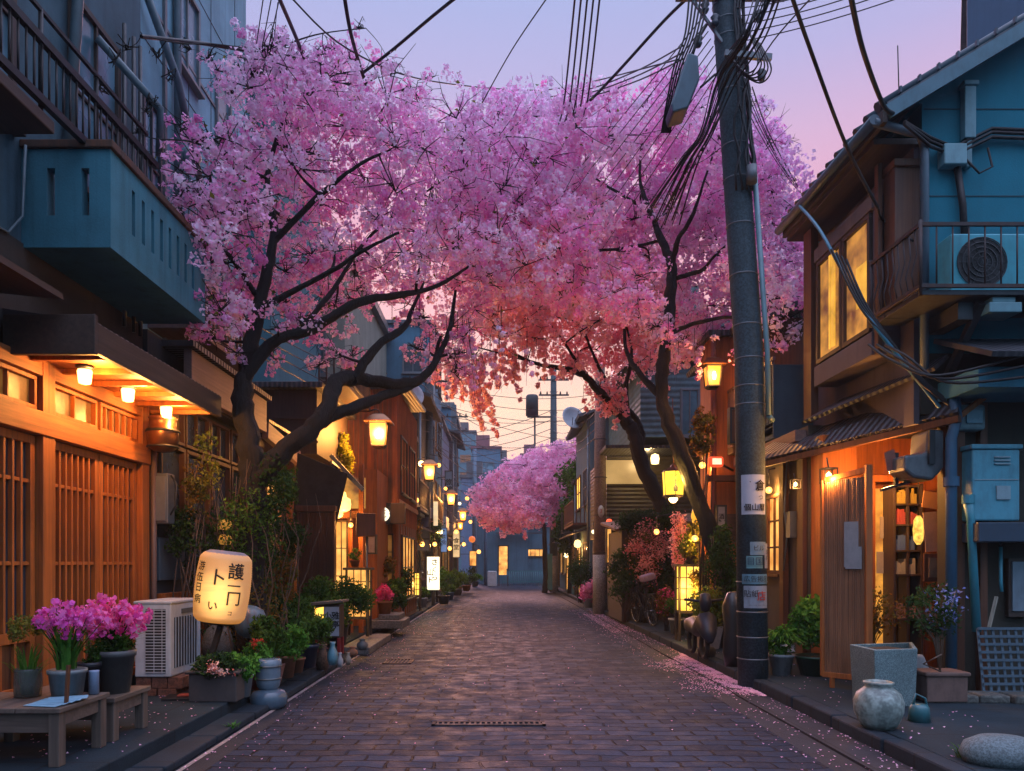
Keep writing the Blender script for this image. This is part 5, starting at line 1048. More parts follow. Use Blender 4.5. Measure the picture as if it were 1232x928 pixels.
cherry('tall cherry tree with a curved black trunk between the yellow lantern and utility pole', (4.0, 12.6, 0), [B1, B2, B3, B4, B5, B6, B7], bB, PETAL, 9, 27, 20, .105, .033, leafn=500, drips=[(P(850, 420, 12.6), 14, .6, .5)])
C1 = [(Vector((4.3, 18.5, 0)), .38)] + limb((812, 700, 18.5, .34), (808, 650, 18.5, .30), (795, 605, 18.5, .27), (775, 565, 18.3, .25), (762, 525, 18.1, .24), (752, 505, 18.0, .2), (738, 490, 17.8, .15), (718, 468, 17.5, .13), (700, 450, 17.2, .11), (670, 442, 17, .08), (640, 436, 17, .05), (600, 415, 17, .03))
C2 = limb((768, 540, 18.1, .18), (772, 520, 18.2, .12), (762, 500, 18.2, .10), (738, 475, 18.2, .08), (715, 430, 18, .05), (700, 390, 18, .03)); C3 = limb((757, 512, 18, .12), (753, 470, 18, .08), (760, 420, 18, .05), (745, 370, 18, .02)); C4 = limb((702, 452, 17.2, .07), (690, 430, 17, .05), (670, 400, 16.8, .03), (640, 370, 16.6, .02)); C5 = limb((650, 438, 17, .04), (600, 425, 16.6, .03), (565, 415, 16.3, .015))
polyC = [(560, 270), (620, 250), (700, 260), (760, 290), (800, 330), (800, 420), (770, 440), (740, 450), (720, 430), (690, 430), (650, 415), (620, 405), (590, 395), (565, 370), (548, 320)]
def dC(x, y, r): return 17 + r.uniform(-1.5, 2)
bC = fill(polyC, 95, dC, .5, .85, 12, mind=.42, limbs=[C1, C2, C3, C4])
for (x, y, D, r) in ((730, 480, 17.6, .45), (742, 490, 17.5, .3), (722, 465, 17.6, .4), (690, 440, 17.2, .4), (640, 415, 17, .35), (570, 430, 16.5, .3), (780, 445, 18, .4), (600, 400, 17, .35)): bC.append((P(x, y, D), r, .8))
cherry('cherry tree with blossom tinted sunset coral reaching low over the lane from the shed', (4.3, 18.5, 0), [C1, C2, C3, C4, C5], bC, PETAL_C, 14, 21, 18, .135, .042,
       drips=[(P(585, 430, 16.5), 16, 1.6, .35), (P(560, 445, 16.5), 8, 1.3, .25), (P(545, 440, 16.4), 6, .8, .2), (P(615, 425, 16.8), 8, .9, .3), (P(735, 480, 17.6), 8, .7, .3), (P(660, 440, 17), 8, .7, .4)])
# --- far tree
E1 = [(Vector((2.2, 38, 0)), .2)] + limb((656, 690, 38, .18), (655, 640, 38, .17), (650, 618, 38, .15), (638, 612, 38, .13), (625, 600, 38, .08)); E2 = limb((654, 625, 38, .12), (664, 600, 38, .1), (680, 575, 38, .06)); E3 = limb((652, 620, 38, .1), (640, 585, 38, .08), (630, 560, 38, .04))
polyE = [(576, 592), (592, 574), (615, 562), (640, 550), (668, 545), (690, 532), (712, 530), (716, 552), (704, 580), (698, 612), (682, 630), (660, 622), (640, 626), (618, 640), (600, 632), (580, 615)]
bE = fill(polyE, 95, lambda x, y, r: 37.5 + r.uniform(-2.5, 2.5), .3, .8, 20, mind=.34)
fringe(bE, polyE, 45, lambda x: 37.5, 63, 9, .15, .4)
cherry('far small cherry tree with a round pink crown near the lane end', (2.2, 38, 0), [E1, E2, E3], bE, PETAL_F, 21, 21, 15, .18, .055, drips=[(P(607, 625, 37), 5, 1.0, .2), (P(640, 632, 37), 5, .8, .3)])
# green trees beyond
def green_tree(label, base, h, r, mat, seed, n=5000, ls=.09):
    t = T('green_tree', label, 'tree', base, None); b = Vector(base); m = MB(); m.tube([b, b+Vector((.05, 0, h*.4)), b+Vector((-.03, 0, h*.8))], [.11, .08, .04], 8)
    for k in range(5): a = k*1.3; m.tube([b+Vector((0,0,h*(.4+.08*k))), b+Vector((math.cos(a)*r*.7, math.sin(a)*r*.7, h*(.6+.08*k)))], [.04, .015], 6)
    m.build('trunk', BARK, t); bush(t, (b.x, b.y, h*.72), (r, r, h*.32), n, ls, mat, 'crown', 22); return t
green_tree('slim green tree behind the far utility pole', (P(700,0,33).x, 33, 0), 6.2, 1.0, LEAF, 3)
green_tree('dark evergreen beside the yellow lit planting', (P(685,0,34).x, 34, 0), 4.0, .8, LEAF_D, 4)
# fallen petals
rs = np.random.default_rng(77)
def petals_patch(n, xf, y0, y1, p=1.0):
    y = y0 + (y1-y0)*rs.random(n)**p; return np.stack([xf(y, rs.random(n)), y, np.zeros(n)], 1)
a1 = petals_patch(12000, lambda y, u: 2.95 - (-np.log(1-u*.985)*.36)*(.46 + .12*np.sin(y*3))*np.clip((y-8.0)*1.2, .15, 1)*np.clip((12.2-y)*1.0, .1, 1), 8.3, 12.2, .9); keep = (np.sin(a1[:,0]*23+a1[:,1]*7)+np.sin(a1[:,1]*17)+rs.normal(0, 1.0, len(a1))) > -.4; a1 = a1[keep]
a2 = petals_patch(1500, lambda y, u: 2.95 - u**2*.8, 4.6, 24, 1); a3 = petals_patch(650, lambda y, u: -2.32 + u**2.6*.7, 4.6, 24, 1)
a4 = np.stack([rs.uniform(-2.2, 2.5, 260), rs.uniform(4.5, 26, 260), np.zeros(260)], 1); a5 = petals_patch(1500, lambda y, u: 2.9 - u*.5, 16, 22, 1)
a6 = np.stack([rs.uniform(-3.8, -2.62, 500), rs.uniform(5, 14, 500), np.full(500, .166)], 1); a7 = np.stack([rs.uniform(3.15, 4.2, 220), rs.uniform(5, 14, 220), np.full(220, .128)], 1)
aa = np.vstack([a1, a2, a3, a4, a5, a6, a7]); aa[:,2] += .008 + rs.uniform(0, .008, len(aa)); g = (aa[:,0] > 2.66) & (aa[:,0] < 2.975); aa[g,2] += .018
keep = ~((aa[:,0] > 2.96) & (aa[:,0] < 3.15)); aa = aa[keep]
tag(scatter_mesh('fallen_petals', aa, rs.uniform(.005, .013, len(aa)), rs.uniform(0, 1, len(aa)), leafmat('petal_ground', (.62, .26, .42), (.85, .55, .68), .1), None, np.tile([0, 0, 2.2], (len(aa), 1)), .8), kind='stuff')

# ================================================================== utility poles
CONC = stone('pole_concrete', (.055, .085, .10), 40, .6, .75); CONCB = stone('pole_brown', (.30, .17, .13), 40, .6, .75)
X, Y = 3.03, 9.0
t = T('utility_pole', 'thick grey concrete utility pole wrapped in notices beside the pavement edge', 'utility pole', (X, Y, 0))
m = MB(); m.tube([(X, Y, 0), (X-.05, Y, 4), (X-.36, Y, 8.6), (X-.42, Y, 10)], [.178, .168, .148, .142], 28); m.build('shaft', CONC, t)
def pole_x(z): return X - .05*z/4 if z < 4 else X - .05 - .31*(z-4)/4.6
def pole_r(z): return .178 - .01*z/4 if z < 4 else .168 - .02*(z-4)/4.6
for z in (.36, .62, .92, 1.28, 3.4, 3.62, 3.95, 4.35, 4.95, 5.55, 6.1, 6.5, 7.15, 7.8, 8.0, 8.2): MB().lathe([(pole_r(z)+.003, -.008), (pole_r(z)+.009, 0), (pole_r(z)+.003, .008)], (pole_x(z), Y, z), 24).build('steel_band', GREYM, t)
m = MB(); m.tube([(X+.13, Y-.16, 3.25), (X+.115, Y-.16, 4), (X-.04, Y-.155, 6.2)], .032, 8); m.tube([(X+.13, Y-.16, 3.25), (X+.2, Y-.1, 3.2)], .03, 8); m.build('conduit', paint('pale_teal_conduit', (.16, .30, .34), .4), t)
m = MB()
rnd = random.Random(4)
for k in range(9):
    pts = []
    for i in range(14): z = 5.9 + i*.21; a = rnd.uniform(-.2, .2) + (-1.9 + k*.25 + i*.05); pts.append((pole_x(z) + math.cos(a)*(pole_r(z)+.03+rnd.random()*.04), Y + math.sin(a)*(pole_r(z)+.03+rnd.random()*.03), z))
    m.tube(pts, .014, 6)
m.build('cable_run', BLK, t)
m = MB(); m.beam((X-.95, Y-.1, 8.25), (X+.35, Y-.1, 8.25), .07, .09); m.beam((X-.4, Y-.2, 7.5), (X+.15, Y-.2, 7.45), .05, .07); m.beam((X-.75, Y-.1, 8.2), (X-.40, Y-.1, 7.7), .03, .03); m.cyl((X-.1, Y-.25, 5.95), (X-.1, Y-.25, 6.15), .06); m.build('cross_arm', GREYM, t)
for x_, z_ in ((-.62, 8.0), (-.5, 7.85), (-.7, 7.6), (.02, 7.9), (.05, 7.2)): MB().lathe([(0, 0), (.03, .01), (.05, .05), (.03, .07), (.055, .11), (.03, .14), (0, .16)], (X+x_, Y-.15, z_), 10).build('insulator', paint('insulator_dark', (.06, .07, .09), .3), t)
# curved papers on the pole
def curved(name, ang, w, z0, z1, mt, dr=.004, parent=None, lab=None):
    m = MB(); n = 12; vs = []
    for i in range(n+1):
        a = ang - w/2 + w*i/n
        for z in (z0, z1): r = pole_r(z) + dr; vs.append((pole_x(z) + r*math.cos(a), Y + r*math.sin(a), z))
    m.add(vs, [(2*i, 2*i+2, 2*i+3, 2*i+1) for i in range(n)], True); o = m.build(name, mt, parent or t)
    if lab: o['label'] = lab
    return o
A0 = -math.pi/2
def wrap_pole(ang, zc): return lambda v: Vector((pole_x(zc+v.y) + (pole_r(zc)+.019)*math.cos(ang + v.x/.19), Y + (pole_r(zc)+.019)*math.sin(ang + v.x/.19), zc+v.y))
zz = lambda py: P(0, py, 8.83).z
curved('poster', A0-.08, 1.75, zz(619), zz(571), paint('white_poster', (.50, .52, .60), .6, 0, .15), .006, lab='white paper notice with black brush lettering')
put_text('poster_lettering', '倉', .135, wrap_pole(A0+.30, zz(585)), INK, t, bold=.035); put_text('poster_lettering', 'つ', .07, wrap_pole(A0+.33, zz(599)), INK, t); put_text('poster_lettering', '個山暦', .088, wrap_pole(A0-.05, zz(611)), INK, t, bold=.035); put_text('poster_lettering', '▸', .05, wrap_pole(A0-.32, zz(580)), INK, t)
curved('sticker', A0+.2, 1.2, zz(668), zz(652), paint('blue_paper', (.20, .30, .36), .7, 0, .5), .005); curved('sticker', A0-.1, 1.1, zz(684), zz(669), paint('green_paper', (.14, .32, .34), .7, 0, .5), .006)
curved('sticker', A0+.9, .55, zz(684), zz(654), paint('pale_paper', (.32, .36, .42), .7, 0, .5), .008); curved('sticker', A0-.02, 1.9, zz(703), zz(691), paint('teal_band_paper', (.12, .28, .36), .7, 0, .5), .007); curved('sticker', A0-.0, 1.7, zz(732), zz(705), paint('pale_paper', None), .008)
put_text('sticker_lettering', '目国', .10, wrap_pole(A0-.1, zz(676)), paint('navy_ink', (.02,.05,.10), .7, 0, 0), t); put_text('sticker_lettering', 'ビル', .07, wrap_pole(A0+.15, zz(660)), INK, t); put_text('sticker_lettering', '広告掲示', .075, wrap_pole(A0, zz(697)), INK, t)
put_text('sticker_lettering', '貼紙', .09, wrap_pole(A0-.35, zz(715)), INK, t); put_text('sticker_lettering', '店', .12, wrap_pole(A0+.3, zz(718)), paint('red_ink', (.5,.05,.04), .6, 0, 0), t, bold=.03); put_text('sticker_lettering', '電\n話', .06, wrap_pole(A0+.9, zz(668)), INK, t); put_text('sticker_lettering', '— — — —', .04, wrap_pole(A0, zz(728)), INK, t)
# transformer box hanging from the cables
t = T('cable_cabinet', 'dark grey tapered cable cabinet slung beside the top of the big utility pole', 'cabinet', P(826, 110, 8.8))
m = MB(); q = [P(826, 68, 8.7), P(838, 72, 8.7), P(840, 100, 8.7), P(826, 135, 8.7), P(808, 140, 8.7), P(806, 130, 8.7)]
m.prism([(v.x, v.z) for v in q], 1, 8.62, 8.95); m.build('case', paint('cabinet_blue_grey', (.07, .12, .15), .4, .3), t, .02); m = MB(); m.tube([P(832, 70, 8.8), P(838, 50, 8.8), P(850, 30, 8.9)], .02, 6); m.tube([P(843, 105, 8.8), P(860, 90, 8.9)], .015, 6); m.build('bracket', BLK, t)
def far_pole(px, D, ztop, label, mt, arms=(), r=.16, x=None, lean=0):
    x = P(px, 0, D).x if x is None else x; t = T('utility_pole', label, 'utility pole', (x, D, 0)); m = MB(); m.tube([(x, D, 0), (x+lean*.5, D, ztop*.5), (x+lean, D, ztop)], [r*1.15, r, r*.8], 16); m.build('shaft', mt, t)
    m = MB()
    for z in arms: m.beam((x+lean*z/ztop-.8, D-.15, z), (x+lean*z/ztop+.8, D-.15, z), .06, .08)
    for z in np.arange(1.8, ztop-.3, 1.1): m.lathe([(r*1.12, -.012), (r*1.16, 0), (r*1.12, .012)], (x+lean*z/ztop, D, z), 16)
    if arms: 
        for z in arms:
            for q in (-.7, -.35, .35, .7): m.lathe([(0, 0), (.05, .02), (.03, .1), (.05, .12), (0, .16)], (x+lean*z/ztop+q, D-.15, z+.04), 8)
    m.build('cross_arm', DKMET, t); return t
t = far_pole(722, 21.8, 7.4, 'brown utility pole with a pale concrete foot beside the bicycles', CONCB, (), .175)
m = MB(); m.cyl((P(722,0,21.8).x, 21.8, 0), (P(722,0,21.8).x, 21.8, 1.75), .215, .205, 20); m.build('concrete_foot', stone('pale_foot', (.50, .40, .36), 40, .7), t); m = MB(); m.lathe([(0, 0), (.09, 0), (.09, .015), (0, .015)], (P(722,0,21.8).x, 21.6, 3.0), 16, Matrix.Rotation(R(90), 4, 'X') @ Matrix.Diagonal((1, 2.0, 1, 1)).to_4x4()); m.build('number_plate', paint('plate_white', (.6,.6,.6), .5), t)
put_text('plate_mark', '3', .15, on_front(Vector((P(722,0,21.8).x, 21.6, 3.0)), .022), paint('red_ink', None), t)
t = far_pole(666, 39.7, 12.0, 'distant utility pole carrying a transformer above the far cherry crown', CONC, (11.2, 10.4, 7.2), .19)
x = P(666,0,39.7).x; m = MB(); m.lathe([(0, 0), (.33, 0), (.33, 1.0), (.28, 1.08), (0, 1.1)], (x-1.15, 39.5, 9.3), 16); m.beam((x-1.4, 39.6, 9.25), (x, 39.6, 9.25), .08, .08); m.cyl((x-1.0, 39.6, 4.5), (x-1.0, 39.6, 9.3), .05, n=8); m.build('transformer', DKMET, t); m = MB(); m.cyl((x, 39.7, 0), (x, 39.7, 1.9), .25, n=16); m.build('concrete_foot', stone('pale_foot', None), t)
far_pole(516, 28.5, 9.0, 'grey utility pole standing by the brown timber house', CONC, (8.4,), .17)
far_pole(546, 42.5, 10.5, 'slim far utility pole near the orange lantern row', CONC, (9.8, 9.0), .19)
far_pole(571, 47.5, 8.8, 'steel blue pole at the kerb where the left row ends', paint('blue_steel', (.10, .18, .26), .5), (), .14)
far_pole(584, 51, 7.5, 'thin blue post in front of the end house window', paint('blue_steel', None), (), .10)
far_pole(481, 20.5, 6.5, 'thin dark pole beside the plank house corner', paint('black_iron', None), (), .05)
# ================================================================== cables
def cable(pts, r, label='', group='overhead power cables', sag=0, n=14, name='power_cable', mat=None):
    pts = [Vector(p) for p in pts]
    if len(pts) == 2:
        a, b = pts; pts = [a.lerp(b, i/n) - Vector((0, 0, sag*4*(i/n)*(1-i/n))) for i in range(n+1)]
    else: pts = [q[0] for q in spline([(p, r) for p in pts], 6)]
    m = MB(); m.tube(pts, r, 6, cap=False); c = pts[len(pts)//2]
    return tag(m.build(name, mat or BLK, loc=c), label, 'cable', group)
cable([P(328, -20, 7.0), P(362, 60, 8.5), P(372, 98, 9.2)], .022, 'thick black cable dropping into the blossom nearest the concrete building', sag=0)
cable([P(412, -20, 8.0), P(422, 40, 8.6), P(438, 95, 9.4), P(452, 135, 9.9)], .022, 'thick black cable dropping into the blossom beside the lone high twig')
cable([P(560, -12, 8.5), P(520, 20, 9.0), P(470, 62, 9.6), P(418, 102, 10)], .020, 'heavy cable rising from the left crown up out of the picture', n=12)
cable([P(838, -12, 9.6), P(800, 24, 10), P(740, 90, 10.8), P(700, 130, 11.5), P(640, 178, 12.5)], .022, 'heavy cable sweeping down from the pole top over the crown')
cable([P(348, -5, 8), P(420, 60, 9), P(520, 98, 11), P(660, 108, 14), P(815, 72, 9.3)], .010, 'long thin wire dipping across the sky from the concrete building', sag=0)
cable([P(660, -5, 7), P(616, 60, 8), P(580, 124, 9)], .007, 'lone thin wire slanting down to the middle of the crown')
for i in range(5): cable([P(693+i*7.5, -15, 8.5+.1*i), P(679+i*7, 120, 10.5), P(672+i*6, 150, 11.5)], .012, 'one of five parallel cables dropping behind the crown top', 'five parallel cables dropping into the crown')
for i in range(3): cable([P(822, 55+i*8, 9.2), P(760, 88+i*6, 11), P(690, 112+i*4, 13), P(590, 126+i*2, 16)], .010, ['topmost of the thin wires fanning out behind the crown', 'middle of the thin wires fanning out behind the crown', 'lowest of the thin wires fanning out behind the crown'][i])
for i in range(6): cable([P(855-i*5, -15, 8.7), P(842-i*3.5, 40, 8.7), P(826-i*3, 80, 8.75), P(812-i*2.2, 130, 8.9), P(806-i*2, 160, 9.1)], .012, 'one of the bundled cables running past the hanging cabinet', 'cable bundle at the hanging cabinet')
for i in range(18):
    o = rnd.uniform(-7, 7); cable([P(942-i*1.9, -15, 7.2+.05*i), P(917-i*1.5+o*.7, 45, 7.9), P(885-i*1.5, 95+o, 8.55), P(856-i*.8+o*.3, 160, 8.75), P(838-i*1.2, 195+o, 9.0), P(812-i*2+o, 260+o*2, 9.8)], .006+.004*(i % 3 == 0), 'one of the cables in the thick bundle crossing the big pole', 'thick cable bundle crossing the big pole')
for i in range(5): cable([P(902+i*3, 40+i*3, 8.5), P(912+i*4, 75+i*2, 8.3), P(898+i*4, 88+i*3, 8.5), P(880+i*2, 70+i*4, 8.7)], .009, 'loose looped cable hanging beside the big pole', 'looped cables beside the big pole')
cable([P(878, 60, 8.7), P(920, 10, 7.8), P(935, -12, 7.3)], .01, 'single wire from the pole arm up behind the bundle')
cable([P(893, 110, 8.8), P(930, 50, 8), P(985, -12, 7)], .008, 'thin twin wire rising to the photo top between pole and roof')
cable([P(950, -12, 6.2), P(975, 60, 6.8), P(1018, 175, 7.6), P(1056, 250, 8.0)], .018, 'long service cable swinging down to the bay window')
cable([P(1022, -12, 6.0), P(1038, 60, 6.6), P(1062, 125, 7.4), P(1075, 137, 7.7)], .022, 'service cable ending at the tiled roof corner')
cable([P(905, 105, 9.2), P(925, 160, 10.2), P(960, 225, 11.5)], .008, 'thin wire from the big pole to the dark roof edge')
cable([P(962, 248, 9.6), P(985, 275, 8.6), P(1010, 320, 8.0), P(1040, 375, 7.7), P(1090, 440, 7.6), P(1130, 490, 7.7)], .02, 'blue service cable running below the bay window', 'service cables on the bay window house', mat=paint('blue_cable', (.03, .22, .32), .4))
cable([P(1056, 250, 8.0), P(1060, 262, 8.2), P(1075, 275, 8.2), P(1098, 290, 7.9)], .014, 'short cable looped at the shutter box', 'service cables on the bay window house')
for i in range(4): cable([P(1000+i*6, 300+i*4, 7.9), P(1035+i*3, 370, 7.7), P(1075+i*4, 415+i*5, 7.6), P(1105, 452+i*2, 7.6), P(1135+i*2, 478+i*3, 7.65)], .012, 'one of the thin service wires tied beside the blue cable', 'thin service wires by the blue cable')
for i in range(3): cable([P(1045+i*10, 415, 7.6), P(1075+i*8, 435-i*3, 7.3), P(1130+i*5, 452+i*4, 7.2), P(1240, 425+i*14, 7.1)], .014, 'one of the cables lying along the lower tiled roof', 'cables along the lower tiled roof')
for i in range(6):
    cable([P(905, 50+i*12, 9.0), P(667, 448+i*7, 39.5)], .012, 'one of the long wires running down the lane to the transformer pole', 'long wires down the lane', sag=.9, n=20) if i < 2 else cable([P(546+i*2, 505+i*9, 42), P(668, 470+i*11, 39.6)], .016, 'one of the far wires crossing the lane opening', 'far wires crossing the lane opening', sag=.25)
for i, (a, b) in enumerate(((440, 470), (452, 486), (466, 500), (480, 492), (470, 530), (512, 520), (530, 545), (548, 540), (560, 556))): cable([P(520+i*4, a+20, 30+i), P(740, b, 32+i)], .012, 'one of the far wires crossing the lane opening', 'far wires crossing the lane opening', sag=.5)
for i in range(5): cable([P(517, 478+i*14, 28.4), P(547, 515+i*14, 42.3)], .018, 'one of the wires strung between the two grey poles of the shop row', 'wires between the shop row poles', sag=.15)
for i in range(4): cable([P(200, 330+i*10, 8.6), P(517, 478+i*14, 28.4)], .010, 'one of the wires running along the shop row behind the trees', 'wires along the shop row', sag=.3)
cable([P(170, 44, 7.2), P(240, 52, 8.2), P(303, 62, 9)], .02, 'pale cable stretched across the concrete building')
# ================================================================== things on the left pavement
ZL = .17; ZR = .13
TERRA = paint('terracotta', (.36, .13, .06), .75, 0, .5); GPOT = paint('grey_pot_glaze', (.15, .145, .14), .5, 0, .4); BEIGE = paint('beige_pot', (.30, .25, .20), .7, 0, .5); WPOT = paint('white_pot', (.50, .50, .52), .5, 0, .4); RPOT = paint('red_pot', (.42, .04, .04), .45, 0, .3); DPOT = paint('dark_pot', (.035, .035, .045), .45, 0, .3); GREENPOT = paint('green_planter', (.03, .09, .05), .45, 0, .3); SOIL = stone('soil', (.03, .02, .015), 50, .5)
MAG = leafmat('magenta_petal', (.82, .08, .42), (.95, .28, .60), .3); MAG2 = leafmat('purple_petal', (.78, .09, .50), (.92, .28, .68), .3); PINKF = leafmat('hot_pink_petal', (.80, .04, .22), (.95, .18, .40), .3); BLUEF = leafmat('blue_petal', (.16, .20, .50), (.35, .40, .75), .3); WHITEF = leafmat('white_petal', (.7,.6,.6), (.85,.8,.8), .3)
CLEAR = None
def pot(par, c, r, h, mt, kind='round', name='pot', taper=.72):
    m = MB(); x, y, z = c
    if kind == 'round': m.lathe([(0, z+.004), (r*taper, z), (r*.97, z+h*.86), (r*1.04, z+h*.86), (r*1.06, z+h), (r*.95, z+h), (r*.9, z+h*.86), (0, z+h*.86)], (x, y, 0), 24)
    else: m.lathe([(0, z), (r*taper*1.3, z), (r*1.35, z+h), (r*1.25, z+h), (r*1.2, z+h*.85), (0, z+h*.85)], (x, y, 0), 4, Matrix.Rotation(R(45), 4, 'Z'), sm=False)
    o = m.build(name, mt, par); m = MB(); m.lathe([(r*.93, z+h*.87), (0, z+h*.88)], (x, y, 0), 20); m.build('soil', SOIL, o); return o
def potted(label, c, r, h, mt, plant, kind='round', name='potted_plant', group=None, cat='potted plant', taper=.72):
    t = T(name, label, cat, c, group); pot(t, c, r, h, mt, kind, taper=taper); plant(t, Vector(c) + Vector((0, 0, h))); return t
def f_bush(rx, rz, n, ls, mt, dz=None, **k): return lambda t, c: bush(t, (c.x, c.y, c.z + (rz*.8 if dz is None else dz)), (rx, rx, rz), n, ls, mt, **k)
def f_flowers(rx, rz, n, fs, mt, dz, stem_n=26, green=LEAF, leafh=None):
    def go(t, c):
        blades(t, c, stem_n*2, leafh or dz*.9, rx*.9, .022, green, 'leaves', .35, rx*.35)
        cc = inside_ellip((c.x, c.y, c.z+dz), (rx, rx, rz), n//7, .35); cc[:,2] += RNG.normal(0, rz*.38, len(cc)); cc[:,:2] += RNG.normal(0, rx*.13, (len(cc), 2)); cc = cc[RNG.random(len(cc)) > .22]; cen, sz, tn, nr = puffs(cc, np.full(len(cc), .028), 7, fs, RNG.uniform(0, 1, len(cc)))
        scatter_mesh('flowers', cen, sz, tn, mt, t, nr*.6, .95, 5)
        m = MB()
        for k in range(stem_n): e = cc[k % len(cc)]; m.tube([(c.x, c.y, c.z), ((c.x+e[0])/2, (c.y+e[1])/2, (c.z+e[2])/2+.02), tuple(e)], .003, 4)
        m.build('stem', LEAF, t)
    return go
# benches
def bench(label, x0, x1, y0, y1, zt, group=None):
    t = T('wooden_bench', label, 'bench', ((x0+x1)/2, (y0+y1)/2, ZL)); m = MB(); n = 3; w = (x1-x0)/n
    for i in range(n): m.box(x0+w*i+.004, x0+w*(i+1)-.004, y0, y1, zt-.035, zt + random.uniform(-.003, .003))
    m.build('seat', W_GREY, t, .005)
    for sx_, sy_ in ((0, 0), (1, 0), (0, 1), (1, 1)):
        m = MB(); x = x0+.02 if not sx_ else x1-.09; y = y0+.02 if not sy_ else y1-.10; m.box(x, x+.07, y, y+.08, ZL, zt-.036); m.build('leg', W_GREYZ, t, .005)
    m = MB(); m.box(x0+.03, x1-.03, y0+.045, y0+.07, zt-.17, zt-.037); m.box(x1-.06, x1-.035, y0+.10, y1-.1, zt-.13, zt-.037); m.box(x0+.035, x0+.06, y0+.10, y1-.1, zt-.13, zt-.037); m.build('apron', W_GREYX, t, .004); return t
bench('low weathered plank bench nearest the photo edge, under the blue paper and glass jar', -3.75, -2.86, 4.85, 5.48, .56)
bench('shorter plank bench standing behind the first, under the tall grey pot', -3.72, -2.86, 5.54, 6.12, .50)
def on(px, py, z): D = (1.5-z)*FP/(py-VY); return ((px-VX)/FP*D, D, z)
# items on benches
ZB = .56
def glassy(name, c=(.5,.55,.5)):
    if name in _M: return _M[name]
    m, nt, bs, _ = newmat(name); bs.inputs['Base Color'].default_value = (*c, 1); bs.inputs['Transmission Weight'].default_value = .85; bs.inputs['Roughness'].default_value = .12; bs.inputs['IOR'].default_value = 1.3; _M[name] = m; return m
def jar(label, c, r, h, mt, plant=None, name='glass_jar', cat='jar'):
    t = T(name, label, cat, c); m = MB(); m.lathe([(0, 0), (r, .003), (r*1.05, h*.5), (r, h*.9), (r*1.03, h), (r*.94, h), (r*.92, h*.88), (r*.95, h*.5), (r*.9, .012), (0, .012)], c, 24); m.build('jar', mt, t)
    if plant: plant(t, Vector(c) + Vector((0, 0, .02)))
    return t
jar('clear glass jar of yellow green flowering stems at the near end of the front bench', (-3.34, 5.28, ZB), .085, .20, glassy('clear_glass'), lambda t, c: (blades(t, c, 60, .42, .14, .016, LEAF_B, 'leaves', .4, .05), bush(t, (c.x+.0, c.y, c.z+.46), (.16, .14, .09), 900, .012, LEAF_Y, 'flower_heads', 16)))
potted('pale glass bucket of purple flowers with long strap leaves on the front bench', (-3.04, 5.24, ZB), .12, .20, paint('pale_bucket', (.26, .28, .28), .35, 0, .4), f_flowers(.19, .09, 900, .016, MAG2, .35, 34, LEAF_B, .36), name='flower_bucket', taper=.8)
potted('small dark bucket behind the purple flowers', (-3.10, 5.62, .50), .085, .26, DPOT, f_bush(.10, .09, 250, .02, LEAF, .04), name='flower_bucket', taper=.85)
potted('tall two tiered grey pot of bright magenta flowers on the shorter bench', (-3.00, 5.80, .50), .15, .33, GPOT, lambda t, c: (bush(t, (c.x, c.y, c.z+.05), (.16, .16, .09), 1500, .016, LEAF, 'foliage', 16), f_flowers(.25, .10, 1600, .018, MAG, .24, 20, LEAF, .16)(t, c)), name='flower_pot')
potted('cream pot with trailing stems at the far end of the shorter bench', (-3.06, 6.04, .50), .09, .24, BEIGE, f_bush(.10, .10, 300, .018, LEAF_B, .02), name='flower_pot')
t = tag(MB().lathe([(0, 0), (.035, .002), (.035, .16), (.037, .17), (0, .17)], (-2.93, 5.38, ZB), 16).build('paper_cup', paint('pale_blue_cup', (.34, .44, .62), .5), loc=(-2.93, 5.38, ZB)), 'pale blue cup standing beside the purple flower bucket', 'cup')
m = MB()
for k in range(5): m.obox((-3.02 + k*.015, 4.95 + k*.04, ZB+.006+k*.004), (.24, .10, .003), R(-12+k*9), R(3))
tag(m.build('folded_paper', paint('light_blue_paper', (.30, .52, .66), .7, 0, .3), loc=(-3.0, 5.0, ZB)), 'crumpled light blue papers lying on the front bench', 'paper')
tag(MB().obox((-2.90, 5.0, ZB+.13), (.015, .03, .26), 0, R(-6)).build('wood_tag', W_MID, loc=(-2.90, 5.0, ZB)), 'upright wooden plant tag at the corner of the front bench', 'tag')
# AC on bricks
t = T('air_conditioner', 'white air conditioner standing on bricks before the shop doors', 'air conditioner', (-3.38, 7.72, ZL)); x0, x1, y0, y1, z0, z1 = -3.62, -3.08, 7.52, 8.02, .33, .93
x0, x1 = P(165,0,7.55).x, P(208,0,7.55).x; z0, z1 = P(0,815,7.5).z, P(0,727,7.5).z; y0 = 7.5; y1 = 8.25
ACW = paint('ac_offwhite', (.66, .68, .72), .45, 0, .3)
m = MB(); m.box(x0, x1, y0, y1, z0, z1); m.build('casing', ACW, t, .012); m = MB(); m.box(x0-.01, x1+.01, y0-.01, y1+.01, z1+.001, z1+.03); m.build('lid', ACW, t, .008)
m = MB(); m.box(x0+.11, x1-.05, y0-.004, y0+.002, z0+.04, z1-.05); m.box(x1-.002, x1+.004, y0+.08, y1-.10, z0+.08, z1-.14); m.build('coil', paint('fan_black', None), t)
m = MB(); n = 22
for i in range(n): z = z0+.05 + (z1-z0-.11)*i/(n-1); m.box(x0+.11, x1-.05, y0-.014, y0-.004, z-.004, z+.004)
for x in (x0+.2, x0+.28): m.box(x-.003, x+.003, y0-.017, y0-.0145, z0+.04, z1-.05)
for i in range(9): y = y0+.1 + (y1-y0-.22)*i/8; m.box(x1+.004, x1+.012, y-.004, y+.004, z0+.08, z1-.14)
m.build('grille', ACW, t)
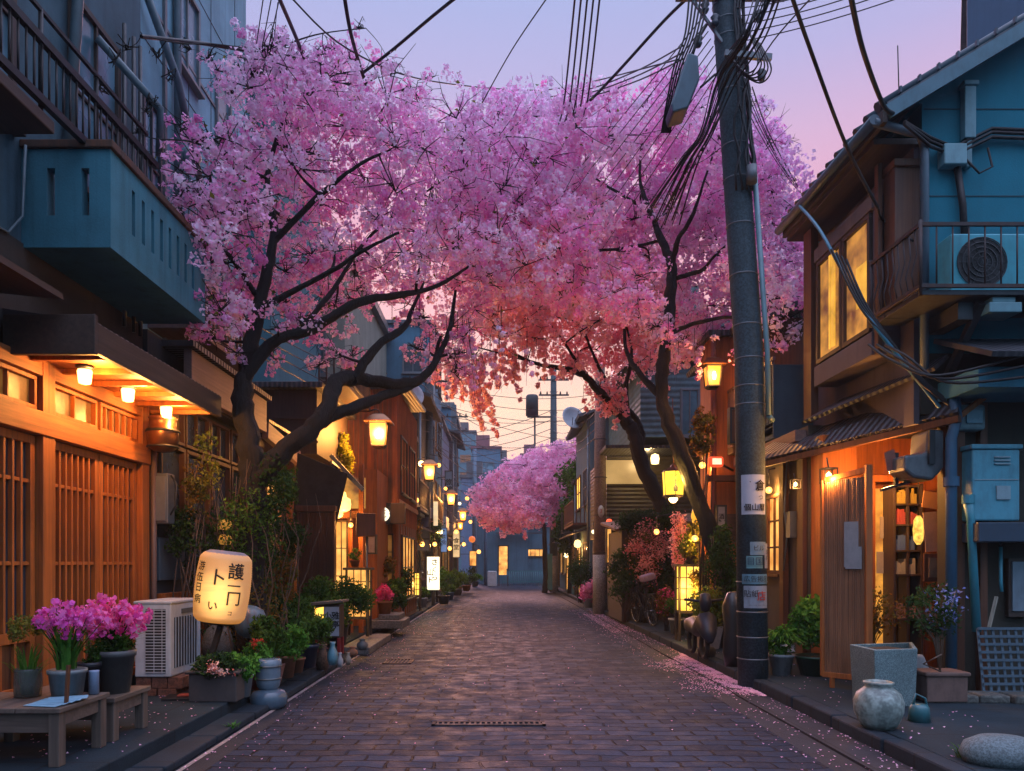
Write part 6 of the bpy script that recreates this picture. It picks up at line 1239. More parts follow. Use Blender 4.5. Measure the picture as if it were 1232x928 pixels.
m = MB(); m.box(x1, x1+.012, y0+.25, y1-.12, z1-.11, z1-.06); m.build('label_plate', GREYM, t)
for i, (x, y) in enumerate(((x0+.02, y0+.05), (x1-.22, y0+.04))):
    pass
t = T('brick_stack', 'row of red bricks under the white air conditioner', 'bricks', (x0+.2, y0+.2, ZL)); m = MB()
for k in range(3): m.box(x0+.0+k*.16, x0+.15+k*.16, y0+.02, y1-.05, ZL+.07, z0-.003)
for k in range(2): m.box(x0+.03+k*.2, x0+.21+k*.2, y0+.0, y1-.07, ZL, ZL+.068)
m.build('bricks', stone('red_brick', (.30, .10, .06), 30, .6), t, .004)
# big paper lantern stand
L0 = Vector(((240-VX)/FP*7.4, 7.4, ZL)); LC = Vector((P(268, 707, 7.45).x, 7.45, P(268, 707, 7.45).z))
t = T('paper_lantern', 'large glowing paper lantern with black lettering tilted on a black stand', 'lantern', L0)
TL = Matrix.Rotation(R(7), 4, 'Y') @ Matrix.Rotation(R(0), 4, 'X'); LH, LR = .345, .262
def lprof(z): s = abs(z)/LH; return LR*(1 - .10*s**2 - .55*max(0, s-.86)**1.3*3)
prof = [(0, LH*1.0), (LR*.45, LH*1.0)] + [(lprof(LH*k/28) + (.0025 if k % 2 else 0), LH*k/28*.985) for k in range(28, -29, -1)] + [(LR*.5, -LH), (0, -LH)]
m = MB(); m.lathe(prof, LC, 40, TL); m.build('shade', glow_shade('lantern_paper', (1, .50, .11), .95, tuple(Vector((LC.x+.02, LC.y-.2, LC.z-.06)) - L0) + (.16,)), t)
m = MB(); m.lathe([(LR*.80, LH*.97), (LR*.62, LH*1.05), (0, LH*1.06)], LC, 30, TL); m.build('cap', paint('lantern_cap', (.24, .25, .32), .6), t)
m = MB(); m.lathe([(LR*.72, -LH*1.0), (LR*.5, -LH*1.06), (0, -LH*1.06)], LC, 30, TL)
lowp = LC + TL @ Vector((0, 0, -LH*1.05)); lowp = Vector((lowp.x+.03, lowp.y, lowp.z)); m.beam(lowp, L0 + Vector((0, 0, .02)), .05, .05, (0,1,0)); m.build('stand', BLK, t)
m = MB(); m.obox(L0 + Vector((-.08, .05, .012)), (.5, .42, .024), R(10)); m.build('foot', BLK, t, .004); tag(MB().obox(L0 + Vector((-.07, -.02, .034)), (.24, .14, .012), R(10)).build('red_mat', paint('red_mat', (.35, .06, .04), .7), loc=L0), 'small red mat on the foot of the lantern stand', 'mat')
def on_lantern(ang, zc):
    def f(v):
        z = zc + v.y; a = ang + v.x/LR; r = lprof(min(abs(z), LH*.98)*(1 if z > 0 else -1)) + .014
        return TL @ Vector((r*math.sin(a), -r*math.cos(a), z)) + LC
    return f
put_text('lettering', '護', .165, on_lantern(R(44), .17), INK, t, bold=.03); put_text('lettering', '一', .13, on_lantern(R(42), .03), INK, t, bold=.02); put_text('lettering', '冂', .15, on_lantern(R(44), -.09), INK, t, bold=.03); put_text('lettering', 'コ', .05, on_lantern(R(40), -.23), INK, t, bold=.03)
put_text('lettering', '卜', .16, on_lantern(R(7), .10), INK, t, bold=.035); put_text('lettering', 'い', .10, on_lantern(R(4), -.17), INK, t, bold=.03)
for ch, zz_ in (('游', .20), ('伍', .09), ('日', -.01), ('病', -.12)): put_text('lettering', ch, .095, on_lantern(R(-33), zz_), INK, t, bold=.03)
lamp_light(t, LC + Vector((.1, -.45, -.1)), 10, (1, .55, .18), .15)
# little yellow lamps behind on a rack
t = T('lamp_rack', 'black rack holding small yellow lamps behind the paper lantern', 'rack', P(265, 800, 9.0)*1.0); c = P(265, 635, 8.9)
m = MB(); m.tube([P(262, 600, 8.9), P(262, 720, 8.9)], .015, 6); m.beam(P(258, 642, 8.9), P(310, 646, 8.9), .03, .03); m.build('frame', BLK, t)
for i, py in enumerate((632, 650)): 
    m = MB(); m.lathe([(0, -.06), (.06, -.05), (.08, 0), (.06, .06), (0, .07)], P(271, py, 8.9), 12); m.build('shade', lit('small_yellow', (1, .45, .07), .4, .4), t)
# planter trough and plants between lantern and kerb
t = T('trough_planter', 'long grey clay trough of small pink flowers behind the lantern stand', 'planter', on(255, 846, ZL)); c = Vector(on(254, 846, ZL))
m = MB(); m.obox(c + Vector((0, .15, .14)), (.46, .24, .28)); m.obox(c + Vector((0, .15, .285)), (.52, .29, .03)); m.build('trough', paint('dark_trough', (.09, .07, .065), .7, 0, .5), t, .012); bush(t, (c.x+.05, c.y+.1, .52), (.26, .14, .12), 900, .022, LEAF_D, 'foliage', 14); bush(t, (c.x+.1, c.y+.0, .50), (.22, .1, .07), 160, .018, leafmat('mixed_petal', (.6,.15,.12), (.8,.55,.5), .2), 'flowers', 10)
potted('white pot with feathery green plant beside the trough', on(292, 838, ZL), .10, .22, WPOT, f_bush(.20, .20, 1400, .025, LEAF_B, .08))
potted('red pot of red leaved flowers next to the white pot', on(309, 829, ZL), .09, .22, RPOT, lambda t, c: (bush(t, (c.x, c.y, c.z+.14), (.16, .16, .15), 800, .025, LEAF_B), bush(t, (c.x, c.y, c.z+.24), (.1, .1, .08), 120, .02, leafmat('red_petal', (.5, .03, .03), (.7, .1, .05), .2), 'flowers', 8)))
potted('square clay planter with tall grassy plant above the blue jar', on(326, 822, ZL), .13, .20, paint('brick_planter', (.24,.10,.08), .7), lambda t, c: (blades(t, c, 90, .42, .22, .012, LEAF, 'leaves'), bush(t, (c.x, c.y, c.z+.36), (.24, .22, .20), 1500, .025, LEAF)), 'square')
potted('terracotta pot of leafy green shrub behind the blue jar', on(343, 815, ZL), .13, .26, TERRA, f_bush(.26, .24, 2000, .028, LEAF_B, .16)); potted('squat terracotta pot between the shrub and the dark blue pot', on(356, 809, ZL), .11, .18, TERRA, f_bush(.16, .14, 700, .025, LEAF, .08))
potted('dark blue pot with round green shrub by the box sign', on(369, 803, ZL), .15, .30, paint('dark_blue_pot', (.03, .045, .09), .35), f_bush(.30, .26, 2200, .03, LEAF, .2)); potted('tall dark shrub in a black tub against the ivy', on(318, 800, ZL), .14, .3, DPOT, f_bush(.35, .42, 2400, .035, LEAF_D, .32))
potted('wide bushy green shrub in front of the ribbed screen', on(405, 776, ZL), .2, .35, DPOT, f_bush(.62, .42, 6000, .035, LEAF, .35)); potted('young shrub between the box sign and ivy', on(350, 786, ZL), .16, .3, TERRA, f_bush(.38, .4, 2600, .035, LEAF, .3))
# blue glass jar pedestal on kerb
c = Vector(on(323, 852, .0)); t = T('water_jar', 'blue grey glass jar standing on a squat round base at the kerb', 'jar', c); BJ = paint('blue_jar', (.10, .15, .20), .15, 0, .3)
m = MB(); m.lathe([(0, .01), (.17, .01), (.19, .05), (.19, .13), (.16, .18), (.10, .20), (.0, .20)], c, 28); m.build('base', BJ, t); m = MB(); m.lathe([(.09, .20), (.115, .23), (.125, .30), (.125, .42), (.13, .44), (.13, .50), (.11, .51), (0, .505)], c, 28); m.build('body', paint('blue_jar_pale', (.20, .27, .34), .15, 0, .3), t)
m = MB(); m.lathe([(.128, .30), (.134, .31), (.128, .32)], c, 28); m.lathe([(.134, .43), (.139, .44), (.134, .45)], c, 28); m.build('bands', GREYM, t)
# round boards / ball
c = P(301, 748, 8.6); t = T('garden_ball', 'blue and clay coloured glazed ball beside the paper lantern', 'ornament', c); m = MB(); m.lathe([(0, -.2), (.1, -.17), (.16, -.08), (.17, 0), (.16, .1), (.1, .17), (0, .19)], c, 20, Matrix.Rotation(R(20), 4, 'Y'), sq=.8); m.build('ball', paint('ball_glaze', (.12, .22, .28), .3, 0, .95, (.10, .05, .04)), t); m = MB(); m.cyl((c.x, c.y, ZL), (c.x, c.y, c.z-.18), .03); m.build('post', BLK, t)
c = P(262, 775, 8.8); t = T('stone_disc', 'grey rounded stone slab behind the lantern stand', 'stone', c); m = MB(); m.lathe([(0, -.24), (.16, -.2), (.20, -.02), (.15, .16), (.05, .24), (0, .25)], c, 18, sq=.4); m.build('disc', stone('grey_granite', (.16, .15, .15), 50, .6), t)
# ivy thicket round the trunk
t = T('climbing_plant', 'tangled climbing plant with small leaves covering the cherry trunk base', 'climbing plant', (-3.0, 9.3, ZL)); m = MB()
for k in range(46):
    a = random.uniform(-3.75, -2.75); pts = [Vector((a, 9.0 + random.uniform(-.3, .6), ZL))]
    for j in range(7): pts.append(pts[-1] + Vector((random.uniform(-.13, .13), random.uniform(-.1, .1), random.uniform(.2, .42))))
    m.tube(pts, [.012 - .0013*j for j in range(8)], 5, cap=False)
m.build('stem', wood('vine', (.12, .07, .04)), t)
for nm, mt, n, s_, cc, rr in (('leaves', LEAF_D, 3200, .028, (-3.2, 9.1, 1.3), (.55, .35, 1.1)), ('leaves', LEAF, 1500, .026, (-3.0, 8.9, 1.9), (.4, .3, .6)), ('autumn_leaves', LEAF_A, 1500, .022, (-3.0, 9.0, 1.0), (.5, .3, .6)), ('leaves', LEAF_D, 800, .03, (-2.75, 9.0, 2.4), (.25, .25, .5))): bush(t, cc, rr, n, s_, mt, nm, 46)
for lab, px, py, D, col in (('climbing rose with red hips beside the window house wall', 232, 600, 8.8, LEAF_A), ('pale yellow green climber hanging by the small panelled door', 246, 560, 8.9, LEAF_Y)):
    c = P(px, py, D); t = T('climbing_plant', lab, 'climbing plant', (c.x, c.y, ZL)); m = MB(); m.tube([(c.x, c.y, ZL), (c.x+.05, c.y, 1.0), (c.x-.04, c.y, c.z), (c.x+.06, c.y, c.z+.4)], .012, 6); m.build('stem', W_DARK, t); bush(t, c, (.16, .14, .5), 420, .028, col, 'leaves', 20)
c = P(413, 545, 15.9); t = T('yellow_creeper', 'bright yellow green creeper hanging down the plank house wall', 'creeper', c); bush(t, c, (.22, .12, .75), 1500, .04, leafmat('lime_leaf', (.22, .26, .02), (.45, .42, .04), .35), 'leaves', 26)
# box sign on red legs
c = P(399, 748, 10.9); t = T('box_sign', 'small box sign with white lettered face and amber side on red legs', 'sign', (c.x, 10.9, ZL)); 
m = MB(); m.box(c.x-.22, c.x+.14, 10.8, 11.1, c.z-.23, c.z+.25); m.build('box', W_DARK, t, .01); m = MB(); m.obox((c.x-.05, 10.95, c.z+.28), (.50, .42, .035), 0, 0, R(-5)); m.build('roof', W_GREYX, t, .005)
m = MB(); m.box(c.x-.08, c.x+.13, 10.785, 10.799, c.z-.2, c.z+.22); m.build('face', paint('sign_white', (.42, .42, .48), .6), t); m = MB(); m.quad((c.x-.21, 10.79, c.z-.16), (c.x-.09, 10.79, c.z-.2), (c.x-.09, 10.79, c.z+.22), (c.x-.21, 10.79, c.z+.2)); m.quad((c.x-.225, 10.81, c.z-.2), (c.x-.225, 11.09, c.z-.2), (c.x-.225, 11.09, c.z+.22), (c.x-.225, 10.81, c.z+.22)); m.build('amber_pane', LIT_Y, t)
put_text('lettering', '小料', .12, on_front(Vector((c.x-.03, 10.785, c.z+.02)), .004), INK, t, vertical=True, bold=.03); put_text('lettering', '雅亭', .12, on_front(Vector((c.x+.08, 10.785, c.z+.02)), .004), INK, t, vertical=True, bold=.03)
for x, y in ((c.x-.2, 10.83), (c.x+.12, 10.83), (c.x-.2, 11.07), (c.x+.12, 11.07)): m = MB(); m.box(x-.02, x+.02, y-.02, y+.02, ZL, c.z-.232); m.build('leg', paint('red_lacquer', (.38, .02, .02), .4), t)
for lab, px, py, r, h, mt in (('brown stone figure at the kerb beneath the box sign', 388, 806, .10, .34, stone('brown_clay', (.22,.11,.07), 30, .6)), ('pale blue glazed vase between the sign legs', 400, 800, .07, .30, paint('blue_glaze', (.16, .36, .44), .3, 0, .4)), ('small white bottle at the kerb past the vase', 409, 803, .045, .20, WPOT), ('cream stone bottle beside the white bottle', 419, 800, .04, .16, BEIGE), ('grey clay jar beside the lattice lamp foot', 436, 782, .09, .17, GPOT), ('terracotta jar near the flower stand', 424, 790, .08, .14, TERRA)):
    c = Vector(on(px, py, .07 if py > 800 else ZL)); t = T('garden_jar', lab, 'jar', c); m = MB(); m.lathe([(0, 0), (r*.7, 0), (r, h*.3), (r*.95, h*.55), (r*.5, h*.75), (r*.45, h*.88), (r*.62, h), (r*.4, h), (0, h*.9)], c, 18); m.build('jar', mt, t)
# tall lattice lamp
def lattice_lamp(label, px, pyt, pyb, w, D, cols, rows, legs=0.0, pm=None, dark=None, dep=.26, power=20, z0=None):
    c = P(px, 0, D); zt = P(0, pyt, D).z; zb = P(0, pyb, D).z; t = T('lattice_lamp', label, 'standing lamp', (c.x, D, z0 if z0 is not None else ZL)); fm = dark or W_DARK; W2 = W(w, D)/2; tt = .035
    m = MB(); g0 = z0 if z0 is not None else ZL
    for sx_ in (-1, 1):
        for dy in (0, dep): m.box(c.x+sx_*W2-.02, c.x+sx_*W2+.02, D+dy-.02, D+dy+.02, g0, zt)
    m.box(c.x-W2-.06, c.x+W2+.06, D-.06, D+dep+.06, zt, zt+.045); m.box(c.x-W2, c.x+W2, D-.018, D+dep+.018, zb-.05, zb)
    for i in range(1, cols): x = c.x-W2+2*W2*i/cols; m.box(x-.009, x+.009, D-.012, D+.002, zb, zt)
    for i in range(1, rows): z = zb + (zt-zb)*i/rows; m.box(c.x-W2, c.x+W2, D-.011, D+.001, z-.009, z+.009); m.box(c.x-W2-.01, c.x-W2+.0, D, D+dep, z-.009, z+.009); m.box(c.x+W2, c.x+W2+.01, D, D+dep, z-.009, z+.009)
    m.build('frame', fm, t, .003); m = MB(); m.box(c.x-W2+.012, c.x+W2-.012, D+.004, D+dep-.004, zb+.002, zt-.002); m.build('pane', pm or LIT_Y, t); lamp_light(t, (c.x, D-.3, (zt+zb)/2), power, (1, .6, .12), .1); return t
lattice_lamp('tall dark framed lattice lamp beside the plank house shrub', 430, 686, 742, 26, 13.6, 3, 4, power=16, pm=LIT_A)
lattice_lamp('yellow paned box lamp on the pavement below the grey house', 499, 690, 716, 12, 21, 3, 4, power=14)
lattice_lamp('wide yellow four paned lantern cabinet beneath the black cherry tree', 830, 682, 735, 25, 13.2, 3, 4, z0=ZR, power=50)
t = T('lit_sign', 'tall white lit sign with black brush writing on the pavement', 'sign', P(521, 706, 23.5)); c = P(521, 690, 23.5); m = MB(); m.box(c.x-.19, c.x+.19, 23.5, 23.7, c.z-.52, c.z+.52); m.build('case', PAPER_W, t, .01); m = MB(); m.box(c.x-.05, c.x+.05, 23.55, 23.65, ZL, c.z-.52); m.build('post', BLK, t)
put_text('lettering', 'さくら', .22, on_front(Vector((c.x+.05, 23.5, c.z+.1)), .006), INK, t, vertical=True, bold=.03); put_text('lettering', '山ト', .22, on_front(Vector((c.x-.09, 23.5, c.z-.1)), .006), INK, t, vertical=True, bold=.03); lamp_light(t, (c.x, 23.2, c.z), 18, (1, .85, .6), .1)
t = T('strip_sign', 'slim cream lit strip sign on the brown timber house', 'sign', P(524, 620, 25)); c = P(524, 618, 25); m = MB(); m.box(c.x-.07, c.x+.07, 25, 25.1, c.z-.4, c.z+.4); m.build('panel', lit('cream_glow', (1, .75, .42), 1.0, .3), t)
t = T('orange_lantern', 'small round orange lantern down the lane beyond the shops', 'lantern', P(568, 649, 44)); m = MB(); m.lathe([(0, -.2), (.15, -.14), (.2, 0), (.15, .14), (0, .2)], P(568, 649, 44), 12); m.build('shade', lit('orange_paper', (1, .22, .04), 1.1, .3), t)
# flower stand, stone steps, pots down the row
potted('orange tub of hot pink flowers by the plank house steps', (P(463,0,15.6).x, 15.6, .45), .16, .26, TERRA, lambda t, c: bush(t, (c.x, c.y, c.z+.14), (.24, .2, .2), 1100, .03, PINKF, 'flowers', 16), name='flower_tub')
t = T('stone_step', 'low stone step stack before the plank house', 'step', (P(470,0,15.5).x, 15.5, ZL)); m = MB(); a = P(446,0,15.3).x; b = P(486,0,15.3).x; m.box(a, b, 15.2, 16.3, ZL, .34); m.box(a+.15, b-.1, 15.35, 16.2, .341, .45); m.build('slab', stone('step_stone', (.26, .20, .18), 30, .6), t, .02)
t = T('stone_step', 'wide low stone slab at the kerb past the box sign', 'step', (P(455,0,12.2).x, 12.2, ZL)); m = MB(); m.box(-2.66, -2.15, 12.2, 14.6, .0, .13); m.build('slab', stone('step_stone', None), t, .02)
for i, (lab, px, D, h, r, mt) in enumerate((('leafy green shrub beside the hot pink tub', 474, 16.4, 1.1, .34, LEAF), ('slim bamboo like shrub next to the white lit sign', 534, 24.5, 1.5, .35, LEAF), ('round green bush with its tub near the slate blue house', 550, 31, 1.1, .55, LEAF), ('dark round hedge ball at the row end', 561, 36, 1.3, .7, LEAF_D), ('low bright shrub near the end of the left kerb', 572, 44, .6, .5, LEAF_B), ('brown leaved creeper on a frame above the flower tub', 462, 17.0, 1.9, .3, LEAF_A), ('small green pot plant on top of the lattice lamp', 427, 13.8, 1.55, .14, LEAF))):
    x = P(px, 0, D).x; z = ZL if i != 6 else P(0, 682, 13.8).z; potted(lab, (x, D, z), .09 if i == 6 else .2, .12 if i == 6 else .28, [TERRA, DPOT, GPOT][i % 3], f_bush(r, h*.35 if i != 6 else .14, 900 if i != 6 else 200, .05 if i != 6 else .03, mt, h*.35 if i != 6 else .08))
for i, (px, py, D) in enumerate(((541, 721, 27), (552, 716, 33), (508, 728, 22.5), (563, 712, 38))):
    potted(['small blue tub at the kerb beside the bushy plants', 'tiny plant tub at the far kerb', 'white stone pot near the yellow paned box lamp', 'last small tub before the steel blue pole'][i], (P(px,0,D).x, D, ZL), .16, .3, [paint('blue_tub', (.06,.14,.25), .5), TERRA, WPOT, DPOT][i], f_bush(.22, .2, 350, .05, LEAF, .12))

# ================================================================== things on the right pavement
g = on(940, 812, ZR)
potted('white pot with a spreading fern beside the big utility pole', g, .15, .26, paint('chipped_white', (.46, .46, .47), .6, 0, .7), lambda t, c: (blades(t, c, 260, .52, .42, .022, LEAF_B, 'fronds', 1.0, .06), bush(t, (c.x, c.y, c.z+.15), (.25, .25, .18), 900, .022, LEAF_B), bush(t, (c.x, c.y-.1, c.z+.12), (.2, .2, .1), 14, .03, WHITEF, 'flowers', 7)))
potted('large round leaved green shrub in a dark green tub next to the fern', on(981, 812, ZR), .24, .24, GREENPOT, f_bush(.34, .38, 2300, .042, LEAF_B, .34))
# granite planter box (angled)
t = T('granite_planter', 'square speckled granite planter with an angled corner before the lit shop', 'planter', on(1062, 850, ZR)); ZP = P(0, 780, 7.2).z
pts = [P(1022, 0, 7.55), P(1052, 0, 7.05), P(1104, 0, 7.15), P(1098, 0, 7.75)]; q = [(v.x, v.y) for v in pts]; cx, cy = sum(a for a, b in q)/4, sum(b for a, b in q)/4
m = MB(); ins = [(cx+(a-cx)*.84, cy+(b-cy)*.84) for a, b in q]; bot = [(cx+(a-cx)*.92, cy+(b-cy)*.92) for a, b in q]
vs = [(a, b, ZR) for a, b in bot] + [(a, b, ZP) for a, b in q] + [(a, b, ZP) for a, b in ins] + [(a, b, ZP-.14) for a, b in ins]
m.add(vs, [(i, (i+1)%4, 4+(i+1)%4, 4+i) for i in range(4)] + [(4+i, 4+(i+1)%4, 8+(i+1)%4, 8+i) for i in range(4)] + [(8+i, 8+(i+1)%4, 12+(i+1)%4, 12+i) for i in range(4)] + [(12, 13, 14, 15), (3, 2, 1, 0)]); m.build('box', stone('granite_box', (.24, .29, .28), 90, .75), t, .008)
m = MB(); m.obox((cx-.02, cy, ZP-.10), (.28, .26, .16), R(20)); m.build('soil', SOIL, t)
# ceramic jar
c = Vector(on(1057, 876, .13)); t = T('ceramic_jar', 'rounded pale ceramic jar with a short neck on the pavement corner', 'jar', c); m = MB(); m.lathe([(0, .0), (.12, .0), (.155, .05), (.19, .14), (.195, .22), (.17, .29), (.115, .335), (.10, .35), (.118, .37), (.12, .385), (.10, .39), (.085, .36), (.0, .30)], c, 36); m.build('jar', stone('celadon', (.36, .37, .32), 12, .7, .45), t)
# terracotta planter with blue flowers
c = Vector(on(1138, 846, ZR)); t = T('blue_flower_planter', 'clay planter of leggy blue flowers against the lit shop', 'potted plant', c); m = MB(); m.obox(c + Vector((0, .12, .14)), (.40, .3, .26)); m.obox(c + Vector((0, .12, .285)), (.44, .34, .04)); m.build('planter', paint('dull_clay', (.20, .11, .085), .75, 0, .6), t, .012)
bush(t, (c.x-.08, c.y+.1, 1.02), (.30, .22, .32), 900, .024, LEAF_D, 'leaves', 34); bush(t, (c.x-.02, c.y+.0, 1.08), (.30, .18, .26), 110, .022, BLUEF, 'flowers', 28); m = MB()
for k in range(12): a = random.uniform(-.3, .2); m.tube([(c.x, c.y+.1, .42), (c.x+a*.4, c.y+.1+a*.3, .75), (c.x+a, c.y+.1, .95+random.random()*.3)], .006, 5)
m.tube([(c.x-.05, c.y, .44), (c.x-.25, c.y-.05, .52), (c.x-.1, c.y-.1, .62)], .008, 5); m.build('stem', wood('vine', None), t)
c = Vector(on(1072, 800, ZR)); t = T('grassy_plant', 'grassy stems growing up against the amber doorway', 'potted plant', (4.2, 8.6, ZR)); pot(t, (4.2, 8.65, ZR), .14, .3, DPOT); blades(t, Vector((4.2, 8.65, .4)), 120, .9, .35, .016, LEAF_A, 'leaves', .3, .1); bush(t, (4.35, 8.6, .95), (.35, .2, .3), 500, .024, LEAF_A, 'leaves', 30)
t = T('white_sack', 'pale sack standing between the granite planter and the clay planter', 'sack', on(1100, 838, ZR)); c = Vector(on(1100, 838, ZR)); m = MB(); m.lathe([(0, 0), (.13, .0), (.15, .1), (.14, .3), (.10, .4), (.08, .43), (0, .42)], c, 16, sq=.7); m.build('sack', paint('sack_cloth', (.34, .33, .32), .85, 0, .5), t, )
t = T('teal_boots', 'small teal watering can at the foot of the granite planter', 'watering can', on(1108, 868, ZR)); t.name = 'watering_can'; c = Vector(on(1106, 868, ZR)); m = MB(); m.lathe([(0, 0), (.09, 0), (.08, .12), (.06, .15), (0, .15)], c, 16); m.build('body', paint('teal_can', (.04, .16, .18), .35), t); m = MB(); m.tube([c + Vector((-.06, 0, .12)), c + Vector((-.03, 0, .24)), c + Vector((.05, 0, .2)), c + Vector((.08, 0, .08))], .01, 6); m.build('handle', paint('teal_can', None), t)
# lattice panel, sticks, table at the wall
t = T('trellis', 'dark blue square trellis leaning on the brown wall', 'trellis', on(1210, 838, ZR)); a, b = P(1182,0,7.6).x, P(1232,0,7.6).x+.12; z0, z1 = .2, P(0,757,7.6).z; LM = paint('lattice_blue', (.10, .15, .19), .5, 0, .4); m = MB()
for i in range(8): x = a+(b-a)*i/7; m.beam((x, 7.58, z0), (x+.0, 7.68, z1), .026, .012, (0,1,0))
for i in range(9): z = z0+(z1-z0)*i/8; y = 7.57+.1*i/8; m.beam((a-.01, y-.012, z), (b+.01, y-.012, z), .012, .026)
m.build('lattice', LM, t)
t = tag(MB().beam(P(1190, 755, 7.75), P(1199, 718, 7.8), .03, .02).build('wooden_stick', wood('pale_stick', (.40, .36, .28)), loc=P(1192, 745, 7.8)), 'pale wooden stick standing behind the blue trellis', 'stick')
t = T('side_window', 'dark window with a pale curtain at the photo edge under the shelf', 'window', P(1225, 710, 7.95)); m = MB(); a = P(1212,0,7.95).x; m.box(a, a+1.0, 7.93, 7.99, P(0,742,7.95).z, P(0,672,7.95).z); m.build('frame', W_DARK, t); m = MB(); m.box(a+.03, a+.15, 7.91, 7.929, P(0,735,7.95).z, P(0,676,7.95).z); m.build('curtain', paint('pale_curtain', (.20,.26,.30), .8), t)
# stones of the wall foot, boulder, concrete apron
t = T('foot_stones', 'row of flat rubble stones along the foot of the brown wall', 'stones', (5, 7.7, ZR)); m = MB(); x = 4.2
while x < 7:
    w = random.uniform(.25, .5); m.obox((x+w/2, 7.45+random.uniform(-.04, .04), ZR+.035), (w-.02, .3, .08+random.uniform(0,.03)), random.uniform(-.1,.1)); x += w
m.build('stones', stone('rubble', (.15, .13, .11), 25, .6), t, .02)
c = P(1205, 940, 5.15); t = T('boulder', 'smooth rounded grey boulder cut by the bottom edge of the photo', 'boulder', (c.x, c.y, ZR)); m = MB(); m.lathe([(0, .0), (.24, .0), (.27, .06), (.24, .13), (.15, .175), (0, .19)], (c.x, c.y, ZR), 30, sq=.8); m.build('boulder', stone('pale_granite', (.20, .22, .22), 70, .7), t)
c = Vector(on(1160, 912, ZR)); t = T('weed_tuft', 'small weed tuft by the boulder', 'weed', c); blades(t, c, 30, .12, .1, .01, LEAF, 'leaves')
c = Vector(on(281, 888, .0)); t = T('weed_tuft', 'small weed tuft growing in the kerb joint by the road line', 'weed', (-2.35, 6.6, .05)); blades(t, Vector((-2.37, 6.6, .05)), 26, .07, .06, .01, LEAF_B, 'leaves')
# right side mid distance: planters, bicycles, scooter
potted('square concrete planter of golden green shrub under the black cherry trunk', (3.35, 12.1, ZR), .20, .36, paint('concrete_planter', (.40,.32,.28), .8, 0, .5), f_bush(.36, .34, 2200, .035, leafmat('golden_leaf', (.16, .14, .02), (.12, .20, .04), .35), .3), 'square')
potted('second concrete planter beside the golden shrub planter', (3.78, 11.7, ZR), .20, .38, paint('concrete_planter', None), f_bush(.34, .45, 2000, .035, LEAF_D, .4), 'square')
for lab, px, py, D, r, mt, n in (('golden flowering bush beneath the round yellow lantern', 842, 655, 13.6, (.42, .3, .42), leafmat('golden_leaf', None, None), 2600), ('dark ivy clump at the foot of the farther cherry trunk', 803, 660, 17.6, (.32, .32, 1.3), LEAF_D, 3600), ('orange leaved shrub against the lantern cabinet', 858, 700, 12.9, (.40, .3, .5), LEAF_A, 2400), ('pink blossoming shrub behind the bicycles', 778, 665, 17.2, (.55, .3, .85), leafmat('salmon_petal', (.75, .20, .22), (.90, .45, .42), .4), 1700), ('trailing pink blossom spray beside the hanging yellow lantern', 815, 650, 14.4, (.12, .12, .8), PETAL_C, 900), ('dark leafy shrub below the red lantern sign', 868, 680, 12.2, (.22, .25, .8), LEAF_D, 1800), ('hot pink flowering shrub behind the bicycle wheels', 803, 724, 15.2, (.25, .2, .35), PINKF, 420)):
    c = P(px, py, D); t = T('garden_shrub', lab, 'shrub', (c.x, c.y, ZR)); m = MB()
    for k in range(6): m.tube([(c.x+random.uniform(-.08,.08), c.y, ZR), (c.x+random.uniform(-r[0],r[0])*.5, c.y, (c.z+ZR)/2), (c.x+random.uniform(-r[0],r[0]), c.y, c.z+r[2]*.6)], [.02, .013, .005], 5)
    m.build('stem', W_DARK, t); bush(t, c, r, n, .034, mt, 'foliage', 34)
    if 'bicycle' in lab: bush(t, c, (r[0]*1.0, r[1], r[2]), 600, .035, LEAF_A, 'leaves', 20)
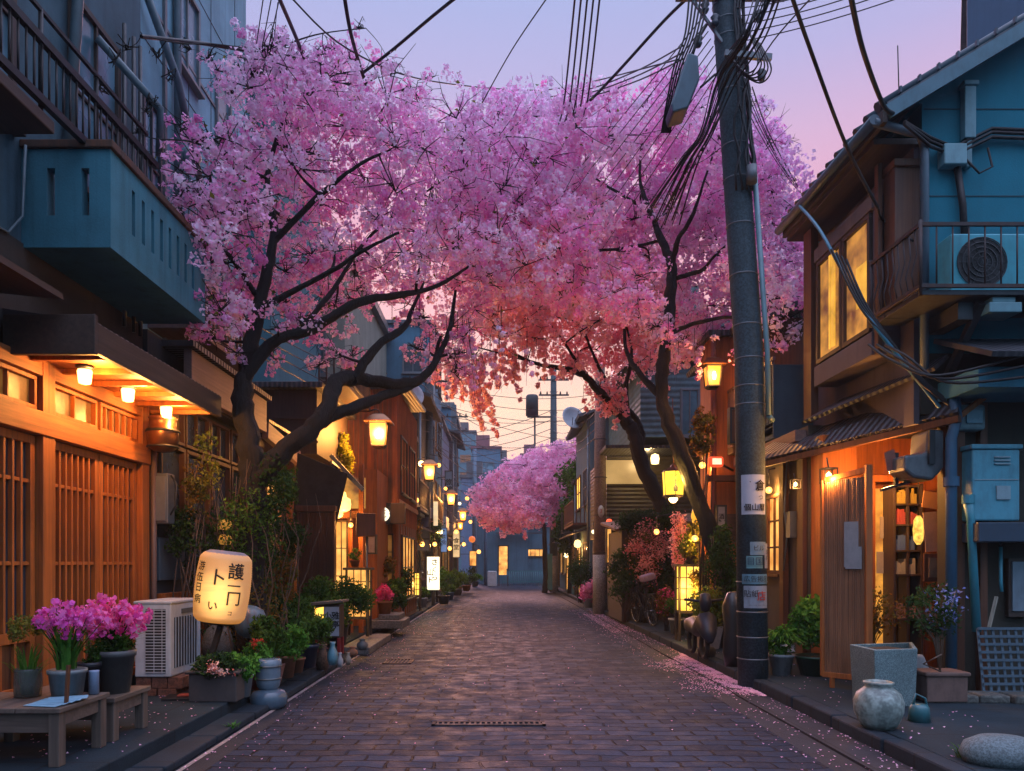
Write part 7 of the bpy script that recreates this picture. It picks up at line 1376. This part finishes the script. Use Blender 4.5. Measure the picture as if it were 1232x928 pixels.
def bicycle(label, x, y, rz, fc, lean=0.0):
    t = T('bicycle', label, 'bicycle', (0, 0, 0), 'bicycles parked at the pavement'); Rw = .33; BK = paint('tyre_black', (.015,.015,.016), .8); CH = paint('chrome', (.45,.45,.47), .25, .9, .2); FR = paint('bike_'+fc[0], fc[1], .35, .3, .2)
    for nm, wx in (('wheel', -.52), ('wheel', .52)):
        m = MB(); pts = [(wx + Rw*math.cos(a), 0, Rw + Rw*math.sin(a)) for a in np.linspace(0, 2*math.pi, 33)]; m.tube(pts, .020, 8, cap=False); w = m.build(nm, BK, t)
        m = MB(); pts = [(wx + (Rw-.025)*math.cos(a), 0, Rw + (Rw-.025)*math.sin(a)) for a in np.linspace(0, 2*math.pi, 33)]; m.tube(pts, .009, 6, cap=False)
        for k in range(20): a = k*math.pi/10; m.tube([(wx, .02*(-1)**k, Rw), (wx+(Rw-.03)*math.cos(a), 0, Rw+(Rw-.03)*math.sin(a))], .0018, 3, cap=False)
        m.cyl((wx, -.05, Rw), (wx, .05, Rw), .02); m.build('rim', CH, w)
    m = MB(); bb = (-.05, 0, .29); st = (-.18, 0, .78); hd = (.36, 0, .80); hl = (.39, 0, .62); rw = (-.52, 0, Rw); fw = (.52, 0, Rw)
    for a, b, r in ((bb, (-.16, 0, .70), .016), (bb, hl, .018), ((-.14, 0, .60), hd, .016), (bb, rw, .011), ((-.15, 0, .66), rw, .010), (hd, hl, .018)): m.tube([a, b], r, 8)
    m.tube([hl, (.44, 0, .52), fw], [.014, .013, .010], 8); m.build('frame', FR, t)
    m = MB(); m.tube([hd, (.34, 0, .98)], .012, 8); m.tube([(.20, -.27, .98), (.32, -.22, 1.0), (.35, 0, .98), (.32, .22, 1.0), (.20, .27, .98)], .012, 8); m.build('handlebar', CH, t)
    m = MB(); m.tube([(-.16, 0, .70), (-.19, 0, .86)], .013, 8); m.lathe([(0, -.03), (.08, -.03), (.11, 0), (.09, .03), (0, .035)], (-.20, 0, .89), 14, Matrix.Diagonal((1.25, .8, 1, 1)).to_4x4()); m.build('saddle', BK, t)
    m = MB()
    for wx in (-.52, .52): m.tube([(wx + (Rw+.035)*math.cos(a), 0, Rw + (Rw+.035)*math.sin(a)) for a in np.linspace(.25, math.pi-.1, 12)], .016, 6)
    m.build('mudguard', FR, t); m = MB(); m.tube([bb, (.0, -.06, .16)], .008, 6); m.tube([bb, (-.10, .06, .42)], .008, 6); m.box(-.03, .05, -.13, -.05, .145, .165); m.box(-.14, -.06, .05, .13, .41, .43); m.lathe([(0, -.004), (.09, -.004), (.09, .004), (0, .004)], (-.05, -.03, .29), 20, Matrix.Rotation(R(90), 4, 'X')); m.build('crank', CH, t)
    m = MB()
    for z in (.78, .90, 1.0):
        for a, b in (((.46, -.15), (.46, .15)), ((.46, .15), (.74, .15)), ((.74, .15), (.74, -.15)), ((.74, -.15), (.46, -.15))): m.beam((a[0], a[1], z-.02), (b[0], b[1], z-.02), .008, .008)
    for k in range(6): xb = .46+.056*k; m.beam((xb, -.15, .76), (xb, -.15, .98), .006, .006); m.beam((xb, .15, .76), (xb, .15, .98), .006, .006); m.beam((xb, -.15, .76), (xb, .15, .76), .006, .006)
    m.build('basket', DKMET, t); m = MB(); m.beam((-.45, 0, .70), (-.75, 0, .70), .12, .015); m.tube([(-.7, 0, .7), rw], .006, 5); m.build('carrier', DKMET, t)
    t.location = (x, y, ZR+.0); t.rotation_euler = (R(lean), 0, R(rz)); return t
bicycle('teal framed bicycle with a front basket leaning by the brown pole', 3.02+.15, 18.8, -78, ('teal', (.06, .40, .50)), 3)
bicycle('black bicycle in front of the teal one with a pale bag on its carrier', 3.12+.12, 16.9, 100, ('black', (.03, .03, .035)), -4)
c = P(779, 695, 16.6); t = T('bag', 'pale mauve bag strapped on the black bicycle', 'bag', c); m = MB(); m.obox(c, (.34, .22, .16), R(20), 0, R(-15)); m.build('bag', paint('mauve_bag', (.35, .26, .40), .7), t, .05)
# delivery scooter under cover
c = Vector(on(842, 790, ZR)); t = T('covered_scooter', 'small scooter under a dark cover at the kerb beside the lantern cabinet', 'scooter', c)
m = MB(); m.lathe([(0, .0), (.12, 0), (.14, .1), (.10, .14), (0, .14)], c + Vector((.1, 0, 0)), 16); 
for dy in (-.35, .35): m.tube([(c.x + .0, c.y+.1+dy + .17*math.cos(a), ZR+.19+.17*math.sin(a)) for a in np.linspace(0, 6.283, 20)], .035, 8, cap=False)
m.build('wheel', paint('tyre_black', None), t); m = MB(); m.tube([(c.x, c.y-.56, .40), (c.x, c.y-.46, .50), (c.x, c.y-.32, .66), (c.x, c.y-.16, .60), (c.x, c.y+.05, .52), (c.x, c.y+.3, .58), (c.x, c.y+.5, .56), (c.x, c.y+.66, .46)], [.04, .11, .16, .14, .11, .14, .12, .04], 14, True, True, .06); m.lathe([(0, .16), (.07, .14), (.09, .02), (.06, -.1), (0, -.12)], (c.x, c.y-.3, .92), 12); m.tube([(c.x-.28, c.y-.2, .98), (c.x, c.y-.24, .95), (c.x+.28, c.y-.2, .98)], .02, 8); m.build('cover', paint('dark_cover', (.012, .016, .03), .5, 0, .3), t)
t = T('black_sack', 'tall black wrapped bundle standing behind the utility pole', 'bundle', on(886, 800, ZR)); c = Vector(on(884, 802, ZR)); m = MB(); m.lathe([(0, 0), (.13, 0), (.16, .2), (.14, .5), (.17, .8), (.10, .98), (0, 1.0)], c, 16, sq=.8); m.build('cover', paint('black_plastic', (.02, .02, .022), .35, 0, .3), t)
potted('pink flower tub beside the foot of the brown pole', (P(709,0,23).x, 23, ZR), .2, .3, WPOT, lambda t, c: (bush(t, (c.x, c.y, c.z+.25), (.3, .3, .45), 900, .05, leafmat('pink_mix', (.7,.12,.35), (.85,.4,.6), .3), 'flowers', 16)))
potted('low planter with small orange flowers by the hot pink shrub', (3.45, 14.6, ZR), .18, .3, WPOT, f_bush(.28, .25, 900, .035, LEAF, .2)); 
for i, (px, D, h, mt) in enumerate(((697, 30, 1.6, LEAF_Y), (688, 33, 1.0, LEAF_D), (704, 27, 1.2, LEAF), (683, 37, .9, LEAF_Y))):
    potted(['tall yellow leaved shrub lit beside the far right houses', 'dark shrub at the bend before the transformer pole', 'green shrub just behind the pink flower tub', 'small yellow shrub beside the transformer pole foot'][i], (P(px,0,D).x+.3, D, ZR), .25, .35, [DPOT, TERRA][i % 2], f_bush(.45, h*.45, 900, .06, mt, h*.45))
t = T('garden_lamp', 'warm garden lamp glowing in the yellow shrub down the lane', 'lamp', P(695, 655, 31)); m = MB(); m.lathe([(0,-.15),(.12,-.1),(.15,0),(.1,.15),(0,.18)], P(695, 655, 29.5), 12); m.build('bulb', lit('garden_glow', (1,.7,.25), 3, .2), t); m = MB(); m.cyl((P(695,0,29.5).x, 29.5, ZR), P(695, 662, 29.5), .03); m.build('post', BLK, t); lamp_light(t, P(690, 660, 29), 50)
t = T('leaning_board', 'teal advertising board leaning at the third utility pole', 'board', P(662, 700, 38)); c = P(660, 690, 38.5); m = MB(); m.box(c.x-.2, c.x+.2, 38.5, 38.56, .13, 2.0); m.build('board', paint('teal_board2', (.08,.3,.4), .5), t, .01)

# ================================================================== clutter along both rows of shopfronts
def globe(px, py, D, s, label, mt=None, power=0, drop=.25):
    c = P(px, py, D); t = T('hanging_lamp', label, 'lamp', c, 'small lamps along the lane'); m = MB(); m.lathe([(0, -s), (s*.7, -s*.75), (s, 0), (s*.7, s*.75), (0, s)], c, 14); m.build('shade', mt or BULB, t)
    m = MB(); m.lathe([(s*.2, s*.95), (s*.8, s*.9), (s*.2, s*1.5), (0, s*1.5)], c, 12); m.tube([c + Vector((0, 0, s*1.4)), c + Vector((0, 0, s+drop)), c + Vector((-.35 if px < 603 else .35, .1, s+drop+.08))], .012, 6); m.build('bracket', BLK, t)
    if power: lamp_light(t, c + Vector((.0, -s*2, -s*.5)), power*2)
AMB = lit('amber_globe', (1, .46, .10), 3.5, .3, 8); WARMW = lit('warm_white_globe', (1, .78, .45), 3, .2, 8)
for a in ((482, 528, 19.6, .07, 'small round lamp under the plank house roof', AMB, 20), (468, 597, 18.6, .09, 'round lamp above the round white sign', AMB, 40), (501, 602, 23, .08, 'tiny lamp beside the mauve grey house window', AMB, 14), (530, 640, 27, .09, 'warm lamp low on the brown timber house', WARMW, 20), (536, 588, 28.2, .07, 'tiny lamp near the top of the brown timber house', AMB, 0), (549, 640, 33, .10, 'amber lamp between the far plant tubs', AMB, 20), (562, 600, 40, .11, 'far amber lamp high on the lilac shop house', AMB, 0), (576, 664, 45, .13, 'amber lamp at the narrow tan house door', AMB, 20), (553, 606, 36, .08, 'faint lamp over the bright lantern at the bend', WARMW, 0),
          (486, 560, 20.4, .08, 'amber lamp half way up the plank house side', AMB, 24), (508, 655, 23.2, .08, 'low amber lamp over the mauve grey house door', AMB, 24), (523, 655, 26, .08, 'low amber lamp beside the white lit sign', AMB, 24), (528, 560, 27.5, .08, 'high amber lamp on the brown timber house corner', AMB, 16), (541, 660, 31.5, .09, 'amber lamp at the slate house entrance', AMB, 24), (558, 655, 37, .10, 'amber lamp at the lilac shop entrance', AMB, 24), (566, 628, 41, .10, 'amber lamp under the lilac house eave', AMB, 16), (422, 632, 14.1, .05, 'small amber lamp inside the lantern shop doorway', AMB, 16),
          (733, 628, 21.2, .09, 'small red lamp beside the brown pole', lit('red_lamp', (1, .12, .05), 2, .3), 0), (790, 640, 15.5, .06, 'small lamp in the trailing pink blossom', AMB, 10), (836, 648, 13.4, .06, 'little amber lamp in the golden bush', AMB, 14), (845, 560, 13.0, .06, 'amber lamp squeezed between trunk and pillar house', AMB, 16), (681, 668, 35, .13, 'lamp in the yellow shrubs near the lane end', WARMW, 20), (714, 640, 25, .07, 'small white lamp behind the brown pole', WARMW, 0), (925, 590, 10.9, .05, 'tiny lamp behind the utility pole by the amber panes', AMB, 10)): globe(*a[:5], a[5], a[6])
def board(px, py, D, w, h, mt, label, text=None, size=.2, ink=None, cat='sign', rows=0, side=0):
    c = P(px, py, D); t = T('shop_sign', label, cat, c); m = MB(); m.box(c.x-w/2, c.x+w/2, D, D+.12, c.z-h/2, c.z+h/2); m.build('board', mt, t, .01)
    m = MB(); e = .03; m.box(c.x-w/2-e, c.x-w/2, D-.02, D+.13, c.z-h/2-e, c.z+h/2+e); m.box(c.x+w/2, c.x+w/2+e, D-.02, D+.13, c.z-h/2-e, c.z+h/2+e); m.box(c.x-w/2, c.x+w/2, D-.02, D+.13, c.z+h/2+.001, c.z+h/2+e); m.box(c.x-w/2, c.x+w/2, D-.02, D+.13, c.z-h/2-e, c.z-h/2-.001)
    for i in range(1, rows): z = c.z-h/2+h*i/rows; m.box(c.x-w/2, c.x+w/2, D-.02, D-.002, z-.02, z+.02)
    m.beam((c.x-w/2-e, D+.06, c.z+h*.3), (c.x-w/2-.5*(1 if px < 603 else -1)-e, D+.06, c.z+h*.3), .03, .03) if side else None
    m.build('frame', DKMET, t)
    if text: put_text('lettering', text, size, on_front(Vector((c.x, D, c.z)), .006), ink or INK, t, vertical=True, bold=.03)
BLU = lit('blue_sign_glow', (.25, .45, .9), .5, .3); CRM = lit('cream_sign_glow', (1, .66, .32), .9, .3, 5)
board(508, 628, 24.8, .45, 1.9, plaster('mauve_board', (.30, .26, .34)), 'tall mauve panelled board hanging past the round sign', rows=5, side=1)
board(534, 650, 29, .22, .9, BLU, 'small blue glowing vertical sign on the slate house', '茶房', .2, side=1)
board(474, 618, 17.2, .30, .42, paint('charcoal_board', (.05, .05, .06), .5), 'charcoal box board beside the round white sign', side=1)
board(447, 655, 15.2, .14, .34, paint('pinkish_plate', (.40, .28, .28), .6), 'small pinkish plate fixed beneath the brown box sign')
board(549, 655, 35, .3, 1.2, CRM, 'cream glowing vertical sign near the round hedge', '食堂', .28, side=1)
board(569, 672, 42, .35, .8, LIT_A, 'amber glowing doorway board at the row end', side=1)
board(540, 585, 33, .3, 1.3, plaster('white_board', (.45, .45, .5)), 'pale vertical board high above the orange lantern', '旅館', .3, side=1)
board(757, 655, 19.5, .14, .75, CRM, 'slim cream lit strip beside the rusty roofed shed', side=0)
board(733, 657, 20.2, .10, .9, LIT_A, 'thin amber lit strip just past the brown pole')
board(868, 622, 12.6, .12, .34, paint('pale_flyer', (.5, .42, .40), .7), 'small pale flyer board on the orange pillar', '酒', .1)
board(884, 512, 11.6, .10, .5, W_MID, 'brown wooden plate beneath the high amber lantern')
# wooden verandas, awnings, racks on the mid distance fronts
def veranda(x, y0, y1, z, label, mt, side=1, h=.9):
    t = T('veranda', label, 'balcony', (x, (y0+y1)/2, z)); m = MB(); m.box(x, x+side*.55, y0, y1, z, z+.08); m.build('floor', mt, t); m = MB()
    for q in (z+.14, z+h): m.beam((x+side*.53, y0, q), (x+side*.53, y1, q), .04, .05)
    n = int((y1-y0)/.14)
    for i in range(n+1): y = y0+(y1-y0)*i/n; m.box(x+side*.51, x+side*.54, y, y+.03, z+.14, z+h)
    for q in np.arange(x, x+side*.5, side*.14): m.box(q, q+.03, y0, y0+.03, z+.08, z+h)
    m.build('railing', mt, t); return t
veranda(-2.95, 22.2, 24.8, 3.1, 'grey rail balcony on the mauve grey house', DKMET); veranda(-2.85, 26.2, 29.6, 3.0, 'brown rail balcony on the timber house past the white sign', W_MID); veranda(-2.85, 36, 40.4, 2.9, 'pale rail balcony on the lilac shop house', GREYM)
veranda(-3.45, 14.1, 16.6, 4.86, 'low dark rail on the roof of the black timber house', W_DARK, 1, .6); veranda(-4.35, 9.2, 11.4, 4.4, 'pink boarded rail above the window house fascia', W_PINK, 1, .7)
veranda(3.2, 32.4, 36.4, 2.8, 'rail balcony on the teal fronted house', DKMET, -1); veranda(3.15, 27.2, 31, 2.9, 'rail balcony on the grey blue house with a small gable', W_MID, -1)
def satellite(px, py, D, s, label):
    c = P(px, py, D); t = T('satellite_dish', label, 'satellite dish', c); M1 = Matrix.Rotation(R(70), 4, 'X') @ Matrix.Rotation(R(20), 4, 'Y'); m = MB(); m.lathe([(0, 0), (s*.4, s*.05), (s*.8, s*.2), (s, s*.34), (s*.98, s*.36), (s*.78, s*.23), (s*.4, s*.08), (0, s*.03)], c, 20, M1); m.build('dish', paint('dish_white', (.5, .52, .56), .4), t); m = MB(); m.tube([c, c + Vector((0, .3, -.3))], .03, 6); m.tube([c + Vector((0,0,-s*.8)), c + Vector((0, -s*.9, 0))], .015, 6); m.build('arm', DKMET, t)
satellite(688, 505, 27.5, .45, 'white satellite dish on the gabled house roof'); satellite(492, 478, 21, .4, 'pale dish above the mauve grey house')
# extra overhead lines, thin and taut
for i in range(8): cable([P(846+i*3, 20+i*9, 9.0), P(480+i*14, 430+i*9, 26+i)], .007, 'one of the thin taut wires fanning from the big pole to the shop row', 'thin taut wires to the shop row', sag=.35, n=16)
for i in range(5): cable([P(880+i*3, 10+i*10, 9.0), P(1010+i*30, -20, 6.6+i*.2)], .006, 'one of the thin drop wires leaving the big pole toward the blue house', 'thin drop wires by the blue house', sag=.05)
for i in range(4): cable([P(884, 60+i*14, 9.0), P(945+i*6, 205+i*9, 11.5)], .006, 'one of the thin wires from the big pole to the rail balcony house', 'wires to the rail balcony house', sag=.12)
for i in range(3): cable([P(318+i*10, -10, 7.5), P(306+i*5, 70+i*10, 9)], .006, 'one of the fine wires beside the concrete building edge', 'fine wires beside the concrete building')
for i in range(10): cable([P(500+rnd.uniform(-20, 20), 455+i*15, 24+i), P(585+rnd.uniform(-8, 20), 520+i*12, 46)], .014, 'one of the wires webbing the far shop row', 'wires webbing the far shop row', sag=.3)
for i in range(6): cable([P(722, 470+i*10, 21.8), P(666, 500+i*9, 39.6)], .012, 'one of the wires between the brown pole and the transformer pole', 'wires between the brown and transformer poles', sag=.4)
# window house clutter: vines, buckets, small tools
for lab, px, py, D, r, mt, n in (('dusty green vine hanging over the window house sill', 222, 640, 8.75, (.25, .15, .35), LEAF_D, 700), ('leafy shrub filling the corner between trunk and ribbed screen', 338, 655, 11.5, (.5, .3, .6), LEAF_D, 2200), ('reddish shrub beside the ribbed screen', 336, 700, 10.6, (.35, .25, .4), LEAF_A, 1500), ('green climber on the porch post of the dark house', 340, 585, 12.2, (.3, .2, .55), LEAF, 1100), ('small leafed bush behind the terracotta pots', 350, 745, 10.4, (.5, .3, .3), LEAF, 2200)):
    c = P(px, py, D); t = T('garden_shrub', lab, 'shrub', (c.x, c.y, ZL)); m = MB()
    for k in range(7): m.tube([(c.x+random.uniform(-.08,.08), c.y, ZL), (c.x+random.uniform(-r[0],r[0])*.6, c.y, (c.z+ZL)/2), (c.x+random.uniform(-r[0],r[0]), c.y, c.z+r[2]*.6)], [.018, .012, .004], 5)
    m.build('stem', W_DARK, t); bush(t, c, r, n, .03, mt, 'foliage', 34)


for lab, px, py, D, r, mt, n in (('tall dark shrub crowding the shed wall beside the brown pole', 752, 690, 17.4, (.45, .3, .75), LEAF_D, 2400), ('deep green bush between the shed and the farther cherry trunk', 788, 690, 17.6, (.4, .3, .7), LEAF_D, 2200), ('ivy hanging from the rusty shed roof', 770, 628, 17.5, (.8, .15, .25), LEAF_D, 1800), ('autumn coloured climber on the garage house corner', 798, 610, 19.8, (.25, .15, .8), LEAF_A, 1200), ('dark shrub row at the foot of the gabled house', 698, 690, 26.0, (.4, .9, .6), LEAF_D, 1800), ('leafy vine under the high amber lantern', 846, 520, 12.6, (.2, .15, .5), LEAF_A, 700), ('bushy plants at the foot of the plank house battens', 482, 700, 18.5, (.3, .6, .45), LEAF_D, 1800), ('vine over the mauve grey house awning', 497, 640, 22.0, (.25, .7, .5), LEAF_A, 1300), ('hanging ivy on the brown timber house', 524, 640, 26.5, (.25, .8, .5), LEAF_D, 1300)):
    c = P(px, py, D); t = T('garden_shrub', lab, 'shrub', (c.x, c.y, ZR)); m = MB()
    for k in range(7): m.tube([(c.x+random.uniform(-.08,.08), c.y, ZR), (c.x+random.uniform(-r[0],r[0])*.6, c.y, (c.z+ZR)/2), (c.x+random.uniform(-r[0],r[0]), c.y, c.z+r[2]*.6)], [.018, .012, .004], 5)
    m.build('stem', W_DARK, t); bush(t, c, r, n, .042, mt, 'foliage', 34)
# dusk air in the lane
hz = newmat('haze_air'); hm, hnt, hbs, hout = hz; hnt.nodes.clear(); hout = hnt.nodes.new('ShaderNodeOutputMaterial'); pv = hnt.nodes.new('ShaderNodeVolumePrincipled')
pv.inputs['Color'].default_value = (.80, .84, .95, 1); pv.inputs['Density'].default_value = HAZE; pv.inputs['Anisotropy'].default_value = .3; hnt.links.new(pv.outputs[0], hout.inputs['Volume'])
tag(MB().box(-240, 240, -30, 420, -1.2, 45).build('haze', hm), kind='stuff')
